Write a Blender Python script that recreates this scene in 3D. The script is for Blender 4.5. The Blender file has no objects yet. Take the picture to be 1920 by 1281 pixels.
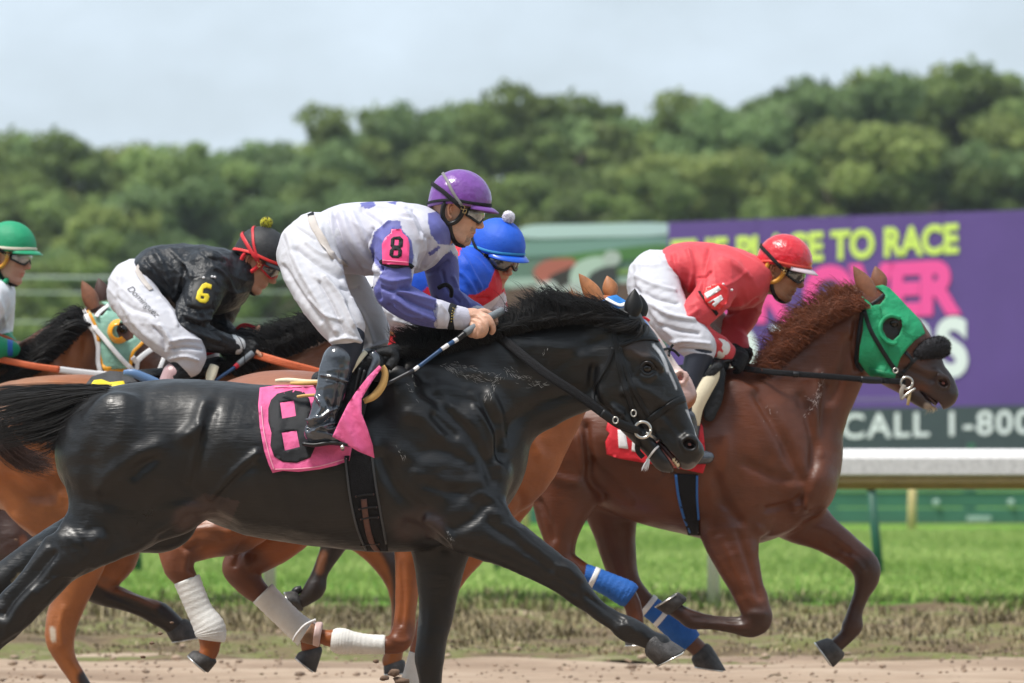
import bpy, bmesh, math, random
import numpy as np
from mathutils import Vector, Matrix
from mathutils.bvhtree import BVHTree
from mathutils.geometry import delaunay_2d_cdt

R = math.radians
scene = bpy.context.scene
col = scene.collection
random.seed(7)
np.random.seed(7)

# ---------------------------------------------------------------- camera
F = 1920 * 200.0 / 36.0       # focal length in photo pixels (200 mm lens)
H = 1.26                      # lens height
HZ = 807.0                    # horizon row in the photo
cam_d = bpy.data.cameras.new('camera')
cam = bpy.data.objects.new('camera', cam_d)
col.objects.link(cam)
cam.location = (0, 0, H)
cam.rotation_euler = (R(90), 0, 0)
cam_d.lens = 200
cam_d.sensor_width = 36
cam_d.shift_y = (HZ - 640.5) / 1920.0
cam_d.clip_start = 0.5
cam_d.clip_end = 3000
cam_d.dof.use_dof = True
cam_d.dof.focus_distance = 22.1
cam_d.dof.aperture_fstop = 4.4
scene.camera = cam

# ---------------------------------------------------------------- sky and sun
SUN_EL, SUN_AZ = 64, 236      # azimuth measured clockwise from +Y (sun is behind the lens, to the left)
w = bpy.data.worlds.new('World')
scene.world = w
w.use_nodes = True
nt = w.node_tree
nt.nodes.clear()
out = nt.nodes.new('ShaderNodeOutputWorld')
bg = nt.nodes.new('ShaderNodeBackground')
bg.inputs['Strength'].default_value = 0.098
sky = nt.nodes.new('ShaderNodeTexSky')
sky.sky_type = 'NISHITA'
sky.sun_disc = False
sky.sun_elevation = R(SUN_EL)
sky.sun_rotation = R(SUN_AZ)
sky.air_density = 1.0
sky.dust_density = 2.5
sky.ozone_density = 1.5
tc = nt.nodes.new('ShaderNodeTexCoord')
mp = nt.nodes.new('ShaderNodeMapping')
mp.inputs['Scale'].default_value = (9.0, 9.0, 16.0)
mp.inputs['Location'].default_value = (0.35, 0.0, 0.2)
n1 = nt.nodes.new('ShaderNodeTexNoise')
n1.inputs['Scale'].default_value = 1.3
n1.inputs['Detail'].default_value = 6
n1.inputs['Roughness'].default_value = 0.55
cr = nt.nodes.new('ShaderNodeValToRGB')
cr.color_ramp.elements[0].position = 0.42
cr.color_ramp.elements[0].color = (0.70, 0.70, 0.70, 1)
cr.color_ramp.elements[1].position = 0.60
cr.color_ramp.elements[1].color = (0.98, 0.98, 0.98, 1)
mx = nt.nodes.new('ShaderNodeMix')
mx.data_type = 'RGBA'
mx.inputs[7].default_value = (6.5, 7.6, 8.6, 1)      # bright veil of cloud
nt.links.new(tc.outputs['Generated'], mp.inputs['Vector'])
nt.links.new(mp.outputs['Vector'], n1.inputs['Vector'])
nt.links.new(n1.outputs['Fac'], cr.inputs['Fac'])
nt.links.new(cr.outputs['Color'], mx.inputs[0])
nt.links.new(sky.outputs['Color'], mx.inputs[6])
nt.links.new(mx.outputs[2], bg.inputs['Color'])
nt.links.new(bg.outputs['Background'], out.inputs['Surface'])

sd = bpy.data.lights.new('sun', 'SUN')
sd.energy = 3.7
sd.angle = R(11)
sd.color = (1.0, 0.955, 0.89)
sun = bpy.data.objects.new('sun', sd)
col.objects.link(sun)
az = R(SUN_AZ)
sdir = Vector((math.sin(az) * math.cos(R(SUN_EL)), math.cos(az) * math.cos(R(SUN_EL)), math.sin(R(SUN_EL))))
sun.rotation_euler = sdir.to_track_quat('Z', 'Y').to_euler()
sun.location = (0, 0, 30)

scene.view_settings.view_transform = 'Standard'
scene.view_settings.look = 'None'
scene.view_settings.exposure = 0.30
scene.view_settings.gamma = 1.0
scene.render.engine = 'CYCLES'
scene.cycles.max_bounces = 6
scene.cycles.diffuse_bounces = 3
scene.cycles.glossy_bounces = 3
scene.cycles.transparent_max_bounces = 8

# ================================================================ helpers
def P(px, py, D):
    """photo pixel + true distance from the lens -> world point"""
    return Vector(((px - 960.0) * D / F, D, H - (py - HZ) * D / F))

def UNP(v):
    """world array (n,3) -> photo pixels"""
    return 960.0 + v[:, 0] * F / v[:, 1], HZ - (v[:, 2] - H) * F / v[:, 1]

def tag(o, label=None, cat=None, group=None, kind=None):
    if label: o['label'] = label
    if cat: o['category'] = cat
    if group: o['group'] = group
    if kind: o['kind'] = kind
    return o

def empty(name, loc, label=None, cat=None, group=None):
    o = bpy.data.objects.new(name, None)
    o.empty_display_size = 0.1
    o.location = loc
    col.objects.link(o)
    tag(o, label, cat, group)
    return o

def attach(o, parent):
    """parent keeping world placement (all our roots are unrotated)"""
    o.parent = parent
    o.matrix_parent_inverse = Matrix.Identity(4)
    base = Vector((0, 0, 0))
    p = parent
    while p is not None:
        base += Vector(p.location)
        p = p.parent
    o.location = Vector(o.location) - base

def obj_from(name, verts, faces, mat, parent=None, smooth=True, colors=None):
    me = bpy.data.meshes.new(name)
    v = np.asarray(verts, dtype=np.float32).reshape(-1, 3)
    off = Vector((0, 0, 0))
    if isinstance(faces, np.ndarray):
        nf, k = faces.shape
        me.vertices.add(len(v)); me.vertices.foreach_set('co', v.ravel())
        me.loops.add(nf * k); me.loops.foreach_set('vertex_index', faces.astype(np.int32).ravel())
        me.polygons.add(nf); me.polygons.foreach_set('loop_start', np.arange(0, nf * k, k, dtype=np.int32))
        me.update(calc_edges=True)
    else:
        me.from_pydata([tuple(map(float, a)) for a in v], [], [tuple(int(i) for i in f) for f in faces])
        me.update()
    me.validate()
    if smooth:
        me.polygons.foreach_set('use_smooth', [True] * len(me.polygons))
    if colors is not None:
        ca = me.color_attributes.new('col', 'FLOAT_COLOR', 'POINT')
        c4 = np.ones((len(me.vertices), 4), np.float32)
        c4[:, :3] = colors[:len(me.vertices)]
        ca.data.foreach_set('color', c4.ravel())
    if mat is not None:
        me.materials.append(mat)
    o = bpy.data.objects.new(name, me)
    col.objects.link(o)
    if parent is not None:
        attach(o, parent)
    return o

def bvh_of(*objs):
    vs, fs = [], []
    for o in objs:
        base = Vector((0, 0, 0)); p = o
        while p is not None:
            base += Vector(p.location); p = p.parent
        n = len(vs)
        vs += [v.co + base for v in o.data.vertices]
        fs += [[n + i for i in f.vertices] for f in o.data.polygons]
    return BVHTree.FromPolygons(vs, fs)

CAMP = Vector((0, 0, H))
def hit(bvh, px, py, dmin=0.0):
    d = P(px, py, 20.0) - CAMP
    d.normalize()
    loc, nor, i, dist = bvh.ray_cast(CAMP + d * dmin, d)
    if loc is None: return None, None
    if nor.dot(d) > 0: nor = -nor
    return loc, nor

def catmull(pts, sub=5, closed=False):
    pts = np.asarray(pts, dtype=float)
    n = len(pts)
    if n < 2: return pts
    res = []
    rng = range(n if closed else n - 1)
    for i in rng:
        if closed:
            p0, p1, p2, p3 = pts[(i - 1) % n], pts[i], pts[(i + 1) % n], pts[(i + 2) % n]
        else:
            p1, p2 = pts[i], pts[i + 1]
            p0 = pts[i - 1] if i > 0 else 2 * p1 - p2
            p3 = pts[i + 2] if i + 2 < n else 2 * p2 - p1
        for s in range(sub):
            t = s / sub
            res.append(0.5 * ((2 * p1) + (-p0 + p2) * t + (2 * p0 - 5 * p1 + 4 * p2 - p3) * t * t + (-p0 + 3 * p1 - 3 * p2 + p3) * t ** 3))
    if not closed: res.append(pts[-1])
    return np.array(res)

# ---------------------------------------------------------------- value noise
_perm = np.random.RandomState(3).rand(64, 64, 64).astype(np.float32)
def vnoise(p):
    i = np.floor(p).astype(np.int64); f = p - i
    f = f * f * (3 - 2 * f)
    r = np.zeros(len(p))
    for dx in (0, 1):
        for dy in (0, 1):
            for dz in (0, 1):
                wgt = (f[:, 0] if dx else 1 - f[:, 0]) * (f[:, 1] if dy else 1 - f[:, 1]) * (f[:, 2] if dz else 1 - f[:, 2])
                r += wgt * _perm[(i[:, 0] + dx) % 64, (i[:, 1] + dy) % 64, (i[:, 2] + dz) % 64]
    return r * 2 - 1
def fbm(p, o=3):
    r = 0; a = 1.0
    for k in range(o):
        r = r + a * vnoise(p * (2 ** k) + 17.3 * k); a *= 0.5
    return r

# ---------------------------------------------------------------- implicit surfaces
class Sdf:
    """smooth unions of tapered chains and ellipsoids, traced in photo pixels at a true distance D"""
    def __init__(self, D):
        self.D = D; self.prims = []
    def chain(self, pts, k=0.03, q=1.0, sub=4, op='u'):
        # pts: (px, py, r_px, yo=0, q=q)
        a = []
        for p in pts:
            p = list(p) + [0.0, q][len(p) - 3:]
            D = self.D + p[3]
            w_ = P(p[0], p[1], D)
            a.append((w_.x, w_.y, w_.z, p[2] * D / F, p[4]))
        a = catmull(a, sub) if len(a) > 1 else np.array(a)
        a[:, 3] = np.maximum(a[:, 3], 0.002)
        self.prims.append(('c', a, k, op)); return self
    def loft(self, st, k=0.04, sub=9):
        # stations: (px_top, py_top, px_bot, py_bot, halfwidth_m, yo=0)
        pts = []
        for s in st:
            r = 0.5 * math.hypot(s[0] - s[2], s[1] - s[3])
            yo = s[5] if len(s) > 5 else 0.0
            pts.append(((s[0] + s[2]) / 2, (s[1] + s[3]) / 2, r, yo, s[4] / (r * self.D / F)))
        return self.chain(pts, k, sub=sub)
    def ell(self, px, py, rx, rz, ang=0, yo=0.0, ry=0.05, k=0.03, op='u'):
        D = self.D + yo
        c = P(px, py, D); s = D / F
        a_ = math.radians(ang); Rm = np.array([[math.cos(a_), 0, -math.sin(a_)], [0, 1, 0], [math.sin(a_), 0, math.cos(a_)]])
        self.prims.append(('e', (c.x, c.y, c.z, rx * s, ry, rz * s, Rm), k, op)); return self
    # raw metre-space versions
    def wchain(self, pts, k=0.01, q=1.0, sub=4, op='u'):
        a = [list(p) + ([q] if len(p) == 4 else []) for p in pts]
        a = catmull(a, sub) if len(a) > 1 else np.array(a, float)
        self.prims.append(('c', a, k, op)); return self
    def well(self, c, r, Rm=np.eye(3), k=0.01, op='u'):
        self.prims.append(('e', (c[0], c[1], c[2], r[0], r[1], r[2], Rm), k, op)); return self

    @staticmethod
    def _bb(p):
        if p[0] == 'c':
            a = p[1]; r = a[:, 3]; ry = a[:, 3] * a[:, 4]
            return (min(a[:, 0] - r), max(a[:, 0] + r), min(a[:, 1] - ry), max(a[:, 1] + ry), min(a[:, 2] - r), max(a[:, 2] + r))
        c = p[1]; e = np.sqrt(((np.array(c[6]) * np.array(c[3:6])[None]) ** 2).sum(1))
        return (c[0] - e[0], c[0] + e[0], c[1] - e[1], c[1] + e[1], c[2] - e[2], c[2] + e[2])

    @staticmethod
    def _seg(a, b, X, Y, Z):
        q = 0.5 * (a[4] + b[4])
        bx, by, bz = b[0] - a[0], (b[1] - a[1]) / q, b[2] - a[2]
        L = bx * bx + by * by + bz * bz + 1e-12
        x, y, z = X - a[0], (Y - a[1]) / q, Z - a[2]
        t = np.clip((x * bx + y * by + z * bz) / L, 0, 1)
        x = x - t * bx; y = y - t * by; z = z - t * bz
        return np.sqrt(x * x + y * y + z * z) - (a[3] + (b[3] - a[3]) * t)

    def dist(self, p, X, Y, Z):
        if p[0] == 'e':
            cx, cy, cz, rx, ry, rz, Q = p[1]
            x, y, z = X - cx, Y - cy, Z - cz
            u = x * Q[0][0] + y * Q[1][0] + z * Q[2][0]; t = x * Q[0][1] + y * Q[1][1] + z * Q[2][1]; v = x * Q[0][2] + y * Q[1][2] + z * Q[2][2]
            n0 = np.sqrt((u / rx) ** 2 + (t / ry) ** 2 + (v / rz) ** 2)
            n1 = np.sqrt((u / rx ** 2) ** 2 + (t / ry ** 2) ** 2 + (v / rz ** 2) ** 2) + 1e-9
            return n0 * (n0 - 1) / n1
        a = p[1]
        if len(a) == 1:
            return np.sqrt((X - a[0, 0]) ** 2 + ((Y - a[0, 1]) / a[0, 4]) ** 2 + (Z - a[0, 2]) ** 2) - a[0, 3]
        d = None
        for i in range(len(a) - 1):
            e = self._seg(a[i], a[i + 1], X, Y, Z)
            d = e if d is None else np.minimum(d, e)
        return d

    def build(self, vox=0.007, voy=None, refine=(), clip=None, taubin=2):
        voy = voy or vox
        bbs = [self._bb(p) for p in self.prims if p[3] == 'u']
        lo = [min(b[i] for b in bbs) - 0.03 for i in (0, 2, 4)]
        hi = [max(b[i] for b in bbs) + 0.03 for i in (1, 3, 5)]
        if clip:  # world x0,x1,z0,z1
            lo[0] = max(lo[0], clip[0]); hi[0] = min(hi[0], clip[1]); lo[2] = max(lo[2], clip[2]); hi[2] = min(hi[2], clip[3])
        def axis(l, h, v, ranges):
            o = [l]
            while o[-1] < h:
                s = v
                for (a, b, vv) in ranges:
                    if a <= o[-1] <= b: s = vv
                o.append(o[-1] + s)
            return np.array(o, dtype=np.float32)
        xs = axis(lo[0], hi[0], vox, [(r[0], r[1], r[4]) for r in refine])
        zs = axis(lo[2], hi[2], vox, [(r[2], r[3], r[4]) for r in refine])
        ys = axis(lo[1], hi[1], voy, [])
        G = np.full((len(xs), len(ys), len(zs)), 0.25, dtype=np.float32)
        for p in self.prims:
            k = p[2]; bb = self._bb(p); m = k + 2.5 * max(vox, voy)
            # walk a chain in short runs so each only touches its own box
            i0, i1 = np.searchsorted(xs, [bb[0] - m, bb[1] + m])
            j0, j1 = np.searchsorted(ys, [bb[2] - m, bb[3] + m])
            k0, k1 = np.searchsorted(zs, [bb[4] - m, bb[5] + m])
            if i1 <= i0 or j1 <= j0 or k1 <= k0: continue
            if p[0] == 'c' and len(p[1]) > 1:
                T = np.full((i1 - i0, j1 - j0, k1 - k0), 9.0, dtype=np.float32)
                a = p[1]
                for s in range(len(a) - 1):
                    r = max(a[s, 3], a[s + 1, 3]); ry = max(a[s, 3] * a[s, 4], a[s + 1, 3] * a[s + 1, 4])
                    u0, u1 = np.searchsorted(xs[i0:i1], [min(a[s, 0], a[s + 1, 0]) - r - m, max(a[s, 0], a[s + 1, 0]) + r + m])
                    v0, v1 = np.searchsorted(ys[j0:j1], [min(a[s, 1], a[s + 1, 1]) - ry - m, max(a[s, 1], a[s + 1, 1]) + ry + m])
                    w0, w1 = np.searchsorted(zs[k0:k1], [min(a[s, 2], a[s + 1, 2]) - r - m, max(a[s, 2], a[s + 1, 2]) + r + m])
                    if u1 <= u0 or v1 <= v0 or w1 <= w0: continue
                    e = self._seg(a[s].astype(np.float32), a[s + 1].astype(np.float32), xs[i0:i1][u0:u1][:, None, None], ys[j0:j1][v0:v1][None, :, None], zs[k0:k1][w0:w1][None, None, :])
                    sl = T[u0:u1, v0:v1, w0:w1]
                    np.minimum(sl, e, out=sl)
            else:
                T = self.dist(p, xs[i0:i1][:, None, None], ys[j0:j1][None, :, None], zs[k0:k1][None, None, :]).astype(np.float32)
            A = G[i0:i1, j0:j1, k0:k1]
            if p[3] == 'u':
                h = np.clip(0.5 + 0.5 * (T - A) / k, 0, 1)
                G[i0:i1, j0:j1, k0:k1] = T * (1 - h) + A * h - k * h * (1 - h)
            else:
                B = -T
                h = np.clip(0.5 - 0.5 * (B - A) / k, 0, 1)
                G[i0:i1, j0:j1, k0:k1] = B * (1 - h) + A * h + k * h * (1 - h)
        G[0] = G[-1] = 0.01; G[:, 0] = G[:, -1] = 0.01; G[:, :, 0] = G[:, :, -1] = 0.01
        v, f = surface_nets(G, xs, ys, zs)
        for _ in range(taubin):
            v = lap(v, f, 0.5); v = lap(v, f, -0.52)
        return v, f

def lap(v, f, lam):
    a = np.concatenate([f[:, [0, 1]], f[:, [1, 2]], f[:, [2, 3]], f[:, [3, 0]]])
    n = len(v); cnt = np.bincount(a[:, 0], minlength=n) + np.bincount(a[:, 1], minlength=n)
    r = np.empty_like(v)
    for c in range(3):
        r[:, c] = (np.bincount(a[:, 0], weights=v[a[:, 1], c], minlength=n) + np.bincount(a[:, 1], weights=v[a[:, 0], c], minlength=n)) / np.maximum(cnt, 1)
    return v + lam * (r - v)

def surface_nets(G, xs, ys, zs):
    S = G < 0
    nx, ny, nz = G.shape
    c = S[:-1, :-1, :-1].astype(np.int8)
    for dx in (0, 1):
        for dy in (0, 1):
            for dz in (0, 1):
                if dx or dy or dz:
                    c = c + S[dx:nx - 1 + dx, dy:ny - 1 + dy, dz:nz - 1 + dz]
    act = (c > 0) & (c < 8)
    I, J, K = np.nonzero(act)
    idx = np.full(act.shape, -1, dtype=np.int64)
    idx[I, J, K] = np.arange(len(I))
    acc = np.zeros((len(I), 3)); cnt = np.zeros(len(I))
    def corner(a):
        return G[I + a[0], J + a[1], K + a[2]].astype(np.float64), np.stack([xs[I + a[0]], ys[J + a[1]], zs[K + a[2]]], 1).astype(np.float64)
    cs = [(a, b, d) for a in (0, 1) for b in (0, 1) for d in (0, 1)]
    vals = {a: corner(a) for a in cs}
    for a in cs:
        for ax in range(3):
            if a[ax] == 0:
                b = tuple(1 if i == ax else a[i] for i in range(3))
                ga, pa = vals[a]; gb, pb = vals[b]
                m = (ga < 0) != (gb < 0)
                t = np.where(m, ga / np.where(m, ga - gb, 1), 0)[:, None]
                acc += np.where(m[:, None], pa + t * (pb - pa), 0); cnt += m
    v = acc / np.maximum(cnt, 1)[:, None]
    faces = []
    for ax in range(3):
        A = S[:-1] if ax == 0 else (S[:, :-1] if ax == 1 else S[:, :, :-1])
        B = S[1:] if ax == 0 else (S[:, 1:] if ax == 1 else S[:, :, 1:])
        i, j, k = np.nonzero(A != B)
        ok = np.ones(len(i), bool)
        if ax != 0: ok &= (i > 0) & (i < nx - 1)
        if ax != 1: ok &= (j > 0) & (j < ny - 1)
        if ax != 2: ok &= (k > 0) & (k < nz - 1)
        i, j, k = i[ok], j[ok], k[ok]
        ins = A[i, j, k]
        if ax == 0: q = [idx[i, j - 1, k - 1], idx[i, j, k - 1], idx[i, j, k], idx[i, j - 1, k]]
        elif ax == 1: q = [idx[i - 1, j, k - 1], idx[i - 1, j, k], idx[i, j, k], idx[i, j, k - 1]]
        else: q = [idx[i - 1, j - 1, k], idx[i, j - 1, k], idx[i, j, k], idx[i - 1, j, k]]
        q = np.stack(q, 1)
        q = np.where(ins[:, None], q, q[:, ::-1])
        faces.append(q)
    f = np.concatenate(faces)
    f = f[(f >= 0).all(1)]
    return v, f

def vnormals(v, f):
    n = np.cross(v[f[:, 2]] - v[f[:, 0]], v[f[:, 3]] - v[f[:, 1]])
    r = np.zeros_like(v)
    for c in range(3):
        for k in range(4):
            r[:, c] += np.bincount(f[:, k], weights=n[:, c], minlength=len(v))
    return r / (np.linalg.norm(r, axis=1, keepdims=True) + 1e-12)

def polydist(px, py, pts):
    """distance in pixels from (px,py) to the polyline"""
    pts = catmull(np.array(pts, float)[:, :2], 4) if len(pts) > 2 else np.array(pts, float)
    d = np.full(len(px), 1e9)
    for a, b in zip(pts[:-1], pts[1:]):
        ab = b - a; L = (ab ** 2).sum() + 1e-9
        t = np.clip(((px - a[0]) * ab[0] + (py - a[1]) * ab[1]) / L, 0, 1)
        d = np.minimum(d, np.hypot(px - a[0] - t * ab[0], py - a[1] - t * ab[1]))
    return d

def inpoly(px, py, poly):
    r = np.zeros(len(px), bool); n = len(poly); j = n - 1
    for i in range(n):
        xi, yi = poly[i]; xj, yj = poly[j]
        with np.errstate(divide='ignore', invalid='ignore'):
            c = ((yi > py) != (yj > py)) & (px < (xj - xi) * (py - yi) / (yj - yi + 1e-12) + xi)
        r ^= c; j = i
    return r

def sculpt(v, f, strokes, D=None):
    """ridges (+) and grooves (-) traced on the side that faces the lens: (pts, width_px, amp_m[, ylo, yhi])"""
    n = vnormals(v, f); px, py = UNP(v)
    disp = np.zeros(len(v))
    face = np.clip((-n[:, 1] - 0.05) / 0.45, 0, 1)
    for s in strokes:
        m = face.copy()
        if len(s) > 3: m *= (v[:, 1] > D + s[3]) & (v[:, 1] < D + s[4])
        xs = [p[0] for p in s[0]]; ys = [p[1] for p in s[0]]; w3 = s[1] * 3
        sel = (px > min(xs) - w3) & (px < max(xs) + w3) & (py > min(ys) - w3) & (py < max(ys) + w3) & (m > 0)
        if not sel.any(): continue
        d = polydist(px[sel], py[sel], s[0])
        disp[sel] += s[2] * np.exp(-(d / s[1]) ** 2) * m[sel]
    return v + n * disp[:, None]

def paint(v, c, strokes, D=None, n=None):
    """marks that belong to the coat or cloth: (pts, width_px, rgb, softness_px[, ylo, yhi]) or ('poly', pts, rgb[, ylo, yhi])"""
    px, py = UNP(v)
    for s in strokes:
        if s[0] == 'poly':
            m = inpoly(px, py, s[1]).astype(float); rgb = s[2]
            if len(s) > 3: m *= (v[:, 1] > D + s[3]) & (v[:, 1] < D + s[4])
        else:
            d = polydist(px, py, s[0])
            m = np.clip((s[1] + s[3] - d) / max(s[3], 1e-3), 0, 1); rgb = s[2]
            m = m * m * (3 - 2 * m)
            if len(s) > 4: m *= (v[:, 1] > D + s[4]) & (v[:, 1] < D + s[5])
            if len(s) > 6:   # broken, lathery mark
                m *= np.clip(0.35 + 1.8 * vnoise(v * np.array([70.0, 70, 130])) + 0.7 * vnoise(v * 31.0), 0, 1)
        c[:] = c * (1 - m[:, None]) + np.array(rgb)[None, :] * m[:, None]
    return c

# ---------------------------------------------------------------- lofted tubes, straps, patches, hair
def frame_of(path):
    path = np.asarray(path, float)
    t = np.gradient(path, axis=0); t /= np.linalg.norm(t, axis=1, keepdims=True) + 1e-12
    return t

def tube_w(pts, rad, seg=16, q=None, caps=True, depth=(0, 1, 0)):
    """world-space tube; rad in-plane radius, q depth ratio"""
    pts = np.asarray(pts, float); rad = np.broadcast_to(np.asarray(rad, float), (len(pts),))
    q = np.ones(len(pts)) if q is None else np.broadcast_to(np.asarray(q, float), (len(pts),))
    t = frame_of(pts); dv = np.array(depth, float)
    side = np.cross(t, dv); side /= np.linalg.norm(side, axis=1, keepdims=True) + 1e-9
    up = np.cross(side, t)
    v = []
    for i in range(len(pts)):
        for s in range(seg):
            a = 2 * math.pi * s / seg
            v.append(pts[i] + side[i] * rad[i] * math.cos(a) + up[i] * rad[i] * q[i] * math.sin(a))
    f = []
    for i in range(len(pts) - 1):
        for s in range(seg):
            s2 = (s + 1) % seg
            f.append((i * seg + s, i * seg + s2, (i + 1) * seg + s2, (i + 1) * seg + s))
    if caps:
        f.append(tuple(range(seg))[::-1]); f.append(tuple(range((len(pts) - 1) * seg, len(pts) * seg)))
    return v, f

def tube(D, pts, sub=5, seg=18, q=1.0, caps=True):
    """pts (px, py, r_px, yo)"""
    a = []
    for p in pts:
        p = list(p) + [0.0] * (4 - len(p)); Dd = D + p[3]; w_ = P(p[0], p[1], Dd)
        a.append((w_.x, w_.y, w_.z, p[2] * Dd / F))
    a = catmull(a, sub)
    return tube_w(a[:, :3], a[:, 3], seg, q, caps)

class Geo:
    """collects pieces of one part"""
    def __init__(self): self.v = []; self.f = []; self.c = []
    def add(self, vf, color=None):
        n = len(self.v); v, f = vf[0], vf[1]
        self.v += [tuple(map(float, a)) for a in v]; self.f += [tuple(int(i) + n for i in g) for g in f]
        self.c += [color or (1, 1, 1)] * len(v)
        return self
    def make(self, name, mat, parent=None, smooth=True, colors=False):
        return obj_from(name, self.v, self.f, mat, parent, smooth, np.array(self.c, float) if colors else None)

def strap_pts(pts, D, bvh=None, off=0.006, sub=8, yo=0.0, dmin=0.0):
    """trace a line over a body: world points and outward normals"""
    c = catmull(np.array([list(p[:2]) for p in pts], float), sub)
    yos = catmull(np.array([[p[2] if len(p) > 2 else yo, 0] for p in pts], float), sub)[:, 0]
    raw = []
    for (x, y), yy in zip(c, yos):
        l, n = hit(bvh, x, y, dmin) if bvh is not None else (None, None)
        raw.append((x, y, yy, l, n))
    ds = [r[3].y if r[3] is not None else None for r in raw]
    known = [i for i, d in enumerate(ds) if d is not None]
    W, N = [], []
    Ds = []
    for i, r in enumerate(raw):
        if ds[i] is not None: Ds.append(ds[i])
        elif known and bvh is not None:
            Ds.append(ds[min(known, key=lambda k: abs(k - i))])
        else: Ds.append(D + r[2])
    Ds = np.array(Ds); s = Ds.copy()
    for _ in range(3):
        s[1:-1] = 0.25 * s[:-2] + 0.5 * s[1:-1] + 0.25 * s[2:]
    Ds = np.minimum(s, Ds) if bvh is not None else s
    for i, r in enumerate(raw):
        W.append(P(r[0], r[1], Ds[i] - off))
        n = r[4] if r[4] is not None else Vector((0, -1, 0))
        if n.y > -0.25: n = Vector((n.x, -0.5, n.z)).normalized()
        N.append(n)
    N = np.array([tuple(a) for a in N])
    for _ in range(3):
        N[1:-1] = 0.25 * N[:-2] + 0.5 * N[1:-1] + 0.25 * N[2:]
    N /= np.linalg.norm(N, axis=1, keepdims=True)
    return np.array([tuple(a) for a in W]), N

def ribbon(W, N, width, thick=0.004):
    """flat strip with bevelled cross-section along W"""
    t = frame_of(W); s = np.cross(t, N); s /= np.linalg.norm(s, axis=1, keepdims=True) + 1e-9
    width = np.broadcast_to(np.asarray(width, float), (len(W),))
    prof = [(-0.5, 0), (-0.46, 1), (-0.2, 1.25), (0.2, 1.25), (0.46, 1), (0.5, 0), (0.46, -0.6), (-0.46, -0.6)]
    v = []; k = len(prof)
    for i in range(len(W)):
        for a, b in prof:
            v.append(W[i] + s[i] * width[i] * a + N[i] * thick * 0.5 * b)
    f = []
    for i in range(len(W) - 1):
        for j in range(k):
            j2 = (j + 1) % k
            f.append((i * k + j, i * k + j2, (i + 1) * k + j2, (i + 1) * k + j))
    f.append(tuple(range(k))[::-1]); f.append(tuple(range((len(W) - 1) * k, len(W) * k)))
    return v, f

def strap(pts, wpx, D, bvh=None, off=0.006, thick=0.004, sub=8, yo=0.0, dmin=0.0):
    W, N = strap_pts(pts, D, bvh, off, sub, yo, dmin)
    return ribbon(W, N, wpx * D / F, thick)

def resample(poly, step):
    o = []
    n = len(poly)
    for i in range(n):
        a = np.array(poly[i], float); b = np.array(poly[(i + 1) % n], float)
        m = max(1, int(np.linalg.norm(b - a) / step))
        for k in range(m): o.append(tuple(a + (b - a) * k / m))
    return o

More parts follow.
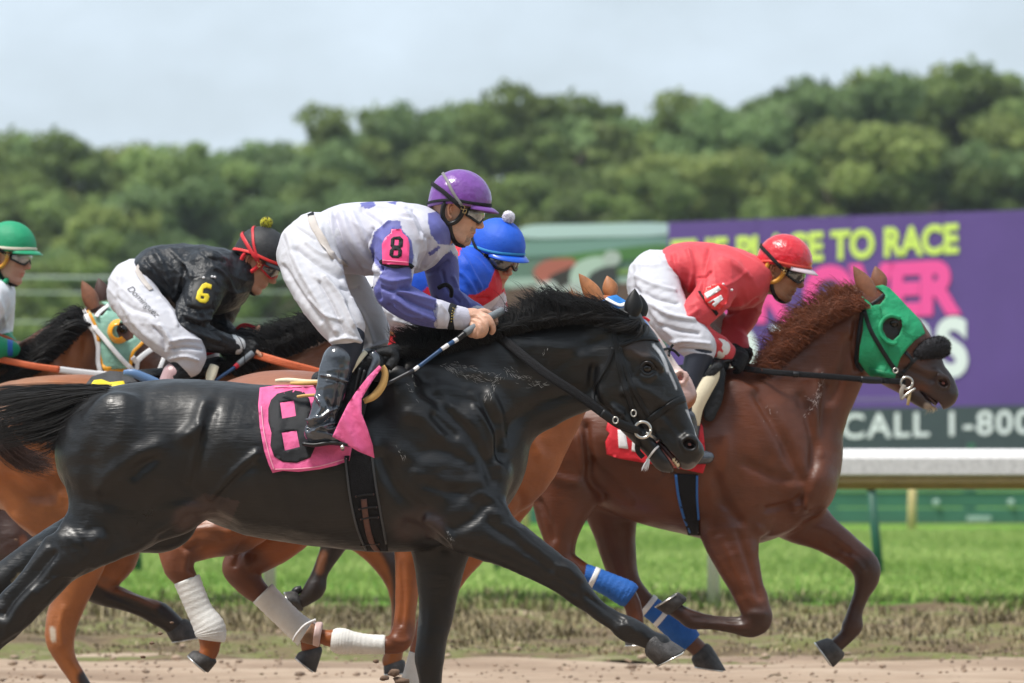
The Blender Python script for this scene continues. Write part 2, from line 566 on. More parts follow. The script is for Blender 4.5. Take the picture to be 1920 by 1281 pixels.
def patch(poly, D, bvh=None, off=0.006, thick=0.004, step=6.0, holes=(), yfun=None, dmin=0.0, smooth_n=2, wrinkle=0.0):
    """a piece of cloth or a painted numeral traced as an outline and laid on the body under it"""
    ob = resample(poly, step); loops = [ob] + [resample(h, step) for h in holes]
    pts = []; edges = []
    for L in loops:
        n0 = len(pts); pts += [Vector(p) for p in L]
        edges += [(n0 + i, n0 + (i + 1) % len(L)) for i in range(len(L))]
    xs = [p[0] for p in ob]; ys = [p[1] for p in ob]
    bx = np.array([p.x for p in pts]); by = np.array([p.y for p in pts])
    gx, gy = np.meshgrid(np.arange(min(xs), max(xs), step), np.arange(min(ys), max(ys), step))
    gx = gx.ravel(); gy = gy.ravel()
    if len(gx):
        ok = inpoly(gx, gy, ob)
        for h in loops[1:]: ok &= ~inpoly(gx, gy, h)
        gx, gy = gx[ok], gy[ok]
        if len(gx):
            dm = np.min(np.hypot(gx[:, None] - bx[None], gy[:, None] - by[None]), axis=1)
            ok = dm > step * 0.5
            pts += [Vector((a, b)) for a, b in zip(gx[ok], gy[ok])]
    V, E, Fc, *_ = delaunay_2d_cdt(pts, edges, [], 0, 1e-5)
    cx = np.array([sum(V[i].x for i in t) / 3 for t in Fc]); cy = np.array([sum(V[i].y for i in t) / 3 for t in Fc])
    keep = inpoly(cx, cy, ob)
    for h in loops[1:]: keep &= ~inpoly(cx, cy, h)
    tris = [t for t, k in zip(Fc, keep) if k]
    Ds = np.full(len(V), np.nan)
    if yfun is not None:
        Ds = np.array([D + yfun(p.x, p.y) for p in V])
    else:
        for i, p in enumerate(V):
            l, n = hit(bvh, p.x, p.y, dmin)
            if l is not None: Ds[i] = l.y
        bad = np.isnan(Ds)
        if bad.all(): Ds[:] = D
        elif bad.any():
            good = np.nonzero(~bad)[0]
            for i in np.nonzero(bad)[0]:
                g = good[np.argmin([(V[i] - V[j]).length for j in good])]; Ds[i] = Ds[g]
    # relax so cloth bridges hollows
    nb = [set() for _ in V]
    for t in tris:
        for a in range(3):
            nb[t[a]].add(t[(a + 1) % 3]); nb[t[a]].add(t[(a + 2) % 3])
    for _ in range(smooth_n):
        D2 = Ds.copy()
        for i in range(len(V)):
            if nb[i]: D2[i] = min(Ds[i], 0.4 * Ds[i] + 0.6 * np.mean([Ds[j] for j in nb[i]]))
        Ds = D2
    if wrinkle:
        q = np.array([(p.x / 23.0, p.y / 60.0, 0.3) for p in V])
        Ds = Ds - wrinkle * (fbm(q, 3) + 0.6)
    top = [P(p.x, p.y, Ds[i] - off) for i, p in enumerate(V)]
    bot = [P(p.x, p.y, Ds[i] - off + thick) for i, p in enumerate(V)]
    n = len(V); v = [tuple(a) for a in top + bot]; f = []
    from collections import Counter
    ec = Counter()
    ori = []
    for t in tris:
        a, b, c_ = (V[i] for i in t)
        if (b - a).cross(c_ - a) > 0: t = (t[0], t[2], t[1])
        ori.append(tuple(t))
    for t in ori:
        f.append((t[0], t[1], t[2])); f.append((t[0] + n, t[2] + n, t[1] + n))
        for a in range(3): ec[(t[a], t[(a + 1) % 3])] += 1
    for (a, b) in list(ec):
        if (b, a) not in ec: f.append((b, a, a + n, b + n))
    return v, f

def hair(guides, n, D, width=0.0022, jit=5.0, jy=0.02, seed=1, clump=0, sub=4, lenj=0.25, curl=0.0, yspread=None):
    """guides: list of polylines [(px,py,yo), ...] all the same length, ordered along the root line"""
    rs = np.random.RandomState(seed)
    G = np.array([[list(p) + [0.0] * (3 - len(p)) for p in g] for g in guides], float)   # (g, k, 3)
    m, k, _ = G.shape
    vs = []; fs = []
    cl = rs.rand(max(clump, 1)) * (m - 1)
    for s in range(n):
        u = rs.rand() * (m - 1)
        uc = u
        if clump: uc = cl[np.argmin(np.abs(cl - u))]
        def at(uu):
            i = min(int(uu), m - 2); t = uu - i; return G[i] * (1 - t) + G[i + 1] * t
        g = at(u).copy(); gc = at(uc)
        wts = np.linspace(0, 1, k)[:, None]
        g = g * (1 - 0.75 * wts * (clump > 0)) + gc * (0.75 * wts * (clump > 0))
        L = 1 - lenj * rs.rand() ** 1.5
        j = rs.randn(3) * np.array([jit, jit, 0]); j2 = rs.randn(3) * np.array([jit, jit, 0])
        g[:, :2] += (rs.randn(2) * jit * 0.35)[None]
        g += wts * j[None] + (wts ** 2) * j2[None] * 0.8
        g[:, 2] += rs.randn() * jy
        c = catmull(g, sub); T = len(c)
        c = c[:max(3, int(T * L))]; T = len(c)
        if curl:
            ph = rs.rand() * 6.28; tt = np.linspace(0, 1, T)
            c[:, 1] += curl * tt * np.sin(ph + tt * 9); c[:, 0] += curl * tt * np.cos(ph + tt * 7)
        W = np.array([tuple(P(a[0], a[1], D + a[2])) for a in c])
        t = frame_of(W)
        sd_ = np.cross(t, np.array([0, 1.0, 0]) + rs.randn(3) * 0.3); sd_ /= np.linalg.norm(sd_, axis=1, keepdims=True) + 1e-9
        nd = np.cross(sd_, t)
        wd = width * (0.6 + 0.8 * rs.rand()) * np.clip(1.15 - np.linspace(0, 1, T) ** 1.6, 0.12, 1)
        b = len(vs)
        for i in range(T):
            vs.append(W[i] + sd_[i] * wd[i]); vs.append(W[i] - nd[i] * wd[i] * 0.8); vs.append(W[i] - sd_[i] * wd[i])
        for i in range(T - 1):
            a = b + 3 * i
            fs.append((a, a + 1, a + 4, a + 3)); fs.append((a + 1, a + 2, a + 5, a + 4)); fs.append((a + 2, a, a + 3, a + 5))
    return np.array(vs), np.array(fs)

def hoof_geo(D, cor, sole, yo, wc=0.045, ws=0.062):
    """hoof capsule lofted from coronet edge (2 px points) to ground edge (2 px points)"""
    seg = 28; v = []; Dd = D + yo
    A = [P(cor[0], cor[1], Dd), P(cor[2], cor[3], Dd)]; A = [A[0] + (A[0] - A[1]) * .12, A[1] + (A[1] - A[0]) * .12]; B = [P(sole[0], sole[1], Dd), P(sole[2], sole[3], Dd)]
    rings = [(-0.12, 0.86), (0.0, 1.0), (0.08, 1.05), (0.35, 1.05), (0.7, 1.02), (0.93, 1.0), (1.0, 0.96)]
    for t, k in rings:
        a = A[0].lerp(B[0], t); b = A[1].lerp(B[1], t); c = (a + b) / 2; h = (b - a) / 2 * k; w_ = (wc + (ws - wc) * t) * k
        for s in range(seg):
            an = 2 * math.pi * s / seg
            x = math.cos(an); y = math.sin(an)
            if x < -0.2: y *= 1 - 0.25 * (-x - 0.2)
            v.append(c + h * x + Vector((0, w_ * y, 0)))
    f = []
    for i in range(len(rings) - 1):
        for s in range(seg):
            s2 = (s + 1) % seg; f.append((i * seg + s, i * seg + s2, (i + 1) * seg + s2, (i + 1) * seg + s))
    # concave sole
    base = (len(rings) - 1) * seg; c = (B[0] + B[1]) / 2; ax = ((A[0] + A[1]) / 2 - c).normalized()
    n0 = len(v)
    for s in range(seg):
        v.append(Vector(v[base + s]).lerp(c, 0.22))
    for s in range(seg):
        v.append(Vector(v[base + s]).lerp(c, 0.3) + ax * 0.01)
    for s in range(seg):
        s2 = (s + 1) % seg
        f.append((base + s, base + s2, n0 + s2, n0 + s)); f.append((n0 + s, n0 + s2, n0 + seg + s2, n0 + seg + s))
    f.append(tuple(n0 + seg + s for s in range(seg)))
    return v, f

def shoe_geo(D, sole, yo, ws=0.062):
    """thin metal plate round the ground edge"""
    seg = 26; v = []; f = []; Dd = D + yo
    b0, b1 = P(sole[0], sole[1], Dd), P(sole[2], sole[3], Dd); c = (b0 + b1) / 2; h = (b1 - b0) / 2
    nrm = Vector((h.z, 0, -h.x)).normalized()
    if nrm.z > 0: nrm = -nrm
    for s in range(seg):
        an = -2.5 + 5.0 * s / (seg - 1)
        for k, o in ((1.0, 0), (1.0, 0.006), (0.8, 0.006), (0.8, 0)):
            v.append(c + h * math.cos(an) * k + Vector((0, ws * k * math.sin(an), 0)) + nrm * o)
    for s in range(seg - 1):
        for j in range(4):
            j2 = (j + 1) % 4; f.append((s * 4 + j, s * 4 + j2, s * 4 + 4 + j2, s * 4 + 4 + j))
    f.append((0, 1, 2, 3)); f.append(tuple((seg - 1) * 4 + i for i in (3, 2, 1, 0)))
    return v, f

def ico(c, r, sub=2, scale=(1, 1, 1)):
    bm = bmesh.new(); bmesh.ops.create_icosphere(bm, subdivisions=sub, radius=1.0)
    v = [(c[0] + a.co.x * r * scale[0], c[1] + a.co.y * r * scale[1], c[2] + a.co.z * r * scale[2]) for a in bm.verts]
    f = [[b.index for b in g.verts] for g in bm.faces]; bm.free(); return v, f

def box(c, s, bev=0.0, rot=None):
    bm = bmesh.new(); bmesh.ops.create_cube(bm, size=1.0)
    for a in bm.verts: a.co = Vector((a.co.x * s[0], a.co.y * s[1], a.co.z * s[2]))
    if bev: bmesh.ops.bevel(bm, geom=list(bm.edges) + list(bm.verts), offset=bev, segments=2, affect='EDGES', profile=0.6)
    if rot is not None: bmesh.ops.rotate(bm, verts=bm.verts, matrix=rot)
    bm.verts.index_update()
    v = [(a.co.x + c[0], a.co.y + c[1], a.co.z + c[2]) for a in bm.verts]; f = [[b.index for b in g.verts] for g in bm.faces]; bm.free(); return v, f

def text_geo(s, size, extrude=0.0, bold=0.0, shear=0.0, space=1.0):
    cu = bpy.data.curves.new('lettering', 'FONT'); cu.body = s; cu.size = size; cu.extrude = extrude; cu.offset = bold
    cu.shear = shear; cu.align_x = 'LEFT'; cu.space_character = space; cu.resolution_u = 6
    o = bpy.data.objects.new('lettering', cu); col.objects.link(o)
    bpy.context.view_layer.update()
    me = bpy.data.meshes.new_from_object(o.evaluated_get(bpy.context.evaluated_depsgraph_get()))
    v = np.array([tuple(a.co) for a in me.vertices]); f = [list(g.vertices) for g in me.polygons]
    bpy.data.objects.remove(o); bpy.data.curves.remove(cu); bpy.data.meshes.remove(me)
    return v, f

# ---------------------------------------------------------------- materials
def material(name, color=(0.5, 0.5, 0.5), rough=0.6, metal=0.0, spec=0.5, vcol=False, var=0.0, vscale=6.0,
             bump=0.0, bscale=60.0, bstretch=(1, 1, 1), sheen=0.0, coat=0.0, coat_r=0.2, dark=None, aniso=None, bump2=0.0, b2scale=8.0, sss=0.0, emit=None, rvar=0.0, veins=0.0, hoofy=0):
    m = bpy.data.materials.new(name); m.use_nodes = True; t = m.node_tree; b = t.nodes['Principled BSDF']
    L = t.links
    b.inputs['Roughness'].default_value = rough; b.inputs['Metallic'].default_value = metal
    b.inputs['Specular IOR Level'].default_value = spec
    if sheen: b.inputs['Sheen Weight'].default_value = sheen; b.inputs['Sheen Roughness'].default_value = 0.45
    if coat: b.inputs['Coat Weight'].default_value = coat; b.inputs['Coat Roughness'].default_value = coat_r
    if sss: b.inputs['Subsurface Weight'].default_value = sss; b.inputs['Subsurface Radius'].default_value = (0.012, 0.004, 0.002); b.inputs['Subsurface Scale'].default_value = 1.0
    if emit: b.inputs['Emission Color'].default_value = (*emit[:3], 1); b.inputs['Emission Strength'].default_value = emit[3]
    tcn = t.nodes.new('ShaderNodeTexCoord')
    src = None
    if vcol:
        a = t.nodes.new('ShaderNodeVertexColor'); a.layer_name = 'col'; src = a.outputs['Color']
    else:
        rgb = t.nodes.new('ShaderNodeRGB'); rgb.outputs[0].default_value = (*color, 1); src = rgb.outputs[0]
    if var:
        n = t.nodes.new('ShaderNodeTexNoise'); n.inputs['Scale'].default_value = vscale; n.inputs['Detail'].default_value = 5; n.inputs['Roughness'].default_value = 0.6
        L.new(tcn.outputs['Object'], n.inputs['Vector'])
        mr = t.nodes.new('ShaderNodeMapRange'); mr.inputs[1].default_value = 0.3; mr.inputs[2].default_value = 0.7
        mr.inputs[3].default_value = 1 - var; mr.inputs[4].default_value = 1 + var
        L.new(n.outputs['Fac'], mr.inputs[0])
        mu = t.nodes.new('ShaderNodeVectorMath'); mu.operation = 'SCALE'
        L.new(src, mu.inputs[0]); L.new(mr.outputs[0], mu.inputs['Scale']); src = mu.outputs[0]
    L.new(src, b.inputs['Base Color'])
    if rvar:
        n = t.nodes.new('ShaderNodeTexNoise'); n.inputs['Scale'].default_value = 6; n.inputs['Detail'].default_value = 8; n.inputs['Roughness'].default_value = .65
        L.new(tcn.outputs['Object'], n.inputs['Vector'])
        mr = t.nodes.new('ShaderNodeMapRange'); mr.inputs[1].default_value = 0.3; mr.inputs[2].default_value = 0.7
        mr.inputs[3].default_value = rough - rvar; mr.inputs[4].default_value = rough + rvar
        L.new(n.outputs['Fac'], mr.inputs[0]); L.new(mr.outputs[0], b.inputs['Roughness'])
    prev = None
    if veins:
        n = t.nodes.new('ShaderNodeTexNoise'); n.noise_type = 'RIDGED_MULTIFRACTAL'; n.inputs['Scale'].default_value = 4.5; n.inputs['Detail'].default_value = 2.5; n.inputs['Roughness'].default_value = .6; n.normalize = True
        mpn = t.nodes.new('ShaderNodeMapping'); mpn.inputs['Scale'].default_value = (.8, 1, 1.1); mpn.inputs['Rotation'].default_value = (0, .7, 0)
        L.new(tcn.outputs['Object'], mpn.inputs['Vector']); L.new(mpn.outputs['Vector'], n.inputs['Vector'])
        rp = t.nodes.new('ShaderNodeMapRange'); rp.interpolation_type = 'SMOOTHSTEP'; rp.inputs[1].default_value = .72; rp.inputs[2].default_value = .98
        L.new(n.outputs['Fac'], rp.inputs[0]); bp = t.nodes.new('ShaderNodeBump'); bp.inputs['Strength'].default_value = veins; bp.inputs['Distance'].default_value = .006
        L.new(rp.outputs[0], bp.inputs['Height']); prev = bp.outputs['Normal']
    for bs, sc, dist_, st in ((bump2, b2scale, 0.02, (1, 1, 1)), (bump, bscale, 0.004, bstretch)):
        if not bs: continue
        mpn = t.nodes.new('ShaderNodeMapping'); mpn.inputs['Scale'].default_value = st
        n = t.nodes.new('ShaderNodeTexNoise'); n.inputs['Scale'].default_value = sc; n.inputs['Detail'].default_value = 4
        L.new(tcn.outputs['Object'], mpn.inputs['Vector']); L.new(mpn.outputs['Vector'], n.inputs['Vector'])
        bp = t.nodes.new('ShaderNodeBump'); bp.inputs['Strength'].default_value = bs; bp.inputs['Distance'].default_value = dist_
        L.new(n.outputs['Fac'], bp.inputs['Height'])
        if prev is not None: L.new(prev, bp.inputs['Normal'])
        prev = bp.outputs['Normal']
    if prev is not None: L.new(prev, b.inputs['Normal'])
    return m
M = {}
M['coat'] = material('horse_coat', vcol=True, rough=0.42, spec=0.46, var=0.34, vscale=4, bump=0.40, bscale=62, bstretch=(0.3, 1, 1.9), bump2=0.14, b2scale=17, rvar=0.14, veins=.5, sheen=0)
M['coat_black'] = material('black_horse_coat', vcol=True, rough=0.41, spec=0.50, var=0.35, vscale=5, bump=0.40, bscale=60, bstretch=(0.28, 1, 2.0), bump2=0.15, b2scale=16, rvar=0.15, veins=.5, sheen=0)
M['mane_black'] = material('black_hair', (0.007, 0.006, 0.006), rough=0.45, spec=0.3, var=0.4, vscale=30)
M['mane_chestnut'] = material('chestnut_hair', (0.15, 0.042, 0.015), rough=0.5, spec=0.4, var=0.45, vscale=25)
M['mane_light'] = material('ginger_hair', (0.36, 0.14, 0.05), rough=0.5, var=0.3, vscale=25)
M['hoof'] = material('hoof_horn', (0.045, 0.041, 0.040), rough=0.55, var=0.75, vscale=26, bump=0.9, bscale=60, bstretch=(4, 4, 1))
M['hoof_brown'] = material('brown_hoof_horn', (0.24, 0.13, 0.07), rough=0.5, var=0.4, vscale=16, bump=0.6, bscale=70)
M['steel'] = material('steel', (0.62, 0.60, 0.56), rough=0.28, metal=0.9)
M['brass'] = material('brass', (0.65, 0.48, 0.22), rough=0.3, metal=0.9)
M['leather'] = material('black_leather', (0.008, 0.008, 0.009), rough=0.42, spec=0.32, var=0.3, vscale=40, bump=0.3, bscale=200)
M['webbing'] = material('black_webbing', (0.011, 0.011, 0.013), rough=0.75, spec=0.25, var=0.25, vscale=60, bump=0.7, bscale=220, bstretch=(1, 1, 1))
M['patent'] = material('patent_leather', (0.045, 0.052, 0.066), rough=0.16, spec=0.7, coat=0.6, coat_r=0.08, bump2=0.5, b2scale=16, rvar=0.05)
M['cloth'] = material('silk_cloth', vcol=True, rough=0.55, spec=0.3, bump=0.3, bscale=260, bump2=0.25, b2scale=20, var=0.07, vscale=14, sheen=0.1)
M['breeches'] = material('white_breeches', (0.57, 0.57, 0.62), rough=0.62, spec=0.3, bump=0.3, bscale=260, bump2=0.22, b2scale=20, var=0.07, vscale=7)
M['pink'] = material('pink_cloth', (0.80, 0.13, 0.33), rough=0.7, bump=0.5, bscale=300, bump2=0.5, b2scale=20, var=0.07, vscale=12)
M['pinkvinyl'] = material('pink_vinyl', (0.86, 0.07, 0.24), rough=0.4, var=0.05)
M['blackcloth'] = material('black_cloth', (0.012, 0.013, 0.015), rough=0.65, spec=0.3, bump=0.4, bscale=200, bump2=0.7, b2scale=30)
M['redcloth'] = material('red_cloth', (0.62, 0.012, 0.025), rough=0.6, bump=0.4, bscale=250, bump2=0.4, b2scale=20, var=0.06)
M['whitecloth'] = material('white_cloth', (0.78, 0.77, 0.76), rough=0.7, bump=0.5, bscale=120, bstretch=(1, 1, 1), var=0.06, vscale=30)
M['bandage'] = material('white_bandage', (0.74, 0.73, 0.70), rough=0.8, bump=0.35, bscale=160, bump2=0.15, b2scale=20, var=0.10, vscale=12)
M['bluebandage'] = material('blue_bandage', (0.012, 0.11, 0.42), rough=0.75, bump=0.7, bscale=160, bump2=0.4, b2scale=30, var=0.12, vscale=20)
M['skin'] = material('skin', vcol=True, rough=0.48, spec=0.4, sss=0.08, bump=0.25, bscale=220, var=0.07, vscale=40)
M['lens'] = material('goggle_lens', (0.10, 0.10, 0.10), rough=0.05, spec=1.0, coat=1.0, coat_r=0.02)
M['clearlens'] = material('pale_goggle_lens', (0.33, 0.33, 0.33), rough=0.08, spec=0.9, coat=1.0, coat_r=0.03, var=0.5, vscale=18)
M['rubber'] = material('black_rubber', (0.010, 0.010, 0.012), rough=0.38, spec=0.4)
M['foam'] = material('cream_foam_pad', (0.74, 0.66, 0.48), rough=0.75, var=0.06, bump=0.3, bscale=120)
M['tan'] = material('tan_foam_pad', (0.60, 0.36, 0.12), rough=0.7, var=0.1, bump=0.3, bscale=120)
M['yellow'] = material('yellow_cloth', (0.80, 0.62, 0.02), rough=0.6, var=0.05)
M['orange'] = material('orange_rubber_rein', (0.62, 0.13, 0.045), rough=0.6, var=0.12, vscale=30, bump=0.7, bscale=160)
M['white'] = material('white_leather', (0.76, 0.75, 0.76), rough=0.5, var=0.05)
M['grey'] = material('grey_grip', (0.16, 0.18, 0.20), rough=0.7, var=0.2, bump=0.5, bscale=160)
M['whipblue'] = material('blue_whip_shaft', (0.02, 0.07, 0.18), rough=0.4)
M['red'] = material('red_cord', (0.50, 0.01, 0.03), rough=0.6, bump=0.6, bscale=200)
M['browntack'] = material('brown_leather', (0.10, 0.04, 0.03), rough=0.5, var=0.3, vscale=40, bump=0.4, bscale=160)
M['eye'] = material('horse_eye', (0.010, 0.006, 0.004), rough=0.07, spec=0.5)
M['flesh'] = material('pink_flesh', (0.42, 0.14, 0.12), rough=0.35, var=0.3, vscale=60)
M['tooth'] = material('tooth', (0.62, 0.50, 0.32), rough=0.4)
M['fleece'] = material('black_fleece', (0.012, 0.011, 0.014), rough=0.85)
def plain(name, c, rough=0.6, **k): 
    if name not in M: M[name] = material(name, c, rough, **k)
    return M[name]

# ================================================================ the setting
def ground_mat(name, kind):
    m = bpy.data.materials.new(name); m.use_nodes = True; t = m.node_tree; b = t.nodes['Principled BSDF']; L = t.links
    b.inputs['Roughness'].default_value = 0.95; b.inputs['Specular IOR Level'].default_value = 0.15
    tcn = t.nodes.new('ShaderNodeTexCoord')
    def noise(scale, det=6, st=(1, 1, 1), r=0.6):
        mpn = t.nodes.new('ShaderNodeMapping'); mpn.inputs['Scale'].default_value = st
        n = t.nodes.new('ShaderNodeTexNoise'); n.inputs['Scale'].default_value = scale; n.inputs['Detail'].default_value = det; n.inputs['Roughness'].default_value = r
        L.new(tcn.outputs['Object'], mpn.inputs['Vector']); L.new(mpn.outputs['Vector'], n.inputs['Vector']); return n.outputs['Fac']
    def ramp(fac, stops):
        r = t.nodes.new('ShaderNodeValToRGB')
        while len(r.color_ramp.elements) < len(stops): r.color_ramp.elements.new(0.5)
        for e, (p, c) in zip(r.color_ramp.elements, stops): e.position = p; e.color = (*c, 1)
        L.new(fac, r.inputs['Fac']); return r.outputs['Color']
    if kind == 'dirt':
        c = ramp(noise(1.6, 8, (0.35, 1.6, 1)), [(0.3, (0.27, 0.19, 0.135)), (0.5, (0.40, 0.295, 0.215)), (0.7, (0.50, 0.385, 0.29))])
        L.new(c, b.inputs['Base Color'])
        bp = t.nodes.new('ShaderNodeBump'); bp.inputs['Strength'].default_value = 0.9; bp.inputs['Distance'].default_value = 0.05
        L.new(noise(7, 8, (0.6, 1.3, 1), 0.7), bp.inputs['Height']); L.new(bp.outputs['Normal'], b.inputs['Normal'])
    elif kind == 'turf':
        c = ramp(noise(1.2, 8, (0.5, 0.25, 1)), [(0.25, (0.085, 0.19, 0.022)), (0.5, (0.13, 0.28, 0.035)), (0.75, (0.19, 0.34, 0.055))])
        L.new(c, b.inputs['Base Color'])
        bp = t.nodes.new('ShaderNodeBump'); bp.inputs['Strength'].default_value = 0.8; bp.inputs['Distance'].default_value = 0.04
        L.new(noise(30, 6), bp.inputs['Height']); L.new(bp.outputs['Normal'], b.inputs['Normal'])
    elif kind == 'verge':
        c = ramp(noise(2.2, 8, (0.6, 1.2, 1), 0.7), [(0.32, (0.07, 0.05, 0.033)), (0.46, (0.19, 0.14, 0.085)), (0.54, (0.15, 0.16, 0.055)), (0.68, (0.36, 0.275, 0.195))])
        L.new(c, b.inputs['Base Color'])
        bp = t.nodes.new('ShaderNodeBump'); bp.inputs['Strength'].default_value = 1.0; bp.inputs['Distance'].default_value = 0.08
        L.new(noise(6, 8), bp.inputs['Height']); L.new(bp.outputs['Normal'], b.inputs['Normal'])
    return m

def sheet(name, x0, x1, y0, y1, z, mat, nx=1, ny=1, amp=0.0, freq=1.0, tilt=None):
    X, Y = np.meshgrid(np.linspace(x0, x1, nx + 1), np.linspace(y0, y1, ny + 1), indexing='ij')
    Z = np.full(X.shape, float(z))
    if amp:
        q = np.stack([X.ravel() * freq * 0.6, Y.ravel() * freq, np.zeros(X.size)], 1)
        Z = Z + amp * fbm(q, 4).reshape(X.shape)
    if tilt is not None: Z = Z + tilt(X, Y)
    v = np.stack([X.ravel(), Y.ravel(), Z.ravel()], 1)
    i, j = np.meshgrid(np.arange(nx), np.arange(ny), indexing='ij'); a = (i * (ny + 1) + j).ravel()
    f = np.stack([a, a + ny + 1, a + ny + 2, a + 1], 1)
    o = obj_from(name, v, f, mat); o['kind'] = 'structure'; return o

M['dirt'] = ground_mat('track_dirt', 'dirt'); M['turf'] = ground_mat('turf_ground', 'turf'); M['verge'] = ground_mat('verge_earth', 'verge')
sheet('ground', -400, 400, -60, 1400, -0.035, M['turf'])
VE = 31.0
sheet('racetrack', -40, 40, 6, VE + 1.4, 0.0, M['dirt'], 500, 200, 0.022, 2.2,
      tilt=lambda X, Y: 0.022 * np.sin(Y * 5.2 + 0.6 * np.sin(X * 0.9)) * (Y > 24) - .03 * (Y > 30.8))
sheet('verge_ground', -16, 16, VE, 40.2, -0.035, M['verge'], 420, 160, 0.045, 2.9, tilt=lambda X, Y: 0.08 * np.clip((Y - VE) / 1.8, 0, 1) ** .6)
sheet('grass_course', -60, 60, 37.6, 72, 0.02, M['turf'], 60, 60, 0.010, 0.7, tilt=lambda X, Y: 0.08 * np.clip((Y - 37.6) / 2.4, 0, 1))

# grass blades: bright turf and the rough, half-dry verge
def blades(name, n, yr, xr, hfun, cfun, wid, seed, lean=0.35, dens=None, spikes=1):
    rs = np.random.RandomState(seed)
    x = rs.uniform(*xr, n); y = rs.uniform(*yr, n)
    if dens is not None:
        k = rs.rand(n) < dens(x, y); x, y = x[k], y[k]; n = len(x)
    h = hfun(x, y, rs) ; a = rs.uniform(0, 6.28, n); l = rs.rand(n) * lean
    bx = np.cos(a) * wid; by = np.sin(a) * wid; tx = np.cos(a + 1.7) * h * l; ty = np.sin(a + 1.7) * h * l
    z0 = np.where(y > 38.5, 0.085, -0.03 + 0.08 * np.clip((y - VE) / 1.8, 0, 1) ** .6 + 0.045 * fbm(np.stack([x * 2.9 * .6, y * 2.9, x * 0], 1), 4))
    v = np.stack([np.stack([x - bx, y - by, z0], 1), np.stack([x + bx, y + by, z0], 1),
                  np.stack([x + bx * .7 + tx * .4, y + by * .7 + ty * .4, z0 + h * .6], 1), np.stack([x - bx * .7 + tx * .4, y - by * .7 + ty * .4, z0 + h * .6], 1),
                  np.stack([x + tx, y + ty, z0 + h], 1)], 1).reshape(-1, 3)
    b = np.arange(n)[:, None] * 5
    f = [tuple(r) for r in (b + np.array([0, 1, 2, 3])).tolist()] + [tuple(r) for r in (b + np.array([3, 2, 4])).tolist()]
    c = np.repeat(cfun(x, y, rs), 5, axis=0)
    o = obj_from(name, v, f, M['blade'], smooth=False, colors=c); return o
M['blade'] = material('grass_blade', vcol=True, rough=0.6, spec=0.25)
def cmix(a, b, t): return np.array(a)[None] * (1 - t[:, None]) + np.array(b)[None] * t[:, None]
def turf_c(x, y, rs):
    t = np.clip(0.5 + 0.5 * fbm(np.stack([x * 0.6, y * 0.25, x * 0], 1), 3) + rs.randn(len(x)) * 0.15, 0, 1)
    return cmix((0.19, 0.29, 0.060), (0.36, 0.45, 0.14), t)
def verge_c(x, y, rs):
    g = np.clip((y - 36.4) / 3.0 + 0.5 * fbm(np.stack([x * 0.8, y * 0.8, x * 0], 1), 3) + rs.randn(len(x)) * 0.25, 0, 1)
    c = cmix((0.25, 0.20, 0.11), (0.16, 0.27, 0.045), g)
    k = vnoise(np.stack([x * 2.1, y * 1.2, x * 0 + 9], 1)); c *= (1 + .35 * k)[:, None]
    d = rs.rand(len(x)) < 0.12; c[d] = (0.40, 0.33, 0.20); d = rs.rand(len(x)) < 0.2; c[d] = (0.10, 0.075, 0.045); return c
o = blades('turf_grass', 140000, (38.6, 66), (-8.5, 8.5), lambda x, y, rs: 0.03 + 0.04 * rs.rand(len(x)), turf_c, 0.009, 5)
tag(o, 'bright green mown turf course beyond the track', 'grass', kind='stuff')
o = blades('verge_grass', 120000, (31.7, 40.0), (-6.8, 6.8),
           lambda x, y, rs: (0.035 + 0.085 * rs.rand(len(x)) * np.clip(0.6 + fbm(np.stack([x * 1.3, y * 1.3, x * 0], 1), 2), 0.15, 1.5)) * np.clip((y - 30.0) / 6.0, 0.30, .9),
           verge_c, 0.008, 6, 0.9, dens=lambda x, y: np.clip((y - 31.0) / 4.0, 0.35, 1) * np.clip(0.55 + 1.6 * fbm(np.stack([x * 1.1, y * 1.1, x * 0 + 4], 1), 2), 0.08, 1))
tag(o, 'rough half dry grass tufts along the track edge', 'grass', kind='stuff')

# ---------------------------------------------------------------- inner rail
def px2x(px, D): return (px - 960) * D / F
DR = 38.6
M['railwhite'] = material('weathered_white_rail', (0.66, 0.64, 0.63), rough=0.55, var=0.16, vscale=26, bump=0.3, bscale=30)
M['railtan'] = material('tan_rail_underside', (0.50, 0.38, 0.20), rough=0.7, var=0.15, vscale=8)
M['postwhite'] = material('white_post', (0.70, 0.64, 0.50), rough=0.6, var=0.15)
rail = empty('rail_fence', (0, DR, 0), 'white capped running rail on cream posts along the turf course', 'rail')
def prof_extrude(prof, x0, x1, n=1):
    k = len(prof); v = []; f = []
    for i in range(n + 1):
        x = x0 + (x1 - x0) * i / n
        v += [(x, a, b) for a, b in prof]
    for i in range(n):
        for j in range(k):
            j2 = (j + 1) % k; f.append((i * k + j, i * k + j2, (i + 1) * k + j2, (i + 1) * k + j))
    f.append(tuple(range(k))[::-1]); f.append(tuple(range(n * k, (n + 1) * k))); return v, f
capp = [(DR - 0.36, 0.952), (DR - 0.375, 0.965), (DR - 0.375, 1.07), (DR - 0.35, 1.105), (DR - 0.27, 1.13), (DR - 0.10, 1.135), (DR + 0.03, 1.11), (DR + 0.03, 1.085), (DR - 0.3, 1.06), (DR - 0.345, 0.98), (DR - 0.345, 0.952)]
Geo().add(prof_extrude(capp, -9, 9, 12)).make('rail_cap', M['railwhite'], rail, smooth=False)
g = Geo(); g.add(box((0, DR - 0.16, 0.93), (18, 0.30, 0.05), 0.01)); g.add(box((0, DR - 0.02, 0.89), (18, 0.10, 0.06), 0.01))
g.make('rail_underside', M['railtan'], rail, smooth=False)
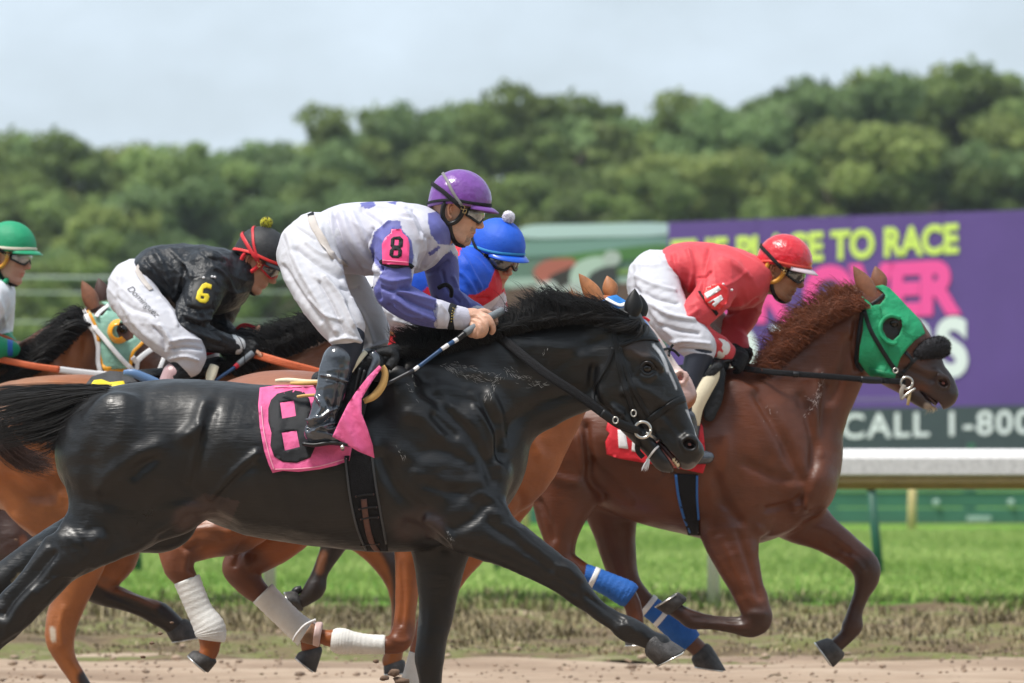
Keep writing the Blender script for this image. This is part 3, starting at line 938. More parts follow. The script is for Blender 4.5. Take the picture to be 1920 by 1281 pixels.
for px in (505 - 833, 505, 1338, 1338 + 833):
    g = Geo(); x = px2x(px, DR)
    g.add(tube_w([(x, DR, -0.05), (x, DR, 0.5), (x, DR, 0.9)], [0.043, 0.042, 0.042], 16))
    g.make('rail_post', M['postwhite'], rail)
    g = Geo(); g.add(tube_w([(x, DR - 0.30, 0.99), (x, DR - 0.2, 0.86), (x, DR, 0.70)], [0.02, 0.02, 0.02], 8)); g.make('rail_bracket', M['railtan'], rail)

M['postgreen'] = material('green_post', (0.010, 0.085, 0.050), rough=0.55, var=0.15)
M['posttan'] = material('tan_post', (0.56, 0.44, 0.20), rough=0.6, var=0.1)
def leaning(px0, py0, px1, py1, r, mat, label, name='boundary_post', grp=None):
    Db = F * H / (py1 - HZ)
    a = P(px1, py1, Db); a.z = -0.03; b = P(px0, py0, Db)
    root = empty(name, tuple(a), label, 'post', grp)
    Geo().add(tube_w([tuple(a), tuple(a.lerp(b, 0.5)), tuple(b)], [r * 1.1, r, r * 0.92], 14)).make('post_shaft', mat, root)
    Geo().add(tube_w([tuple(b), tuple(b + (b - a).normalized() * 0.035)], [r * 1.15, r * 0.6], 14)).make('post_cap', plain('brown_cap', (0.13, 0.08, 0.04)), root)
    Geo().add(tube_w([tuple(a + Vector((0, 0, 0.0))), tuple(a + Vector((0, 0, 0.06)))], [r * 1.9, r * 1.5], 14)).make('post_socket', plain('rust', (0.32, 0.16, 0.07)), root)
leaning(1634, 918, 1651, 1102, 0.038, M['postgreen'], 'leaning dark green post on the turf between the lead horse and the picture edge')
leaning(928, 900, 936, 1092, 0.030, M['postgreen'], 'dark green post seen under the black horse beside its reaching foreleg')
leaning(254, 900, 259, 1096, 0.034, M['postgreen'], 'dark green post seen under the belly of the horses at the left')
leaning(1712, 880, 1709, 1010, 0.050, M['posttan'], 'cream yellow post standing in front of the green hoarding right of the green post')
leaning(984, 880, 986, 1010, 0.045, M['posttan'], 'cream yellow post glimpsed between the chestnut legs at centre')

# ---------------------------------------------------------------- green hoarding below the billboard
DW = 70.5
M['hoard'] = material('green_hoarding', (0.045, 0.155, 0.10), rough=0.6, var=0.15, vscale=2)
M['hoardlight'] = material('green_hoarding_light', (0.13, 0.28, 0.20), rough=0.6, var=0.2, vscale=2)
M['kick'] = material('hoarding_kickboard', (0.34, 0.26, 0.13), rough=0.8, var=0.2)
hw = empty('hoarding', (0, DW, 0), 'low green corrugated hoarding along the far edge of the turf', 'hoarding')
g = Geo(); g2 = Geo()
zz = [0.10, 0.30, 0.50, 0.68, 0.86]
for i in range(4):
    (g2 if i in (2,) else g).add(box((0, DW + 0.02 * (i % 2), (zz[i] + zz[i + 1]) / 2), (60, 0.06, zz[i + 1] - zz[i] - 0.012), 0.01))
g.make('board', M['hoard'], hw, smooth=False); g2.make('board', M['hoardlight'], hw, smooth=False)
Geo().add(box((0, DW - 0.05, 0.04), (60, 0.10, 0.12), 0.01)).make('kickboard', M['kick'], hw, smooth=False)
for i in range(-8, 9):
    Geo().add(box((i * 2.5 + 0.7, DW + 0.10, 0.55), (0.09, 0.09, 1.1), 0.01)).make('hoarding_post', M['hoard'], hw, smooth=False)
for px in (1755, 1895):
    Geo().add(ico((px2x(px, DW), DW - 0.06, 0.36), 0.05, 2, (1, 0.4, 1))).make('clip', plain('pale_green_clip', (0.3, 0.42, 0.36)), hw)
Geo().add(box((px2x(1835, DW), DW - 0.065, 0.16), (0.30, 0.03, 0.07), 0.008)).make('clip', plain('pale_green_clip', (0.3, 0.42, 0.36)), hw)

# ---------------------------------------------------------------- billboard
DB = 74.0
# the sign stands at a slight angle: its right end is nearer the lens
BX0, BX1 = px2x(1253, 76.0), px2x(2080, 70.8)
def bb(px, py, lift=0.0):
    """point of the slanted sign face under a photo pixel"""
    s = (px - 1253.0) / (2080.0 - 1253.0)
    x0, y0, x1, y1 = BX0, 76.0, BX1, 70.8
    # intersect the ray with the vertical plane through both ends
    dx, dy = (px - 960.0) / F, 1.0
    t = (x0 * (y1 - y0) - y0 * (x1 - x0)) / (dx * (y1 - y0) - dy * (x1 - x0))
    p = P(px, py, t * dy)
    return p - Vector((0, lift, 0))
M['bbpurple'] = material('purple_vinyl', (0.108, 0.052, 0.235), rough=0.45, var=0.10, vscale=0.8)
M['bbdark'] = material('dark_vinyl', (0.045, 0.060, 0.068), rough=0.5, var=0.1)
M['bblime'] = material('lime_vinyl', (0.62, 0.74, 0.14), rough=0.5)
M['bbpink'] = material('pink_print', (0.86, 0.075, 0.33), rough=0.5)
M['bbwhite'] = material('white_print', (0.72, 0.74, 0.76), rough=0.5)
sign = empty('billboard', tuple(bb(1253, 845)), 'big purple billboard with lime, pink and white lettering behind the rail', 'billboard')
def quadpanel(name, pxs, mat, parent, lift=0.0, thick=0.10):
    a = [bb(x, y, lift) for x, y in pxs]; n = len(a)
    v = a + [p + Vector((0, thick, 0)) for p in a]
    f = [tuple(range(n))] + [tuple(range(n, 2 * n))[::-1]] + [(i, i + n, (i + 1) % n + n, (i + 1) % n) for i in range(n)]
    return Geo().add((v, f)).make(name, mat, parent, smooth=False)
quadpanel('panel', [(1253, 417), (2080, 388), (2080, 757), (1253, 772)], M['bbpurple'], sign)
quadpanel('phone_panel', [(1253, 772.6), (2080, 757.6), (2080, 848), (1253, 848)], M['bbdark'], sign)
for px in (1300, 1560, 1820, 2060):
    b_ = bb(px, 848); Geo().add(box((b_.x, b_.y + 0.2, 0.55), (0.16, 0.16, 1.3), 0.01)).make('sign_leg', M['hoard'], sign, smooth=False)
for px_ in (1418, 1592, 1766, 1940):
    quadpanel('panel_seam', [(px_, 412 - (px_ - 1253) * .035), (px_ + 1.6, 412 - (px_ - 1253) * .035), (px_ + 1.6, 770 - (px_ - 1253) * .018), (px_, 770 - (px_ - 1253) * .018)], plain('vinyl_seam', (.085, .045, .19), .5), sign, .006, .004)
def lettering(s, x0, x1, yb0, yt0, yb1, yt1, mat, bold, name='lettering', space=1.0):
    """text whose box runs from (x0, yb0..yt0) to (x1, yb1..yt1) in photo pixels, fixed to the sign"""
    v, f = text_geo(s, 1.0, 0.0, bold, space=space)
    w_ = v[:, 0].max() - v[:, 0].min(); cap = v[:, 1].max()
    lo = min(0, v[:, 1].min()); V = []
    for p in v:
        u = (p[0] - v[:, 0].min()) / w_; h = (p[1]) / cap
        x = x0 + (x1 - x0) * u; yb = yb0 + (yb1 - yb0) * u; yt = yt0 + (yt1 - yt0) * u
        V.append(bb(x, yb + (yt - yb) * h, 0.02))
    n = len(V); V2 = V + [p + Vector((0, 0.015, 0)) for p in V]
    return Geo().add((V2, [tuple(g_) for g_ in f])).make(name, mat, sign, smooth=False)
lettering('THE PLACE TO RACE', 1258, 1797, 502, 450, 472, 418, M['bblime'], 0.042)
lettering('FOR OVER', 1268, 1803, 606, 512, 582, 484, M['bbpink'], 0.058)
lettering('20 YEARS', 1290, 1815, 712, 618, 700, 592, M['bbwhite'], 0.045)
lettering('CALL 1-800', 1578, 1935, 822, 776, 812, 768, M['bbwhite'], 0.016, space=1.12)
g = Geo()
for i in range(26):
    x = 1602 + i * 4.0; p = bb(x, 749 - 0.02 * i, 0.01); g.add(box(tuple(p), (0.016, 0.004, 0.05 if i % 3 else 0.07), 0))
g.make('small_print', plain('small_print', (0.30, 0.24, 0.42)), sign, smooth=False)

# the printed picture panel left of it
pan = empty('picture_board', tuple(P(1100, 848, 77)), 'blurred printed race picture board left of the purple billboard', 'billboard')
DP = 77.0
def flatpoly(name, pts, rgb, lift, parent=pan, D=DP, thick=0.02, cs=True):
    p = catmull(np.array(pts, float), 4, True) if cs else np.array(pts, float)
    a = [P(x, y, D - lift) for x, y in p]; n = len(a)
    v = a + [q + Vector((0, thick, 0)) for q in a]
    from mathutils.geometry import tessellate_polygon
    tri = tessellate_polygon([[Vector((q.x, q.z, 0)) for q in a]])
    f = [tuple(t) for t in tri] + [(i, i + n, (i + 1) % n + n, (i + 1) % n) for i in range(n)]
    return Geo().add((v, f)).make(name, plain('print_%02d%02d%02d' % tuple(int(c * 99) for c in rgb), rgb, 0.5), parent, smooth=False)
flatpoly('panel', [(840, 436), (1251, 418), (1251, 846), (840, 846)], (0.15, 0.225, 0.185), 0, thick=0.1, cs=False)
flatpoly('printed_shape', [(985, 424), (1100, 420), (1249, 419), (1249, 440), (1100, 445), (985, 446)], (0.55, 0.66, 0.68), 0.01)
flatpoly('printed_shape', [(850, 466), (900, 458), (1060, 452), (1249, 446), (1249, 470), (1100, 476), (900, 486), (850, 488)], (0.22, 0.34, 0.31), 0.013)
flatpoly('printed_shape', [(1040, 482), (1140, 468), (1249, 458), (1249, 478), (1150, 490), (1050, 494)], (0.10, 0.22, 0.07), 0.016)
flatpoly('printed_shape', [(960, 522), (1150, 520), (1249, 518), (1249, 534), (1100, 540), (960, 541)], (0.42, 0.50, 0.46), 0.018)
flatpoly('printed_shape', [(1150, 506), (1249, 502), (1249, 512), (1150, 514)], (0.28, 0.38, 0.12), 0.02)
flatpoly('printed_shape', [(960, 540), (1249, 536), (1249, 600), (960, 604)], (0.16, 0.09, 0.075), 0.022)
flatpoly('printed_shape', [(1000, 508), (1020, 490), (1050, 485), (1075, 486), (1078, 500), (1050, 510), (1030, 530), (1010, 528)], (0.50, 0.14, 0.11), 0.03)
flatpoly('printed_shape', [(1030, 520), (1060, 505), (1078, 500), (1070, 530), (1040, 536)], (0.05, 0.04, 0.04), 0.034)
flatpoly('printed_shape', [(1068, 520), (1080, 495), (1110, 482), (1140, 484), (1150, 500), (1110, 510), (1095, 540), (1075, 540)], (0.52, 0.60, 0.54), 0.038)
flatpoly('printed_shape', [(1100, 530), (1120, 505), (1155, 502), (1150, 540), (1120, 552)], (0.06, 0.055, 0.06), 0.042)
flatpoly('printed_shape', [(1130, 484), (1140, 471), (1160, 474), (1163, 490), (1150, 499), (1135, 496)], (0.50, 0.52, 0.50), 0.046)
flatpoly('printed_shape', [(1005, 535), (1040, 528), (1050, 560), (1020, 560)], (0.60, 0.60, 0.60), 0.05)
flatpoly('printed_shape', [(1050, 545), (1080, 530), (1120, 545), (1120, 575), (1070, 575)], (0.50, 0.50, 0.50), 0.054)
for px in (900, 1200):
    x = px2x(px, DP); Geo().add(box((x, DP + 0.2, 0.5), (0.14, 0.14, 1.2), 0.01)).make('sign_leg', M['hoard'], pan, smooth=False)

# ---------------------------------------------------------------- fence with pale cables far left
DF = 95.0
ff = empty('cable_fence', (px2x(250, DF), DF, 0), 'distant fence with pale cables strung before the trees at left', 'fence')
xa, xb = px2x(-120, DF), px2x(720, DF)
for yy, r in ((519, 0.028), (548, 0.02), (603, 0.018)):
    z = P(0, yy, DF).z
    Geo().add(tube_w([(xa, DF, z), ((xa + xb) / 2, DF, z - 0.03), (xb, DF, z + 0.02)], [r] * 3, 8)).make('cable', plain('pale_cable', (0.27, 0.31, 0.27)), ff)
for i in range(4):
    x = xa + (xb - xa) * (i + 0.5) / 4
    Geo().add(tube_w([(x, DF + 0.05, -0.05), (x, DF + 0.05, P(0, 515, DF).z)], [0.05, 0.045], 10)).make('fence_post', plain('dark_fence_post', (0.05, 0.07, 0.05)), ff)

# ---------------------------------------------------------------- trees
def leaf_mat(name, c):
    m = bpy.data.materials.new(name); m.use_nodes = True; t = m.node_tree; b = t.nodes['Principled BSDF']; L = t.links
    b.inputs['Roughness'].default_value = 0.6; b.inputs['Specular IOR Level'].default_value = 0.25
    a = t.nodes.new('ShaderNodeVertexColor'); a.layer_name = 'col'
    oi = t.nodes.new('ShaderNodeObjectInfo')
    hs = t.nodes.new('ShaderNodeHueSaturation')
    mr = t.nodes.new('ShaderNodeMapRange'); mr.inputs[3].default_value = 0.75; mr.inputs[4].default_value = 1.3
    L.new(oi.outputs['Random'], mr.inputs[0]); L.new(mr.outputs[0], hs.inputs['Value']); L.new(a.outputs['Color'], hs.inputs['Color'])
    L.new(hs.outputs['Color'], b.inputs['Base Color'])
    tr = t.nodes.new('ShaderNodeBsdfTranslucent'); ms = t.nodes.new('ShaderNodeMixShader'); ms.inputs[0].default_value = .48; L.new(hs.outputs['Color'], tr.inputs['Color']); L.new(b.outputs[0], ms.inputs[1]); L.new(tr.outputs[0], ms.inputs[2]); L.new(ms.outputs[0], t.nodes['Material Output'].inputs['Surface'])
    return m
M['leaf'] = leaf_mat('leaf', None)
M['bark'] = material('bark', (0.10, 0.075, 0.05), rough=0.9, var=0.3, vscale=3, bump=0.8, bscale=6)
def make_tree(seed, height, spread, tone):
    rs = np.random.RandomState(seed)
    # trunk and limbs
    g = Geo(); th = height * 0.42
    g.add(tube_w([(0, 0, -0.1), (0.1, 0, th * 0.5), (rs.uniform(-.3, .3), 0, th), (rs.uniform(-.5, .5), 0, height * 0.75)], [0.34, 0.25, 0.19, 0.06], 9))
    tips = []
    for i in range(9):
        a = i * 2.4 + rs.rand(); z0 = th * rs.uniform(0.55, 1.25); ln = spread * rs.uniform(0.5, 0.9)
        e = (math.cos(a) * ln, math.sin(a) * ln, z0 + height * rs.uniform(0.12, 0.4))
        g.add(tube_w([(0, 0, z0), (e[0] * .5, e[1] * .5, z0 + (e[2] - z0) * .65), e], [0.13, 0.08, 0.03], 6)); tips.append(e)
    trunk = (np.array(g.v), g.f)
    # crown: uneven clumps of many leaf faces
    cl = []
    for i in range(64):
        a = rs.rand() * 6.28; u = rs.rand() ** 0.55; z = height * rs.uniform(0.14, 0.98)
        zr = (z / height - 0.16) / 0.84
        rr = spread * (0.35 + 0.75 * math.sin(math.pi * min(1, zr * 0.85 + 0.12))) * u
        cl.append((math.cos(a) * rr, math.sin(a) * rr, z, rs.uniform(0.07, 0.17) * height * 0.6))
    V = []; C = []
    for (cx, cy, cz, cr_) in cl:
        n = 330
        d = rs.randn(n, 3); d /= np.linalg.norm(d, axis=1, keepdims=True)
        rad = cr_ * (0.55 + 0.5 * rs.rand(n) ** 0.6) * (0.75 + 0.35 * vnoise(d * 2 + cx))
        p = np.array([cx, cy, cz]) + d * rad[:, None] * np.array([1.15, 1.15, 0.8])
        s = rs.uniform(0.08, 0.20, n)
        nrm = d + rs.randn(n, 3) * 0.6; nrm /= np.linalg.norm(nrm, axis=1, keepdims=True)
        t1 = np.cross(nrm, rs.randn(n, 3)); t1 /= np.linalg.norm(t1, axis=1, keepdims=True); t2 = np.cross(nrm, t1)
        q = np.stack([p - t1 * s[:, None], p + t2 * s[:, None] * 0.6, p + t1 * s[:, None], p - t2 * s[:, None] * 0.6], 1)
        V.append(q.reshape(-1, 3))
        base = np.array(tone) * (0.8 + 0.45 * rs.rand()); cc = base[None] * (0.75 + 0.5 * rs.rand(n, 1))
        C.append(np.repeat(cc, 4, axis=0))
    V = np.concatenate(V); C = np.concatenate(C); f = np.arange(len(V)).reshape(-1, 4)
    return trunk, (V, f, C)
protos = []
tones = [(0.20, 0.27, 0.088), (0.25, 0.32, 0.098), (0.165, 0.24, 0.092), (0.285, 0.345, 0.105), (0.22, 0.30, 0.09)]
for k in range(5):
    tr, cw = make_tree(40 + k, 10.0, 3.3, tones[k])
    m1 = obj_from('trunk', tr[0], tr[1], M['bark']); m2 = obj_from('crown', cw[0], cw[1], M['leaf'], colors=cw[2], smooth=False)
    protos.append((m1, m2))
rs = np.random.RandomState(11)
# (photo x, photo y of the top, distance)
sky_line = [(-60, 280), (0, 266), (60, 258), (130, 258), (190, 290), (240, 298), (300, 304), (345, 278), (400, 280), (460, 312), (505, 294), (560, 276), (615, 268), (660, 222), (720, 218), (785, 206), (855, 200), (925, 216), (990, 198), (1055, 184), (1125, 190),
            (1180, 216), (1235, 218), (1290, 215), (1345, 206), (1400, 204), (1465, 190), (1530, 166), (1600, 152), (1655, 168), (1710, 156), (1780, 134), (1850, 150), (1925, 156), (2000, 150)]
front_line = [(-20, 380, 'olive'), (110, 360, 0), (230, 400, 0), (330, 350, 0), (430, 372, 0), (545, 385, 0), (640, 330, 0), (740, 350, 0), (860, 300, 0), (980, 345, 0), (1100, 310, 0), (1210, 330, 0), (1300, 302, 0), (1420, 290, 0), (1530, 268, 0),
              (1640, 250, 0), (1740, 262, 0), (1850, 280, 0), (1960, 240, 0)]
low_line = [(x, 455 + 18 * math.sin(x * 0.02)) for x in range(-60, 2000, 105)]
kinds = ['mid green', 'yellowish green', 'deep green', 'pale olive', 'fresh green']
def where(px):
    pts = [(0, 'above the green-capped rider at the left edge'), (170, 'between the green and the black caps'), (330, 'above the back of the rider in black'), (480, 'above the black cap with the pompom'),
           (640, 'above the white breeches of the rider in white'), (760, 'above the white jacket'), (870, 'directly above the purple helmet'), (960, 'just right of the purple helmet'), (1080, 'above the picture board'), (1200, 'above the left end of the purple billboard'),
           (1330, 'above the back of the rider in red'), (1470, 'above the red helmet'), (1620, 'above the hooded chestnut head'), (1760, 'above the end of the lime lettering'), (1900, 'at the right edge above the billboard'), (-300, 'well beyond the left edge'), (2250, 'well beyond the right end of the billboard')]
    return min(pts, key=lambda p: abs(p[0] - px))[1]
row_w = {0: 'tall back-row tree', 1: 'middle-row tree', 2: 'low bushy front tree'}
ntree = 0; seen = {}
sky_line += [(x, 300 + 14 * math.sin(x * .03)) for x in range(-520, -80, 62)] + [(x, 150 + 16 * math.sin(x * .03)) for x in range(2070, 2420, 62)]
front_line += [(x, 400, 0) for x in range(-480, -60, 105)] + [(x, 260, 0) for x in range(2070, 2400, 105)]
low_line += [(x, 460) for x in range(-500, -80, 105)] + [(x, 450) for x in range(2040, 2400, 105)]
for row, line, Dm in ((0, sky_line, 250), (1, front_line, 232), (2, low_line, 214)):
    for it in line:
        px, py = it[0], it[1]
        D = Dm + rs.uniform(-6, 6); hgt = H + (HZ - py) * D / F + 0.15; k = int(rs.randint(5)); s = hgt / 10.0
        kk = kinds[k]
        lab = '%s %s %s' % (kk, row_w[row], where(px))
        seen[lab] = seen.get(lab, 0) + 1
        if seen[lab] > 1:
            lab = '%s %s %s' % (kk, row_w[row].replace('breaking the skyline', 'on the skyline'), where(px)) + ['', ', right one', ', third from left', ', fourth from left', ', fifth from left', ', sixth from left', ', seventh from left', ', eighth from left'][min(seen[lab], 8) - 1]
        words = lab.split()
        root = empty('tree', (px2x(px, D), D, 0), lab, 'tree', 'trees in the wood behind the course')
        wd = s if row else s * 0.92
        for src in protos[k]:
            c = src.copy(); col.objects.link(c); c.parent = root; c.location = (0, 0, 0)
            c.scale = (max(wd, 0.75), max(wd, 0.75), s); c.rotation_euler = (0, 0, rs.rand() * 6.28)
        ntree += 1
for a, b in protos:
    bpy.data.objects.remove(a); bpy.data.objects.remove(b)
# dark thicket closing the foot of the wood
n = 60000; rs = np.random.RandomState(5)
x = rs.uniform(-32, 32, n); zt = 2.6 + 1.6 * fbm(np.stack([x * 0.35, x * 0, x * 0], 1), 3) + 1.2
z = rs.rand(n) * zt; y = 205 + rs.rand(n) * 5 + 0.5 * z
p = np.stack([x, y, z], 1); s = rs.uniform(0.12, 0.26, n)
nr = rs.randn(n, 3); nr /= np.linalg.norm(nr, axis=1, keepdims=True); t1 = np.cross(nr, rs.randn(n, 3)); t1 /= np.linalg.norm(t1, axis=1, keepdims=True); t2 = np.cross(nr, t1)
q = np.stack([p - t1 * s[:, None], p + t2 * s[:, None] * .6, p + t1 * s[:, None], p - t2 * s[:, None] * .6], 1).reshape(-1, 3)
cc = np.repeat(np.array([[0.055, 0.10, 0.035]]) * (0.6 + 0.8 * rs.rand(n, 1)), 4, axis=0)
o = obj_from('undergrowth', q, np.arange(len(q)).reshape(-1, 4), M['leaf'], smooth=False, colors=cc)
tag(o, 'dark green thicket along the foot of the wood', 'undergrowth', kind='stuff')

# clods and crumbs loose on the worn strip beside the rail and on the harrowed dirt
n = 2600; rs = np.random.RandomState(21)
y = rs.uniform(27.5, 35.5, n); x = rs.uniform(-6.4, 6.4, n); r_ = rs.uniform(.004, .011, n) * (1 + (rs.rand(n) < .05) * 1.4)
kv, kf = ico((0, 0, 0), 1, 1); kv = np.array(kv); V = []; 
for i in range(n): V.append(kv * (1 + .4 * (rs.rand(len(kv), 1) - .5)) * r_[i] * np.array([1.3, 1.1, .7]) + np.array([x[i], y[i], .015 + .02 * rs.rand() + (.03 if y[i] > 33 else 0)]))
kf = np.array(kf); Fk = (np.arange(n)[:, None, None] * len(kv) + kf[None]).reshape(-1, 3)
cc = np.repeat(np.array([[.30, .215, .155]]) * (.6 + .7 * rs.rand(n, 1)), len(kv), axis=0)
o = obj_from('loose_dirt', np.concatenate(V), Fk, M['clod'] if 'clod' in M else material('loose_clod', vcol=True, rough=.95), colors=cc, smooth=False)
tag(o, 'loose brown crumbs of dirt along the verge', 'dirt', kind='stuff')
# even, thin air that pales the far wood
hz = obj_from('haze', box((0, 190, 24), (460, 470, 52.4))[0], box((0, 190, 24), (460, 470, 52.4))[1], None, smooth=False)
hm = bpy.data.materials.new('thin_haze'); hm.use_nodes = True; t = hm.node_tree; t.nodes.clear()
o_ = t.nodes.new('ShaderNodeOutputMaterial'); pv = t.nodes.new('ShaderNodeVolumePrincipled'); pv.inputs['Color'].default_value = (.86, .92, 1, 1); pv.inputs['Density'].default_value = .00022; pv.inputs['Anisotropy'].default_value = .3
t.links.new(pv.outputs[0], o_.inputs['Volume']); hz.data.materials.append(hm); tag(hz, 'thin pale haze over the course and wood', 'haze', kind='stuff')

# ---------------------------------------------------------------- unseen stand, added behind the lens to block frontal light on the horses
gs = empty('light_blocking_stand', (0, -24, 0), 'large dark unseen stand added behind the lens to cut the frontal light', 'light_blocking_stand')
st_ = Geo()
for k in range(16): st_.add(box((0, -16 - k * 0.95, 0.3 + k * 0.31), (110, 0.95, 0.6 + k * 0.62), 0))
st_.make('blocker_steps', plain('stand_concrete', (.16, .155, .15), .9), gs, smooth=False)
g = Geo()
for k in range(16): g.add(box((0, -16.1 - k * 0.95, 0.95 + k * 0.62), (108, 0.08, 0.42), 0))
g.make('blocker_seat_backs', plain('stand_seats', (.03, .06, .05), .6), gs, smooth=False)
Geo().add(box((0, -24, 15.2), (114, 19, .5), 0)).make('blocker_roof', plain('stand_roof', (.12, .12, .13), .7), gs, smooth=False)
Geo().add(box((0, -32.4, 8), (112, .6, 16), 0)).make('blocker_wall', plain('stand_wall', (.09, .09, .10), .8), gs, smooth=False)
for x in range(-50, 51, 20): Geo().add(box((x, -17.5, 7.6), (.6, .6, 15), 0)).make('blocker_column', plain('stand_column', (.2, .2, .2), .7), gs, smooth=False)

# ================================================================ horses: shared pieces
def root_at(name, px, D, label, cat, group=None):
    x = (px - 960.0) * D / F
    return empty(name, (x, D, 0.0), label, cat, group)

def horse_mesh(S, D, root, strokes, paints, base, matn, vox=0.009, voy=0.011, refine=(), clip=None, skin_noise=0.0012, extra=None):
    v, f = S.build(vox, voy, refine, clip)
    v = sculpt(v, f, [(s_[0], s_[1] * (1.28 if D < 23 else 1.1), s_[2] * (1.4 if D < 23 else 2.1), *s_[3:]) for s_ in strokes], D)
    n = vnormals(v, f)
    if skin_noise:
        v = v + n * (skin_noise * fbm(v * np.array([14.0, 14, 22]), 3) + .0034 * vnoise(v * np.array([7.0, 7, 5]) + 3 * vnoise(v * 3)[:, None]))[:, None]
    c = np.tile(np.array(base, float), (len(v), 1))
    # coat is a little paler on belly and flank folds where the hair thins: broad soft clouds only
    c *= (1 + 0.10 * fbm(v * 3.1, 3))[:, None]
    if extra is not None: extra(v, c)
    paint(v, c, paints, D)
    return obj_from('body', v, f, M[matn], root, colors=np.clip(c, 0, 1))

def ear_geo(D, base_a, base_b, tip, yo, open_side=1, depth=0.022):
    """leaf-shaped cupped ear: base edge points, tip (px)"""
    a = np.array(base_a, float); b = np.array(base_b, float); t = np.array(tip, float)
    ax = t - (a + b) / 2; L = np.linalg.norm(ax); ax /= L
    pr = np.array([-ax[1], ax[0]]); hw = abs(np.dot(b - a, pr)) / 2
    ma = (a + b) / 2
    rows = 12; seg = 16; v = []; f = []
    for layer in (0, 1):
        for i in range(rows + 1):
            s = i / rows
            wv = hw * (0.95 + 0.55 * math.sin(min(1.0, s * 1.55) * math.pi * 0.62)) * (1 - s ** 2.6) * 0.82 + 0.4
            bend = 0.10 * hw * math.sin(s * 3.0)
            for j in range(seg + 1):
                th = -1.25 * math.pi / 2 + 1.25 * math.pi * j / seg   # wraps round like a cornet
                u = math.sin(th) * (1 - 0.12 * layer); dd = math.cos(th) * (1 - 0.25 * layer)
                p2 = ma + ax * (L * s) + pr * (u * wv + bend)
                w_ = P(p2[0], p2[1], D + yo)
                w_.y += -open_side * dd * depth * (1 - s ** 2) + open_side * depth * 0.3
                v.append(w_)
    k = seg + 1; N = (rows + 1) * k
    for i in range(rows):
        for j in range(seg):
            q = (i * k + j, i * k + j + 1, (i + 1) * k + j + 1, (i + 1) * k + j)
            f.append(q); f.append(tuple(N + z for z in q[::-1]))
    for i in range(rows):
        f.append((i * k, (i + 1) * k, N + (i + 1) * k, N + i * k)); j = seg
        f.append((i * k + j, N + i * k + j, N + (i + 1) * k + j, (i + 1) * k + j))
    return v, f

def horse_eye(D, px, py, r, bvh, root, name='eye', lid=None):
    l, n = hit(bvh, px, py)
    if l is None: l = P(px, py, D - 0.1)
    rr = r * D / F
    return Geo().add(ico((l.x, l.y + rr * 0.5, l.z), rr, 3)).make(name, M['eye'], root)

def nostril_geo(D, cx, cy, rx, ry, ang, bvh):
    """dark opening: a shallow cup with a raised rim laid on the muzzle"""
    pass

# ================================================================ the black horse, number 8
D8 = 22.2
h8 = root_at('racehorse', 640, D8, 'glossy black racehorse in full gallop, nearest the camera, under a pink number 8 cloth', 'horse', 'racehorses galloping along the dirt track')
S = Sdf(D8)
# trunk (top and bottom outlines, half width in metres)
S.loft([(196, 775, 192, 905, .17), (240, 728, 226, 968, .25), (310, 712, 318, 975, .285), (400, 713, 396, 972, .29), (490, 722, 498, 1008, .295), (600, 722, 625, 1026, .30),
        (680, 706, 715, 1033, .28), (738, 676, 792, 1032, .25), (775, 664, 850, 1012, .225)], k=.05)
# neck
S.chain([(800, 815, 150, 0, .70), (850, 850, 98, 0, .95), (858, 800, 112, 0, .80), (893, 748, 122, 0, .56), (965, 712, 112, 0, .50), (1036, 692, 98, 0, .50), (1105, 684, 82, 0, .55), (1140, 680, 76, 0, .6)], k=.05, sub=8)
# head: skull, cheek, nose, muzzle, lower jaw
S.loft([(1168, 588, 1105, 690, .088), (1205, 600, 1106, 728, .10), (1226, 636, 1122, 768, .105), (1246, 672, 1150, 786, .100), (1262, 706, 1182, 800, .082), (1277, 740, 1206, 806, .066),
        (1291, 776, 1220, 815, .058), (1304, 812, 1232, 838, .058), (1311, 838, 1252, 852, .056)], k=.02)
S.ell(1142, 722, 38, 52, -20, -0.055, .052, .03)          # round cheek, near side
S.ell(1142, 722, 38, 52, -20, 0.055, .052, .03)
S.chain([(1296, 846, 24, 0, 1.15), (1289, 862, 19, 0, 1.3)], k=.02)          # upper lip
S.chain([(1150, 765, 20, 0, 2.6), (1192, 808, 20, 0, 1.7), (1222, 838, 19, 0, 1.3), (1243, 862, 21, 0, 1.25), (1256, 873, 14, 0, 1.3)], k=.015)   # lower jaw and chin
S.chain([(1230, 824, 2.5, 0, 9), (1250, 847, 5, 0, 7), (1266, 869, 7.5, 0, 7), (1272, 888, 7, 0, 7)], k=.006, op='s')      # open mouth
S.chain([(1184, 655, 6, -.088), (1200, 668, 9, -.092), (1224, 676, 9, -.086), (1240, 690, 6, -.076)], k=.02)     # brow over the eye
S.ell(1213, 691, 13, 11, -20, -.115, .022, .012, 's')
S.chain([(1205, 707, 4, -.098), (1216, 709, 5, -.096), (1228, 703, 4, -.09)], k=.01)
S.chain([(1170, 735, 7, -.10), (1200, 745, 7, -.088), (1235, 762, 5, -.07)], k=.02)     # facial crest
S.ell(1291, 830, 21, 18, -30, -.058, .016, .012)            # nostril flare
S.ell(1293, 833, 12, 9, -25, -.070, .032, .007, 's')
S.ell(1178, 600, 26, 24, 0, 0, .07, .02)           # poll
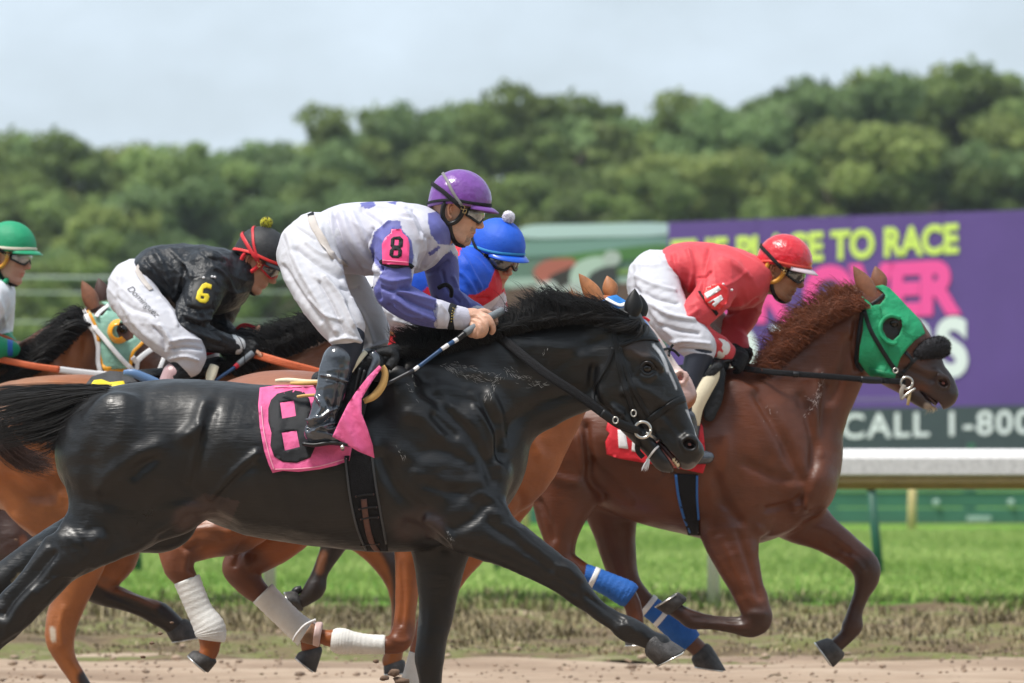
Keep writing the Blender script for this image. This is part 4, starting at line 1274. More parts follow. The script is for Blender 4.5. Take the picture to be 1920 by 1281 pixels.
# near hind leg driving back
S.chain([(225, 850, 118, -.06, .78), (250, 915, 106, -.10, .64), (216, 962, 84, -.13, .6), (162, 1012, 58, -.15, .68), (118, 1054, 41, -.15, .85), (90, 1086, 36, -.15, .9), (52, 1125, 35, -.15, .9), (16, 1162, 34, -.15, .85), (-20, 1203, 27, -.15, .85), (-60, 1268, 21, -.15, .85), (-92, 1340, 21, -.15, .9),
         (-112, 1372, 27, -.15, .9), (-118, 1398, 20, -.15)], k=.05)
S.chain([(92, 1015, 10, -.15), (60, 1062, 9, -.15), (28, 1100, 9, -.15), (2, 1130, 12, -.15), (-12, 1150, 14, -.15)], k=.035)   # tendon to the point of hock
S.ell(335, 955, 62, 46, 30, -.12, .10, .05)                 # stifle
# far hind leg
S.chain([(260, 900, 100, .08, .6), (300, 960, 75, .13, .6), (225, 978, 60, .15, .7), (126, 1020, 46, .15), (48, 1062, 36, .15), (-10, 1108, 33, .15), (-60, 1180, 24, .15), (-120, 1260, 20, .15), (-150, 1310, 24, .15), (-160, 1345, 19, .15)], k=.05)
# near foreleg reaching forward
S.chain([(800, 800, 110, -.10, .42), (850, 880, 100, -.13, .44), (866, 945, 84, -.14, .5), (912, 995, 56, -.15, .7), (975, 1032, 43, -.15, .8), (1025, 1062, 35, -.15, .85), (1058, 1084, 31, -.15, .95), (1082, 1108, 26, -.15, .95), (1112, 1136, 19, -.15), (1148, 1162, 18, -.15), (1174, 1178, 24, -.15),
         (1196, 1188, 22, -.15), (1218, 1200, 19, -.15), (1238, 1210, 21, -.15)], k=.04)
S.ell(1064, 1080, 27, 20, -45, -.168, .032, .02)
S.ell(1180, 1180, 25, 21, -30, -.155, .036, .015)
S.chain([(1046, 1062, 12, -.165), (1066, 1070, 16, -.17), (1082, 1086, 13, -.165)], k=.02)   # knee bones
# far foreleg bearing weight
S.chain([(830, 960, 80, .10, .5), (826, 1030, 55, .13, .65), (822, 1090, 42, .14, .8), (818, 1150, 33, .14, .85), (810, 1200, 28, .14), (806, 1232, 28, .14), (806, 1262, 23, .14), (808, 1310, 18, .14), (810, 1350, 17, .14), (812, 1372, 23, .14), (822, 1395, 18, .14)], k=.04)
# surface muscles, near side
S.ell(765, 770, 46, 92, 24, -.20, .055, .05)     # shoulder blade edge
S.ell(865, 820, 52, 88, -30, -.15, .055, .05)
S.ell(905, 890, 42, 50, 20, -.12, .06, .04)      # breast
S.ell(780, 900, 78, 58, -18, -.20, .07, .04)     # triceps
S.ell(858, 985, 60, 42, -35, -.19, .05, .04)
S.ell(230, 830, 70, 95, 15, -.19, .09, .05)
S.ell(175, 900, 52, 90, 10, -.14, .09, .04)
S.ell(300, 880, 60, 70, -30, -.20, .07, .05)
strokes8 = [
    # haunch and flank
    ([(384, 762), (372, 795), (352, 815)], 12, .016), ([(392, 775), (382, 810), (372, 850), (356, 905)], 12, -.014), ([(376, 800), (366, 850), (354, 905)], 6, .012),
    ([(340, 790), (330, 850), (318, 910), (300, 950)], 30, -.012), ([(480, 850), (445, 880), (418, 910), (395, 932)], 5, .009), ([(470, 875), (440, 900), (405, 940)], 9, -.008),
    ([(296, 836), (250, 858), (205, 892), (190, 915)], 12, .010), ([(285, 862), (265, 876), (250, 892)], 9, -.011), ([(240, 745), (236, 790), (225, 830)], 14, .006), ([(190, 800), (170, 860), (165, 930), (180, 990)], 16, -.007),
    ([(118, 905), (150, 935), (200, 940)], 14, -.008), ([(130, 985), (150, 1010), (190, 1000), (220, 960)], 22, -.010), ([(106, 1000), (140, 1015), (180, 1010)], 12, .008),
    ([(186, 1012), (165, 1050), (140, 1080)], 14, .009), ([(220, 1000), (180, 1060), (140, 1100)], 16, -.010), ([(330, 980), (290, 1000), (240, 1030), (180, 1062)], 8, .009), ([(360, 965), (330, 985), (300, 1005)], 8, -.008),
    ([(88, 1030), (50, 1075), (10, 1115)], 6, .007), ([(98, 1040), (62, 1085), (30, 1120), (8, 1150)], 7, -.012), ([(60, 1110), (30, 1145), (15, 1175)], 8, .008), ([(70, 1150), (50, 1185), (20, 1210)], 10, -.007), ([(0, 1200), (25, 1185), (50, 1180)], 6, .006),
    ([(140, 1078), (110, 1082), (88, 1096), (70, 1115)], 2.2, .004), ([(98, 1060), (92, 1080), (100, 1085)], 2, .003),
    ([(330, 1000), (360, 985), (392, 966), (430, 985)], 10, -.006), ([(300, 962), (340, 950), (385, 955)], 10, .008),
    # ribs and girth
    ([(430, 860), (440, 910), (470, 960)], 12, -.003), ([(475, 870), (490, 930), (520, 980)], 10, .003), ([(520, 900), (535, 950), (560, 990)], 10, .003), ([(560, 900), (580, 960), (600, 1000)], 10, .003), ([(400, 985), (500, 1000), (600, 1018)], 10, -.004),
    # shoulder
    ([(800, 712), (830, 760), (870, 800), (905, 850), (925, 900)], 11, -.014), ([(818, 730), (850, 765), (885, 800), (915, 850)], 7, .006), ([(815, 782), (835, 800), (852, 815)], 8, -.010), ([(765, 690), (768, 740), (800, 762)], 14, .008), ([(742, 700), (750, 780), (745, 850)], 14, .008),
    ([(770, 775), (800, 790), (822, 815)], 10, .012), ([(715, 860), (735, 905), (765, 940), (790, 960)], 12, -.014), ([(700, 830), (712, 880), (730, 930)], 8, .006), ([(760, 850), (800, 870), (850, 870)], 16, .006), ([(790, 850), (830, 845), (880, 870)], 10, -.007),
    ([(800, 905), (840, 920), (880, 925)], 10, -.009), ([(780, 890), (830, 905), (900, 905)], 9, .006), ([(880, 925), (920, 935), (950, 960)], 9, .008), ([(905, 945), (890, 970), (850, 990)], 12, -.012),
    ([(800, 968), (826, 990), (852, 1022)], 7, .010), ([(770, 985), (800, 1000), (835, 1025)], 10, -.011), ([(745, 950), (770, 965), (800, 975)], 12, .009), ([(860, 1020), (920, 1030), (990, 1062), (1030, 1090)], 7, -.008), ([(930, 965), (985, 1010), (1035, 1052)], 8, .006), ([(920, 985), (970, 1020), (1030, 1068)], 8, -.009),
    ([(1040, 1090), (1060, 1100), (1075, 1112)], 6, -.008), ([(1045, 1062), (1065, 1065), (1085, 1085)], 5, .007), ([(1050, 1080), (1070, 1088)], 5, -.006), ([(1100, 1118), (1140, 1145), (1165, 1163)], 4, -.006), ([(1095, 1138), (1130, 1163), (1158, 1184)], 4, .005), ([(1175, 1166), (1190, 1185)], 5, .005), ([(1185, 1196), (1200, 1203)], 5, -.005),
    # neck
    ([(745, 700), (800, 700), (850, 712), (900, 722)], 12, -.008), ([(790, 735), (850, 745), (900, 760), (935, 790)], 12, -.010), ([(1100, 735), (1050, 745), (1000, 765), (960, 800), (935, 850)], 12, -.012), ([(1110, 700), (1060, 710), (1000, 718)], 22, -.010), ([(1090, 665), (1040, 650), (980, 645)], 14, .008),
    ([(1130, 640), (1090, 655), (1040, 690)], 10, -.007), ([(905, 740), (930, 800), (940, 860)], 6, -.009), ([(920, 735), (945, 790), (950, 840)], 5, .005), ([(890, 760), (915, 800), (935, 870)], 4, .005), ([(860, 690), (900, 700), (960, 715)], 9, .006),
    # face
    ([(1112, 690), (1108, 720), (1118, 750), (1140, 772)], 6, -.012), ([(1128, 695), (1124, 730), (1140, 762), (1165, 775)], 7, .004), ([(1160, 660), (1180, 680), (1190, 705)], 6, -.004), ([(1180, 725), (1215, 735), (1245, 755)], 7, .006), ([(1185, 745), (1220, 760), (1250, 780)], 8, -.006),
    ([(1245, 770), (1262, 795), (1278, 815)], 7, -.006), ([(1240, 800), (1262, 820), (1275, 840)], 6, -.004), ([(1232, 815), (1252, 838), (1270, 862)], 3, .004), ([(1215, 660), (1228, 672), (1238, 688)], 4, .003), ([(1200, 690), (1190, 710), (1200, 725)], 3, .002), ([(1245, 730), (1240, 745), (1225, 765)], 2, .002),
]
blk = (0.0044, 0.0037, 0.0038)
paints8 = [
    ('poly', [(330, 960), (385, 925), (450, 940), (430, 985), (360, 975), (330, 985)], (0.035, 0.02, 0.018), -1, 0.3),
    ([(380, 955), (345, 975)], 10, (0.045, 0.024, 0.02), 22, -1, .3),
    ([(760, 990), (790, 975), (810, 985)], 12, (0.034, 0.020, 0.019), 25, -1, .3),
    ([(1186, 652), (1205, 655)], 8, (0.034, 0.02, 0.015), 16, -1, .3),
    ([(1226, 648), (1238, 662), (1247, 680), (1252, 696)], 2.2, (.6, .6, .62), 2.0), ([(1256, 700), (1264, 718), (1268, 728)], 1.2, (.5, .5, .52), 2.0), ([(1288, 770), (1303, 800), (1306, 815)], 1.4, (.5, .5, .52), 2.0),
    ([(782, 1152), (784, 1168)], 5, (.09, .085, .075), 3, .05, 1), ([(38, 1080), (28, 1092)], 4, (.17, .14, .09), 4, .05, 1),
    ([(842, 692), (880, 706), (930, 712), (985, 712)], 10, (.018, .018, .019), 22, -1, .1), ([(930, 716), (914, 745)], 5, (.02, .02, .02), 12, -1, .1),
    ([(1255, 852), (1268, 868)], 4, (.24, .09, .08), 3), ([(1276, 872), (1290, 876), (1300, 872)], 3, (.10, .09, .085), 5), ([(1262, 878), (1240, 880), (1225, 868)], 6, (.035, .033, .033), 10),
]
sx = lambda px: (px - 960) * D8 / F
sz = lambda py: H - (py - HZ) * D8 / F
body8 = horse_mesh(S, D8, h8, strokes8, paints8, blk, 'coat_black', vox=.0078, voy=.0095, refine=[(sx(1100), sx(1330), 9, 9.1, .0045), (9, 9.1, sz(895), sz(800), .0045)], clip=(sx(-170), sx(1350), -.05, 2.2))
b8 = bvh_of(body8)
# hooves
for (cor, sol, yo) in (((1226, 1188, 1212, 1222), (1287, 1219, 1231, 1248), -.15),):
    hf = Geo().add(hoof_geo(D8, cor, sol, yo)).make('hoof', M['hoof'], h8); Geo().add(shoe_geo(D8, sol, yo)).make('horseshoe', M['steel'], hf)
for (cor, sol, yo) in (((842, 1392, 800, 1396), (856, 1408, 798, 1410), .14), ((-100, 1388, -138, 1392), (-84, 1408, -140, 1410), -.15), ((-142, 1352, -175, 1345), (-135, 1385, -180, 1382), .15)):
    hf = Geo().add(hoof_geo(D8, cor, sol, yo)).make('hoof', M['hoof'], h8); Geo().add(shoe_geo(D8, sol, yo)).make('horseshoe', M['steel'], hf)
LAT = plain('dried_lather', (.34, .335, .33), .9)
def lather(root, D, bvh, strokes, seed, mat=None):
    rs = np.random.RandomState(seed); g = Geo()
    for (pts, spread, n, ln) in strokes:
        c = catmull(np.array(pts, float), 8)
        for _ in range(n):
            i = rs.randint(0, len(c) - 1); d = c[min(i + 1, len(c) - 1)] - c[i]; an = math.atan2(d[1], d[0]) + rs.randn() * .28
            p = c[i] + rs.randn(2) * spread * np.array([1.3, .8]); L_ = ln * .75 * (.3 + rs.rand()); cv = rs.randn() * .25
            q = [(p[0] + L_ * t * math.cos(an + cv * t), p[1] + L_ * t * math.sin(an + cv * t)) for t in (0, .5, 1)]
            W, N = strap_pts(q, D, bvh, .0015, 3); k = len(W)
            g.add(ribbon(W, N, (.3 + .9 * rs.rand() ** 2) * D / F * np.interp(np.linspace(0, 1, k), [0, .4, 1], [.4, 1, .3]), .0008))
    return g.make('sweat_lather', mat or LAT, root)
lather(h8, D8, b8, [([(838, 686), (865, 700), (905, 712)], 5, 60, 14), ([(850, 678), (880, 690), (930, 706)], 4, 34, 10), ([(948, 690), (965, 705), (992, 710)], 4, 34, 10), ([(942, 704), (922, 722), (910, 752)], 3.5, 40, 10), ([(975, 712), (1020, 726)], 5, 20, 12),
                    ([(742, 836), (752, 850), (760, 866)], 2, 16, 7), ([(838, 996), (852, 1026)], 1.5, 14, 7), ([(1024, 654), (1018, 668)], 1.5, 7, 6), ([(760, 700), (790, 760)], 10, 8, 10)], 5)
# ears
e = Geo().add(ear_geo(D8, (1168, 596), (1200, 590), (1190, 541), -.045, 1, .03)).make('ear', M['mane_black'], h8)
e = Geo().add(ear_geo(D8, (1190, 592), (1214, 596), (1200, 552), .045, 1, .03)).make('ear', M['mane_black'], h8)
# eye, with lids
horse_eye(D8, 1213, 691, 10.5, b8, h8)
l, n = hit(b8, 1224, 676)
def ring_lid(D, pts, r, root, mat, yo_off, bvh, name='eyelid'):
    W = []
    for p in catmull(np.array(pts, float), 4):
        q, _ = hit(bvh, p[0], p[1]); dd = q.y if q is not None else D - .1
        W.append(tuple(P(p[0], p[1], dd - yo_off)))
    return Geo().add(tube_w(W, np.interp(np.linspace(0, 1, len(W)), [0, .5, 1], [r * .4, r, r * .4]), 8)).make(name, mat, root)
M['lidblack'] = material('black_eyelid', (0.012, 0.011, 0.012), rough=0.3)
ring_lid(D8, [(1200, 690), (1206, 681), (1216, 679), (1225, 685), (1229, 693)], .005, h8, M['lidblack'], .004, b8)
ring_lid(D8, [(1201, 693), (1208, 701), (1218, 702), (1227, 697)], .004, h8, M['lidblack'], .003, b8)
# inside of the nostril, gums, teeth
Geo().add(ico(tuple(P(1294, 834, D8 - .030)), .018, 2, (1.2, .6, .8))).make('nostril_lining', M['flesh'], h8)
Geo().add(tube_w([tuple(P(1234, 828, D8)), tuple(P(1254, 850, D8)), tuple(P(1270, 868, D8)), tuple(P(1277, 876, D8))], [.008, .016, .017, .012], 12, 2.2)).make('gum', plain('dark_gum', (.05, .022, .022), .3), h8)
Geo().add(tube_w([tuple(P(1240, 842, D8)), tuple(P(1254, 860, D8)), tuple(P(1266, 876, D8))], [.005, .009, .008], 10, 3.6)).make('tongue', M['flesh'], h8)
g = Geo()
for i, (x, y) in enumerate(((1264, 862), (1268, 867), (1271, 871))):
    for s in (-1, 0, 1): g.add(ico(tuple(P(x, y, D8 + s * .018 - .012)), .0095, 1, (1, .9, 1.3)))
g.make('teeth', M['tooth'], h8)
# whiskers on the chin
v_, f_ = hair([[(1235, 880, 0), (1240, 888, 0), (1225, 896, 0)], [(1262, 884, 0), (1272, 890, 0), (1262, 899, 0)]], 26, D8, .0006, 4, .02, 3); obj_from('whiskers', v_, f_, M['mane_black'], h8)

# mane, forelock, tail
def crest(pts): return pts
mane = [
    [(740, 664, -.05), (748, 650, -.04), (738, 640, -.04), (742, 626, -.05)], [(770, 664, -.06), (775, 640, -.05), (760, 625, -.05), (738, 622, -.05)], [(800, 662, -.06), (812, 632, -.05), (795, 612, -.05), (765, 608, -.05)],
    [(850, 652, -.06), (852, 622, -.06), (838, 605, -.05), (808, 602, -.05)], [(900, 640, -.06), (905, 624, -.06), (894, 614, -.05), (876, 613, -.05)], [(940, 625, -.06), (950, 606, -.06), (946, 594, -.05), (932, 590, -.05)],
    [(980, 615, -.07), (990, 590, -.07), (986, 572, -.05), (966, 566, -.05)], [(1020, 606, -.07), (1022, 575, -.07), (1012, 556, -.06), (995, 548, -.05)], [(1055, 600, -.07), (1052, 572, -.07), (1035, 552, -.06), (1018, 545, -.05)],
    [(1090, 598, -.07), (1085, 578, -.08), (1065, 562, -.08), (1040, 556, -.06)], [(1125, 596, -.07), (1118, 578, -.08), (1100, 568, -.08), (1075, 566, -.07)], [(1160, 594, -.07), (1150, 582, -.08), (1130, 572, -.08), (1108, 570, -.08)],
]
v1, f1 = hair(mane, 2300, D8, .0017, 6.5, .022, 11, clump=70)
v2, f2 = hair([[(a[0][0], a[0][1] + 8, -.09), (a[0][0] - 8, a[0][1] - 4, -.10), (a[0][0] - 30, a[0][1] - 6, -.11), (a[0][0] - 55, a[0][1] + 2, -.11)] for a in mane], 1100, D8, .0017, 5, .012, 12, clump=50)
v3, f3 = hair([[(740, 670, .0), (760, 655, .0), (760, 645, 0), (745, 640, 0)], [(1000, 612, 0), (1000, 595, 0), (990, 585, 0), (970, 580, 0)], [(1165, 596, 0), (1160, 585, 0), (1140, 580, 0), (1120, 578, 0)]], 1400, D8, .0022, 7, .03, 13)
v4, f4 = hair([[(g_[0][0], g_[0][1], g_[0][2])] + [(p[0] - 4, p[1] - 7, p[2]) for p in g_[1:]] for g_ in mane], 420, D8, .0010, 11, .03, 17, sub=5, curl=4)
o = obj_from('mane', np.concatenate([v1, v2, v3, v4]), np.concatenate([f1, f2 + len(v1), f3 + len(v1) + len(v2), f4 + len(v1) + len(v2) + len(v3)]), M['mane_black'], h8)
fl = [[(1180, 592, -.04), (1160, 585, -.09), (1130, 572, -.10), (1105, 560, -.09)], [(1178, 600, -.06), (1150, 592, -.10), (1118, 585, -.11), (1085, 588, -.11)], [(1186, 604, -.08), (1160, 602, -.105), (1140, 606, -.11), (1120, 612, -.11)],
      [(1198, 600, -.07), (1180, 612, -.11), (1160, 618, -.11), (1140, 618, -.11)], [(1200, 606, -.06), (1212, 612, -.08), (1205, 628, -.10), (1190, 630, -.11)]]
v1, f1 = hair(fl, 520, D8, .0016, 5, .012, 14, clump=22); obj_from('forelock', v1, f1, M['mane_black'], h8)
tail = [[(205, 728, 0), (140, 727, 0), (60, 729, 0), (-40, 740, 0), (-150, 760, 0)], [(203, 734, 0), (140, 738, 0), (70, 748, 0), (0, 762, 0), (-120, 790, 0)], [(200, 742, -.02), (145, 752, 0), (90, 772, 0), (20, 792, 0), (-90, 815, 0)],
        [(196, 752, -.03), (150, 772, 0), (105, 800, 0), (40, 815, 0), (-60, 826, 0)], [(192, 760, -.03), (155, 785, 0), (125, 808, 0), (100, 830, 0), (60, 842, 0)], [(188, 768, -.03), (160, 790, 0), (140, 812, 0), (122, 832, 0), (112, 850, 0)]]
v1, f1 = hair(tail, 1900, D8, .0014, 8, .045, 15, clump=46, sub=6, lenj=.4)
v2, f2 = hair([[(150, 772, 0), (120, 800, 0), (95, 830, 0), (75, 860, 0)], [(165, 778, 0), (140, 805, 0), (118, 835, 0), (104, 868, 0)]], 46, D8, .0009, 9, .03, 16, curl=9)
v3, f3 = tube(D8, [(240, 742, 14, 0), (210, 740, 14, 0), (175, 748, 10, 0), (130, 754, 5, 0)])
obj_from('tail', np.concatenate([v1, v2]), np.concatenate([f1, f2 + len(v1)]), M['mane_black'], h8)
obj_from('tail_dock', v3, f3, M['mane_black'], h8)

# ================================================================ jockeys: shared head, helmet, goggles, hands
class Head:
    """local axes: x out of the face, y away from the lens, z up; origin between the ears"""
    def __init__(self, px, py, D, pitch, yaw, s=1.0, roll=0.0):
        p, w_ = R(pitch), R(yaw)
        Ry = np.array([[math.cos(p), 0, math.sin(p)], [0, 1, 0], [-math.sin(p), 0, math.cos(p)]])
        Rz = np.array([[math.cos(w_), math.sin(w_), 0], [-math.sin(w_), math.cos(w_), 0], [0, 0, 1]])
        r_ = R(roll); Rx = np.array([[1, 0, 0], [0, math.cos(r_), -math.sin(r_)], [0, math.sin(r_), math.cos(r_)]])
        self.R = Rz @ Ry @ Rx; self.s = s; self.o = np.array(tuple(P(px, py, D)))
    def w(self, p):
        p = np.atleast_2d(np.asarray(p, float)); return self.o + (p * self.s) @ self.R.T
    def n(self, p):
        p = np.atleast_2d(np.asarray(p, float)); return p @ self.R.T
    def flesh(self, S, nose=1.0, chin=1.0):
        s = self.s
        def C(pts, k=.01, op='u', q=1.0):
            a = []
            for p in pts: a.append((*self.w(p[:3])[0], p[3] * s, q))
            a = catmull(a, 4) if len(a) > 1 else np.array(a); S.prims.append(('c', a, k, op))
        def E(c, r, k=.015, op='u'): S.prims.append(('e', (*self.w(c)[0], r[0] * s, r[1] * s, r[2] * s, self.R), k, op))
        E((-.012, 0, .045), (.098, .074, .092)); E((.028, 0, -.03), (.066, .060, .082), .03)
        C([(-.02, -.052, -.035, .018), (.02, -.046, -.078, .017), (.062, -.020, -.098, .015), (.070, 0, -.100, .017), (.062, .020, -.098, .015), (.02, .046, -.078, .017), (-.02, .052, -.035, .018)], .022)
        E((.072, 0, -.098), (.021, .022, .017 * chin), .012)
        E((.074, 0, -.055), (.022, .030, .026), .012)
        C([(.088, 0, .020, .009), (.100, 0, -.002, .0095), (.113, 0, -.024, .0115 * nose)], .010)
        C([(.100, -.012, -.030, .0075), (.104, 0, -.034, .006), (.100, .012, -.030, .0075)], .006)
        C([(.058, -.046, .030, .011), (.082, -.025, .034, .012), (.088, 0, .030, .010), (.082, .025, .034, .012), (.058, .046, .030, .011)], .012)
        for sy in (-1, 1):
            E((.056, sy * .045, -.014), (.024, .018, .016), .015)
            E((.082, sy * .032, .010), (.016, .017, .011), .012, 's')
            E((.074, sy * .031, .010), (.0125, .0125, .0125), .002)
            C([(-.004, sy * .072, .026, .006), (-.020, sy * .080, .030, .006), (-.028, sy * .082, .010, .0055), (-.018, sy * .077, -.018, .0055), (-.006, sy * .072, -.028, .007)], .005)
            C([(-.006, sy * .072, .018, .004), (-.016, sy * .077, .010, .0045), (-.010, sy * .075, -.008, .004)], .003)
        # lips with a parting line
        C([(.080, -.021, -.062, .004), (.092, -.008, -.056, .006), (.094, 0, -.057, .006), (.092, .008, -.056, .006), (.080, .021, -.062, .004)], .004)
        C([(.080, -.019, -.066, .004), (.089, -.008, -.070, .0065), (.090, 0, -.071, .0065), (.089, .008, -.070, .0065), (.080, .019, -.066, .004)], .004)
        C([(.084, -.024, -.064, .0022), (.098, 0, -.0635, .0022), (.084, .024, -.064, .0022)], .002, 's')
    def neck_to(self, S, px, py, D, r0=.056, r1=.066):
        a = self.w((-.035, 0, -.045))[0]; b = np.array(tuple(P(px, py, D)))
        S.prims.append(('c', catmull([(*a, r0, .95), (*((a + b) / 2), (r0 + r1) / 2 * .97, .95), (*b, r1, 1.0)], 4), .03, 'u'))
    def skin(self, v, c, tone, beard=None):
        q = (v - self.o) @ self.R / self.s
        x, y, z = q[:, 0], q[:, 1], q[:, 2]
        tone = np.array(tone)
        def blend(m, rgb): c[:] = c * (1 - m[:, None]) + np.array(rgb) * m[:, None]
        lips = np.exp(-(((x - .092) / .012) ** 2 + ((z + .0635) / .009) ** 2 + (y / .02) ** 2) ** 1.5)
        blend(np.clip(lips * 1.2, 0, .7), tone * np.array([.95, .55, .55]))
        nose = np.exp(-(((x - .112) / .014) ** 2 + ((z + .026) / .016) ** 2)); blend(nose * .3, tone * np.array([1.05, .75, .7]))
        ear = np.exp(-(((x + .015) / .02) ** 2 + ((z) / .035) ** 2)) * (np.abs(y) > .066); blend(ear * .35, tone * np.array([1.05, .7, .62]))
        if beard:
            nz = 0.6 + 0.4 * vnoise(v * 320)
            mo = np.exp(-(((z + .047) / .009) ** 2)) * (x > .062) * (np.abs(y) < .036)
            go = np.exp(-(((z + .092) / .018) ** 2)) * (x > .052) * (np.abs(y) < .032)
            st = np.clip((-.035 - z) / .03, 0, 1) * (x > -.02) * .35
            blend(np.clip(np.maximum(mo, go) * nz * beard, 0, .9), (.035, .024, .018)); blend(np.clip(st * beard * nz, 0, 1), (.07, .05, .04))

def head_gear(hd, root, cap, cap_mat_kw=None, band=None, peak=None, strap_c='black', harness='black', lens='lens', pom=None, stripes=(), seam=True, strap_hi=True, cname='helmet', chin=True, ridge=None):
    s = hd.s
    rx, ry, rz = .124, .104, .112; zc = .056
    def rim(a):
        c_ = math.cos(a)
        return .040 + .010 * c_ - .045 * max(0, -c_) ** 1.5 - .012 * math.sin(a) ** 2
    def surf(a, z, lift=0.0):
        t = max(-.9, min(.999, (z - zc) / rz)); r = math.sqrt(1 - t * t) if z > zc else math.sqrt(max(.05, 1 - (0.55 * t) ** 2))
        pinch = 1 - .02 * math.cos(2 * a)
        return np.array([.004 + (rx + lift) * r * math.cos(a) * pinch, (ry + lift) * r * math.sin(a), z])
    nu, nv = 56, 20; v = []; f = []
    for i in range(nu):
        a = 2 * math.pi * i / nu; zr = rim(a)
        th1 = math.acos(max(-1, min(1, (zr - zc) / rz))) if zr > zc else None
        for j in range(nv + 1):
            t = j / nv
            z = zc + rz * math.cos(t * math.pi / 2) if j <= nv - 3 else None
            if z is None or z < zr + .004: z = None
            if z is None:
                zz = max(zr, zc + rz * math.cos(min(1, (nv - 3) / nv) * math.pi / 2)) if j <= nv - 3 else None
            # blend evenly from the pole to the rim
            th = t * math.acos(max(-1.0, min(1.0, (zr - zc) / rz)))
            z = zc + rz * math.cos(th)
            p = surf(a, z)
            sm = 0.0
            if seam:
                for sa in (0.0, 1.05, 2.1, math.pi, -1.05, -2.1): 
                    dlt = (a - sa + math.pi) % (2 * math.pi) - math.pi
                    sm += -.0011 * math.exp(-(dlt / .045) ** 2)
            wr = .0012 * float(vnoise(np.array([[a * 2.0, z * 160, 3.0]]))[0]) * t
            p = p * (1 + (sm + wr) / .11)
            v.append(p)
    for i in range(nu):
        i2 = (i + 1) % nu
        for j in range(nv):
            f.append((i * (nv + 1) + j, i * (nv + 1) + j + 1, i2 * (nv + 1) + j + 1, i2 * (nv + 1) + j))
    n0 = len(v)
    for i in range(nu):
        a = 2 * math.pi * i / nu; p = surf(a, rim(a)) * np.array([.93, .93, 1]); v.append(p); v.append(p * np.array([.97, .97, 1]) + np.array([0, 0, .02]))
    for i in range(nu):
        i2 = (i + 1) % nu
        f.append((i * (nv + 1) + nv, n0 + 2 * i, n0 + 2 * i2, i2 * (nv + 1) + nv)); f.append((n0 + 2 * i, n0 + 2 * i + 1, n0 + 2 * i2 + 1, n0 + 2 * i2))
    kw = dict(rough=.34, bump2=.35, b2scale=30, var=.07, coat=.25, coat_r=.2); kw.update(cap_mat_kw or {})
    mcap = plain('cap_%02d%02d%02d' % tuple(int(c * 99) for c in cap), cap, **kw)
    helmet = Geo().add((hd.w(v), f)).make(cname, mcap, root)
    # peak
    v = []; f = []; na = 26
    for i in range(na + 1):
        a = R(-64) + R(128) * i / na; e = math.cos(a / R(64) * math.pi / 2) ** .6
        p0 = surf(a, rim(a) + .004); out_ = np.array([math.cos(a), math.sin(a) * .7, 0])
        for k_, (t, dz) in enumerate(((0, .003), (.45, .001), (1, -.006), (1, -.0095), (.45, -.0045), (0, -.003))):
            v.append(p0 + out_ * (.040 * e * t) + np.array([0, 0, dz - .004 * t * t]))
    for i in range(na):
        for k_ in range(6):
            k2 = (k_ + 1) % 6; f.append((i * 6 + k_, i * 6 + k2, i * 6 + 6 + k2, i * 6 + 6 + k_))
    pk = peak or cap
    Geo().add((hd.w(v), f)).make('peak', plain('peak_%02d%02d%02d' % tuple(int(c * 99) for c in pk), pk, rough=.4, coat=.2), helmet)
    def loop(z0, wd, mat, name, a0=-180, a1=180, tilt=0.0, lift=.0025):
        W = []; N = []
        for i in range(49):
            a = R(a0 + (a1 - a0) * i / 48); z = rim(a) + z0 + tilt * math.cos(a)
            W.append(surf(a, z, lift)); N.append((math.cos(a) * .85, math.sin(a), .15))
        W = hd.w(W); N = hd.n(N); N /= np.linalg.norm(N, axis=1, keepdims=True)
        Geo().add(ribbon(W, N, wd * s, .003)).make(name, mat, helmet)
    if band: loop(.014, band[1], band[0], 'cap_band')
    for (zz, wd, mat, tl) in stripes: loop(zz, wd, mat, 'cap_band', tilt=tl)
    if pom:
        rs = np.random.RandomState(9); c0 = surf(pom[3] if len(pom) > 3 else 0, zc + rz * (pom[5] if len(pom) > 5 else .995)) + np.array([pom[4] if len(pom) > 4 else 0, 0, .018])
        g = Geo(); g2 = Geo()
        for i in range(420):
            d = rs.randn(3); d /= np.linalg.norm(d); p = c0 + d * .012; q = c0 + d * (.024 + .005 * rs.rand())
            W = hd.w([p, (p + q) / 2 + rs.randn(3) * .001, q]); (g if (i % 3 or pom[1] is None) else g2).add(tube_w(W, [.0022, .0022, .0015], 4))
        g.add((hd.w(ico(tuple(c0), .019, 2)[0]), ico((0, 0, 0), 1, 2)[1]))
        g.make('pompom', pom[0], helmet)
        if pom[1] is not None: g2.make('pompom_dark_yarn', pom[1], helmet)
    # padded ear loop and chin strap
    hm = {'black': M['rubber'], 'yellow': plain('amber_leather', (.66, .30, .035), .45), 'red': plain('red_harness', (.66, .02, .03), .4)}[harness]
    for sy in (-1, 1):
        pth = [(-.040, .086, .034), (-.044, .088, .0), (-.034, .085, -.036), (-.008, .079, -.054), (.018, .076, -.038), (.032, .080, -.004), (.028, .088, .030)]
        pth = catmull([(a, sy * b, c) for a, b, c in pth], 5)
        Geo().add(tube_w(hd.w(pth), .0095 * s, 10, 1.0)).make('ear_guard', hm, helmet)
        if chin:
            pth = catmull([(-.004, sy * .079, -.050), (.012, sy * .066, -.085), (.034, sy * .036, -.113), (.050, sy * .0, -.122)], 5)
            N = hd.n([(0.1, sy * 1.0, -.5)] * len(pth)); N /= np.linalg.norm(N, axis=1, keepdims=True)
            Geo().add(ribbon(hd.w(pth), N, .018 * s, .006)).make('chin_strap', M['rubber'], helmet)
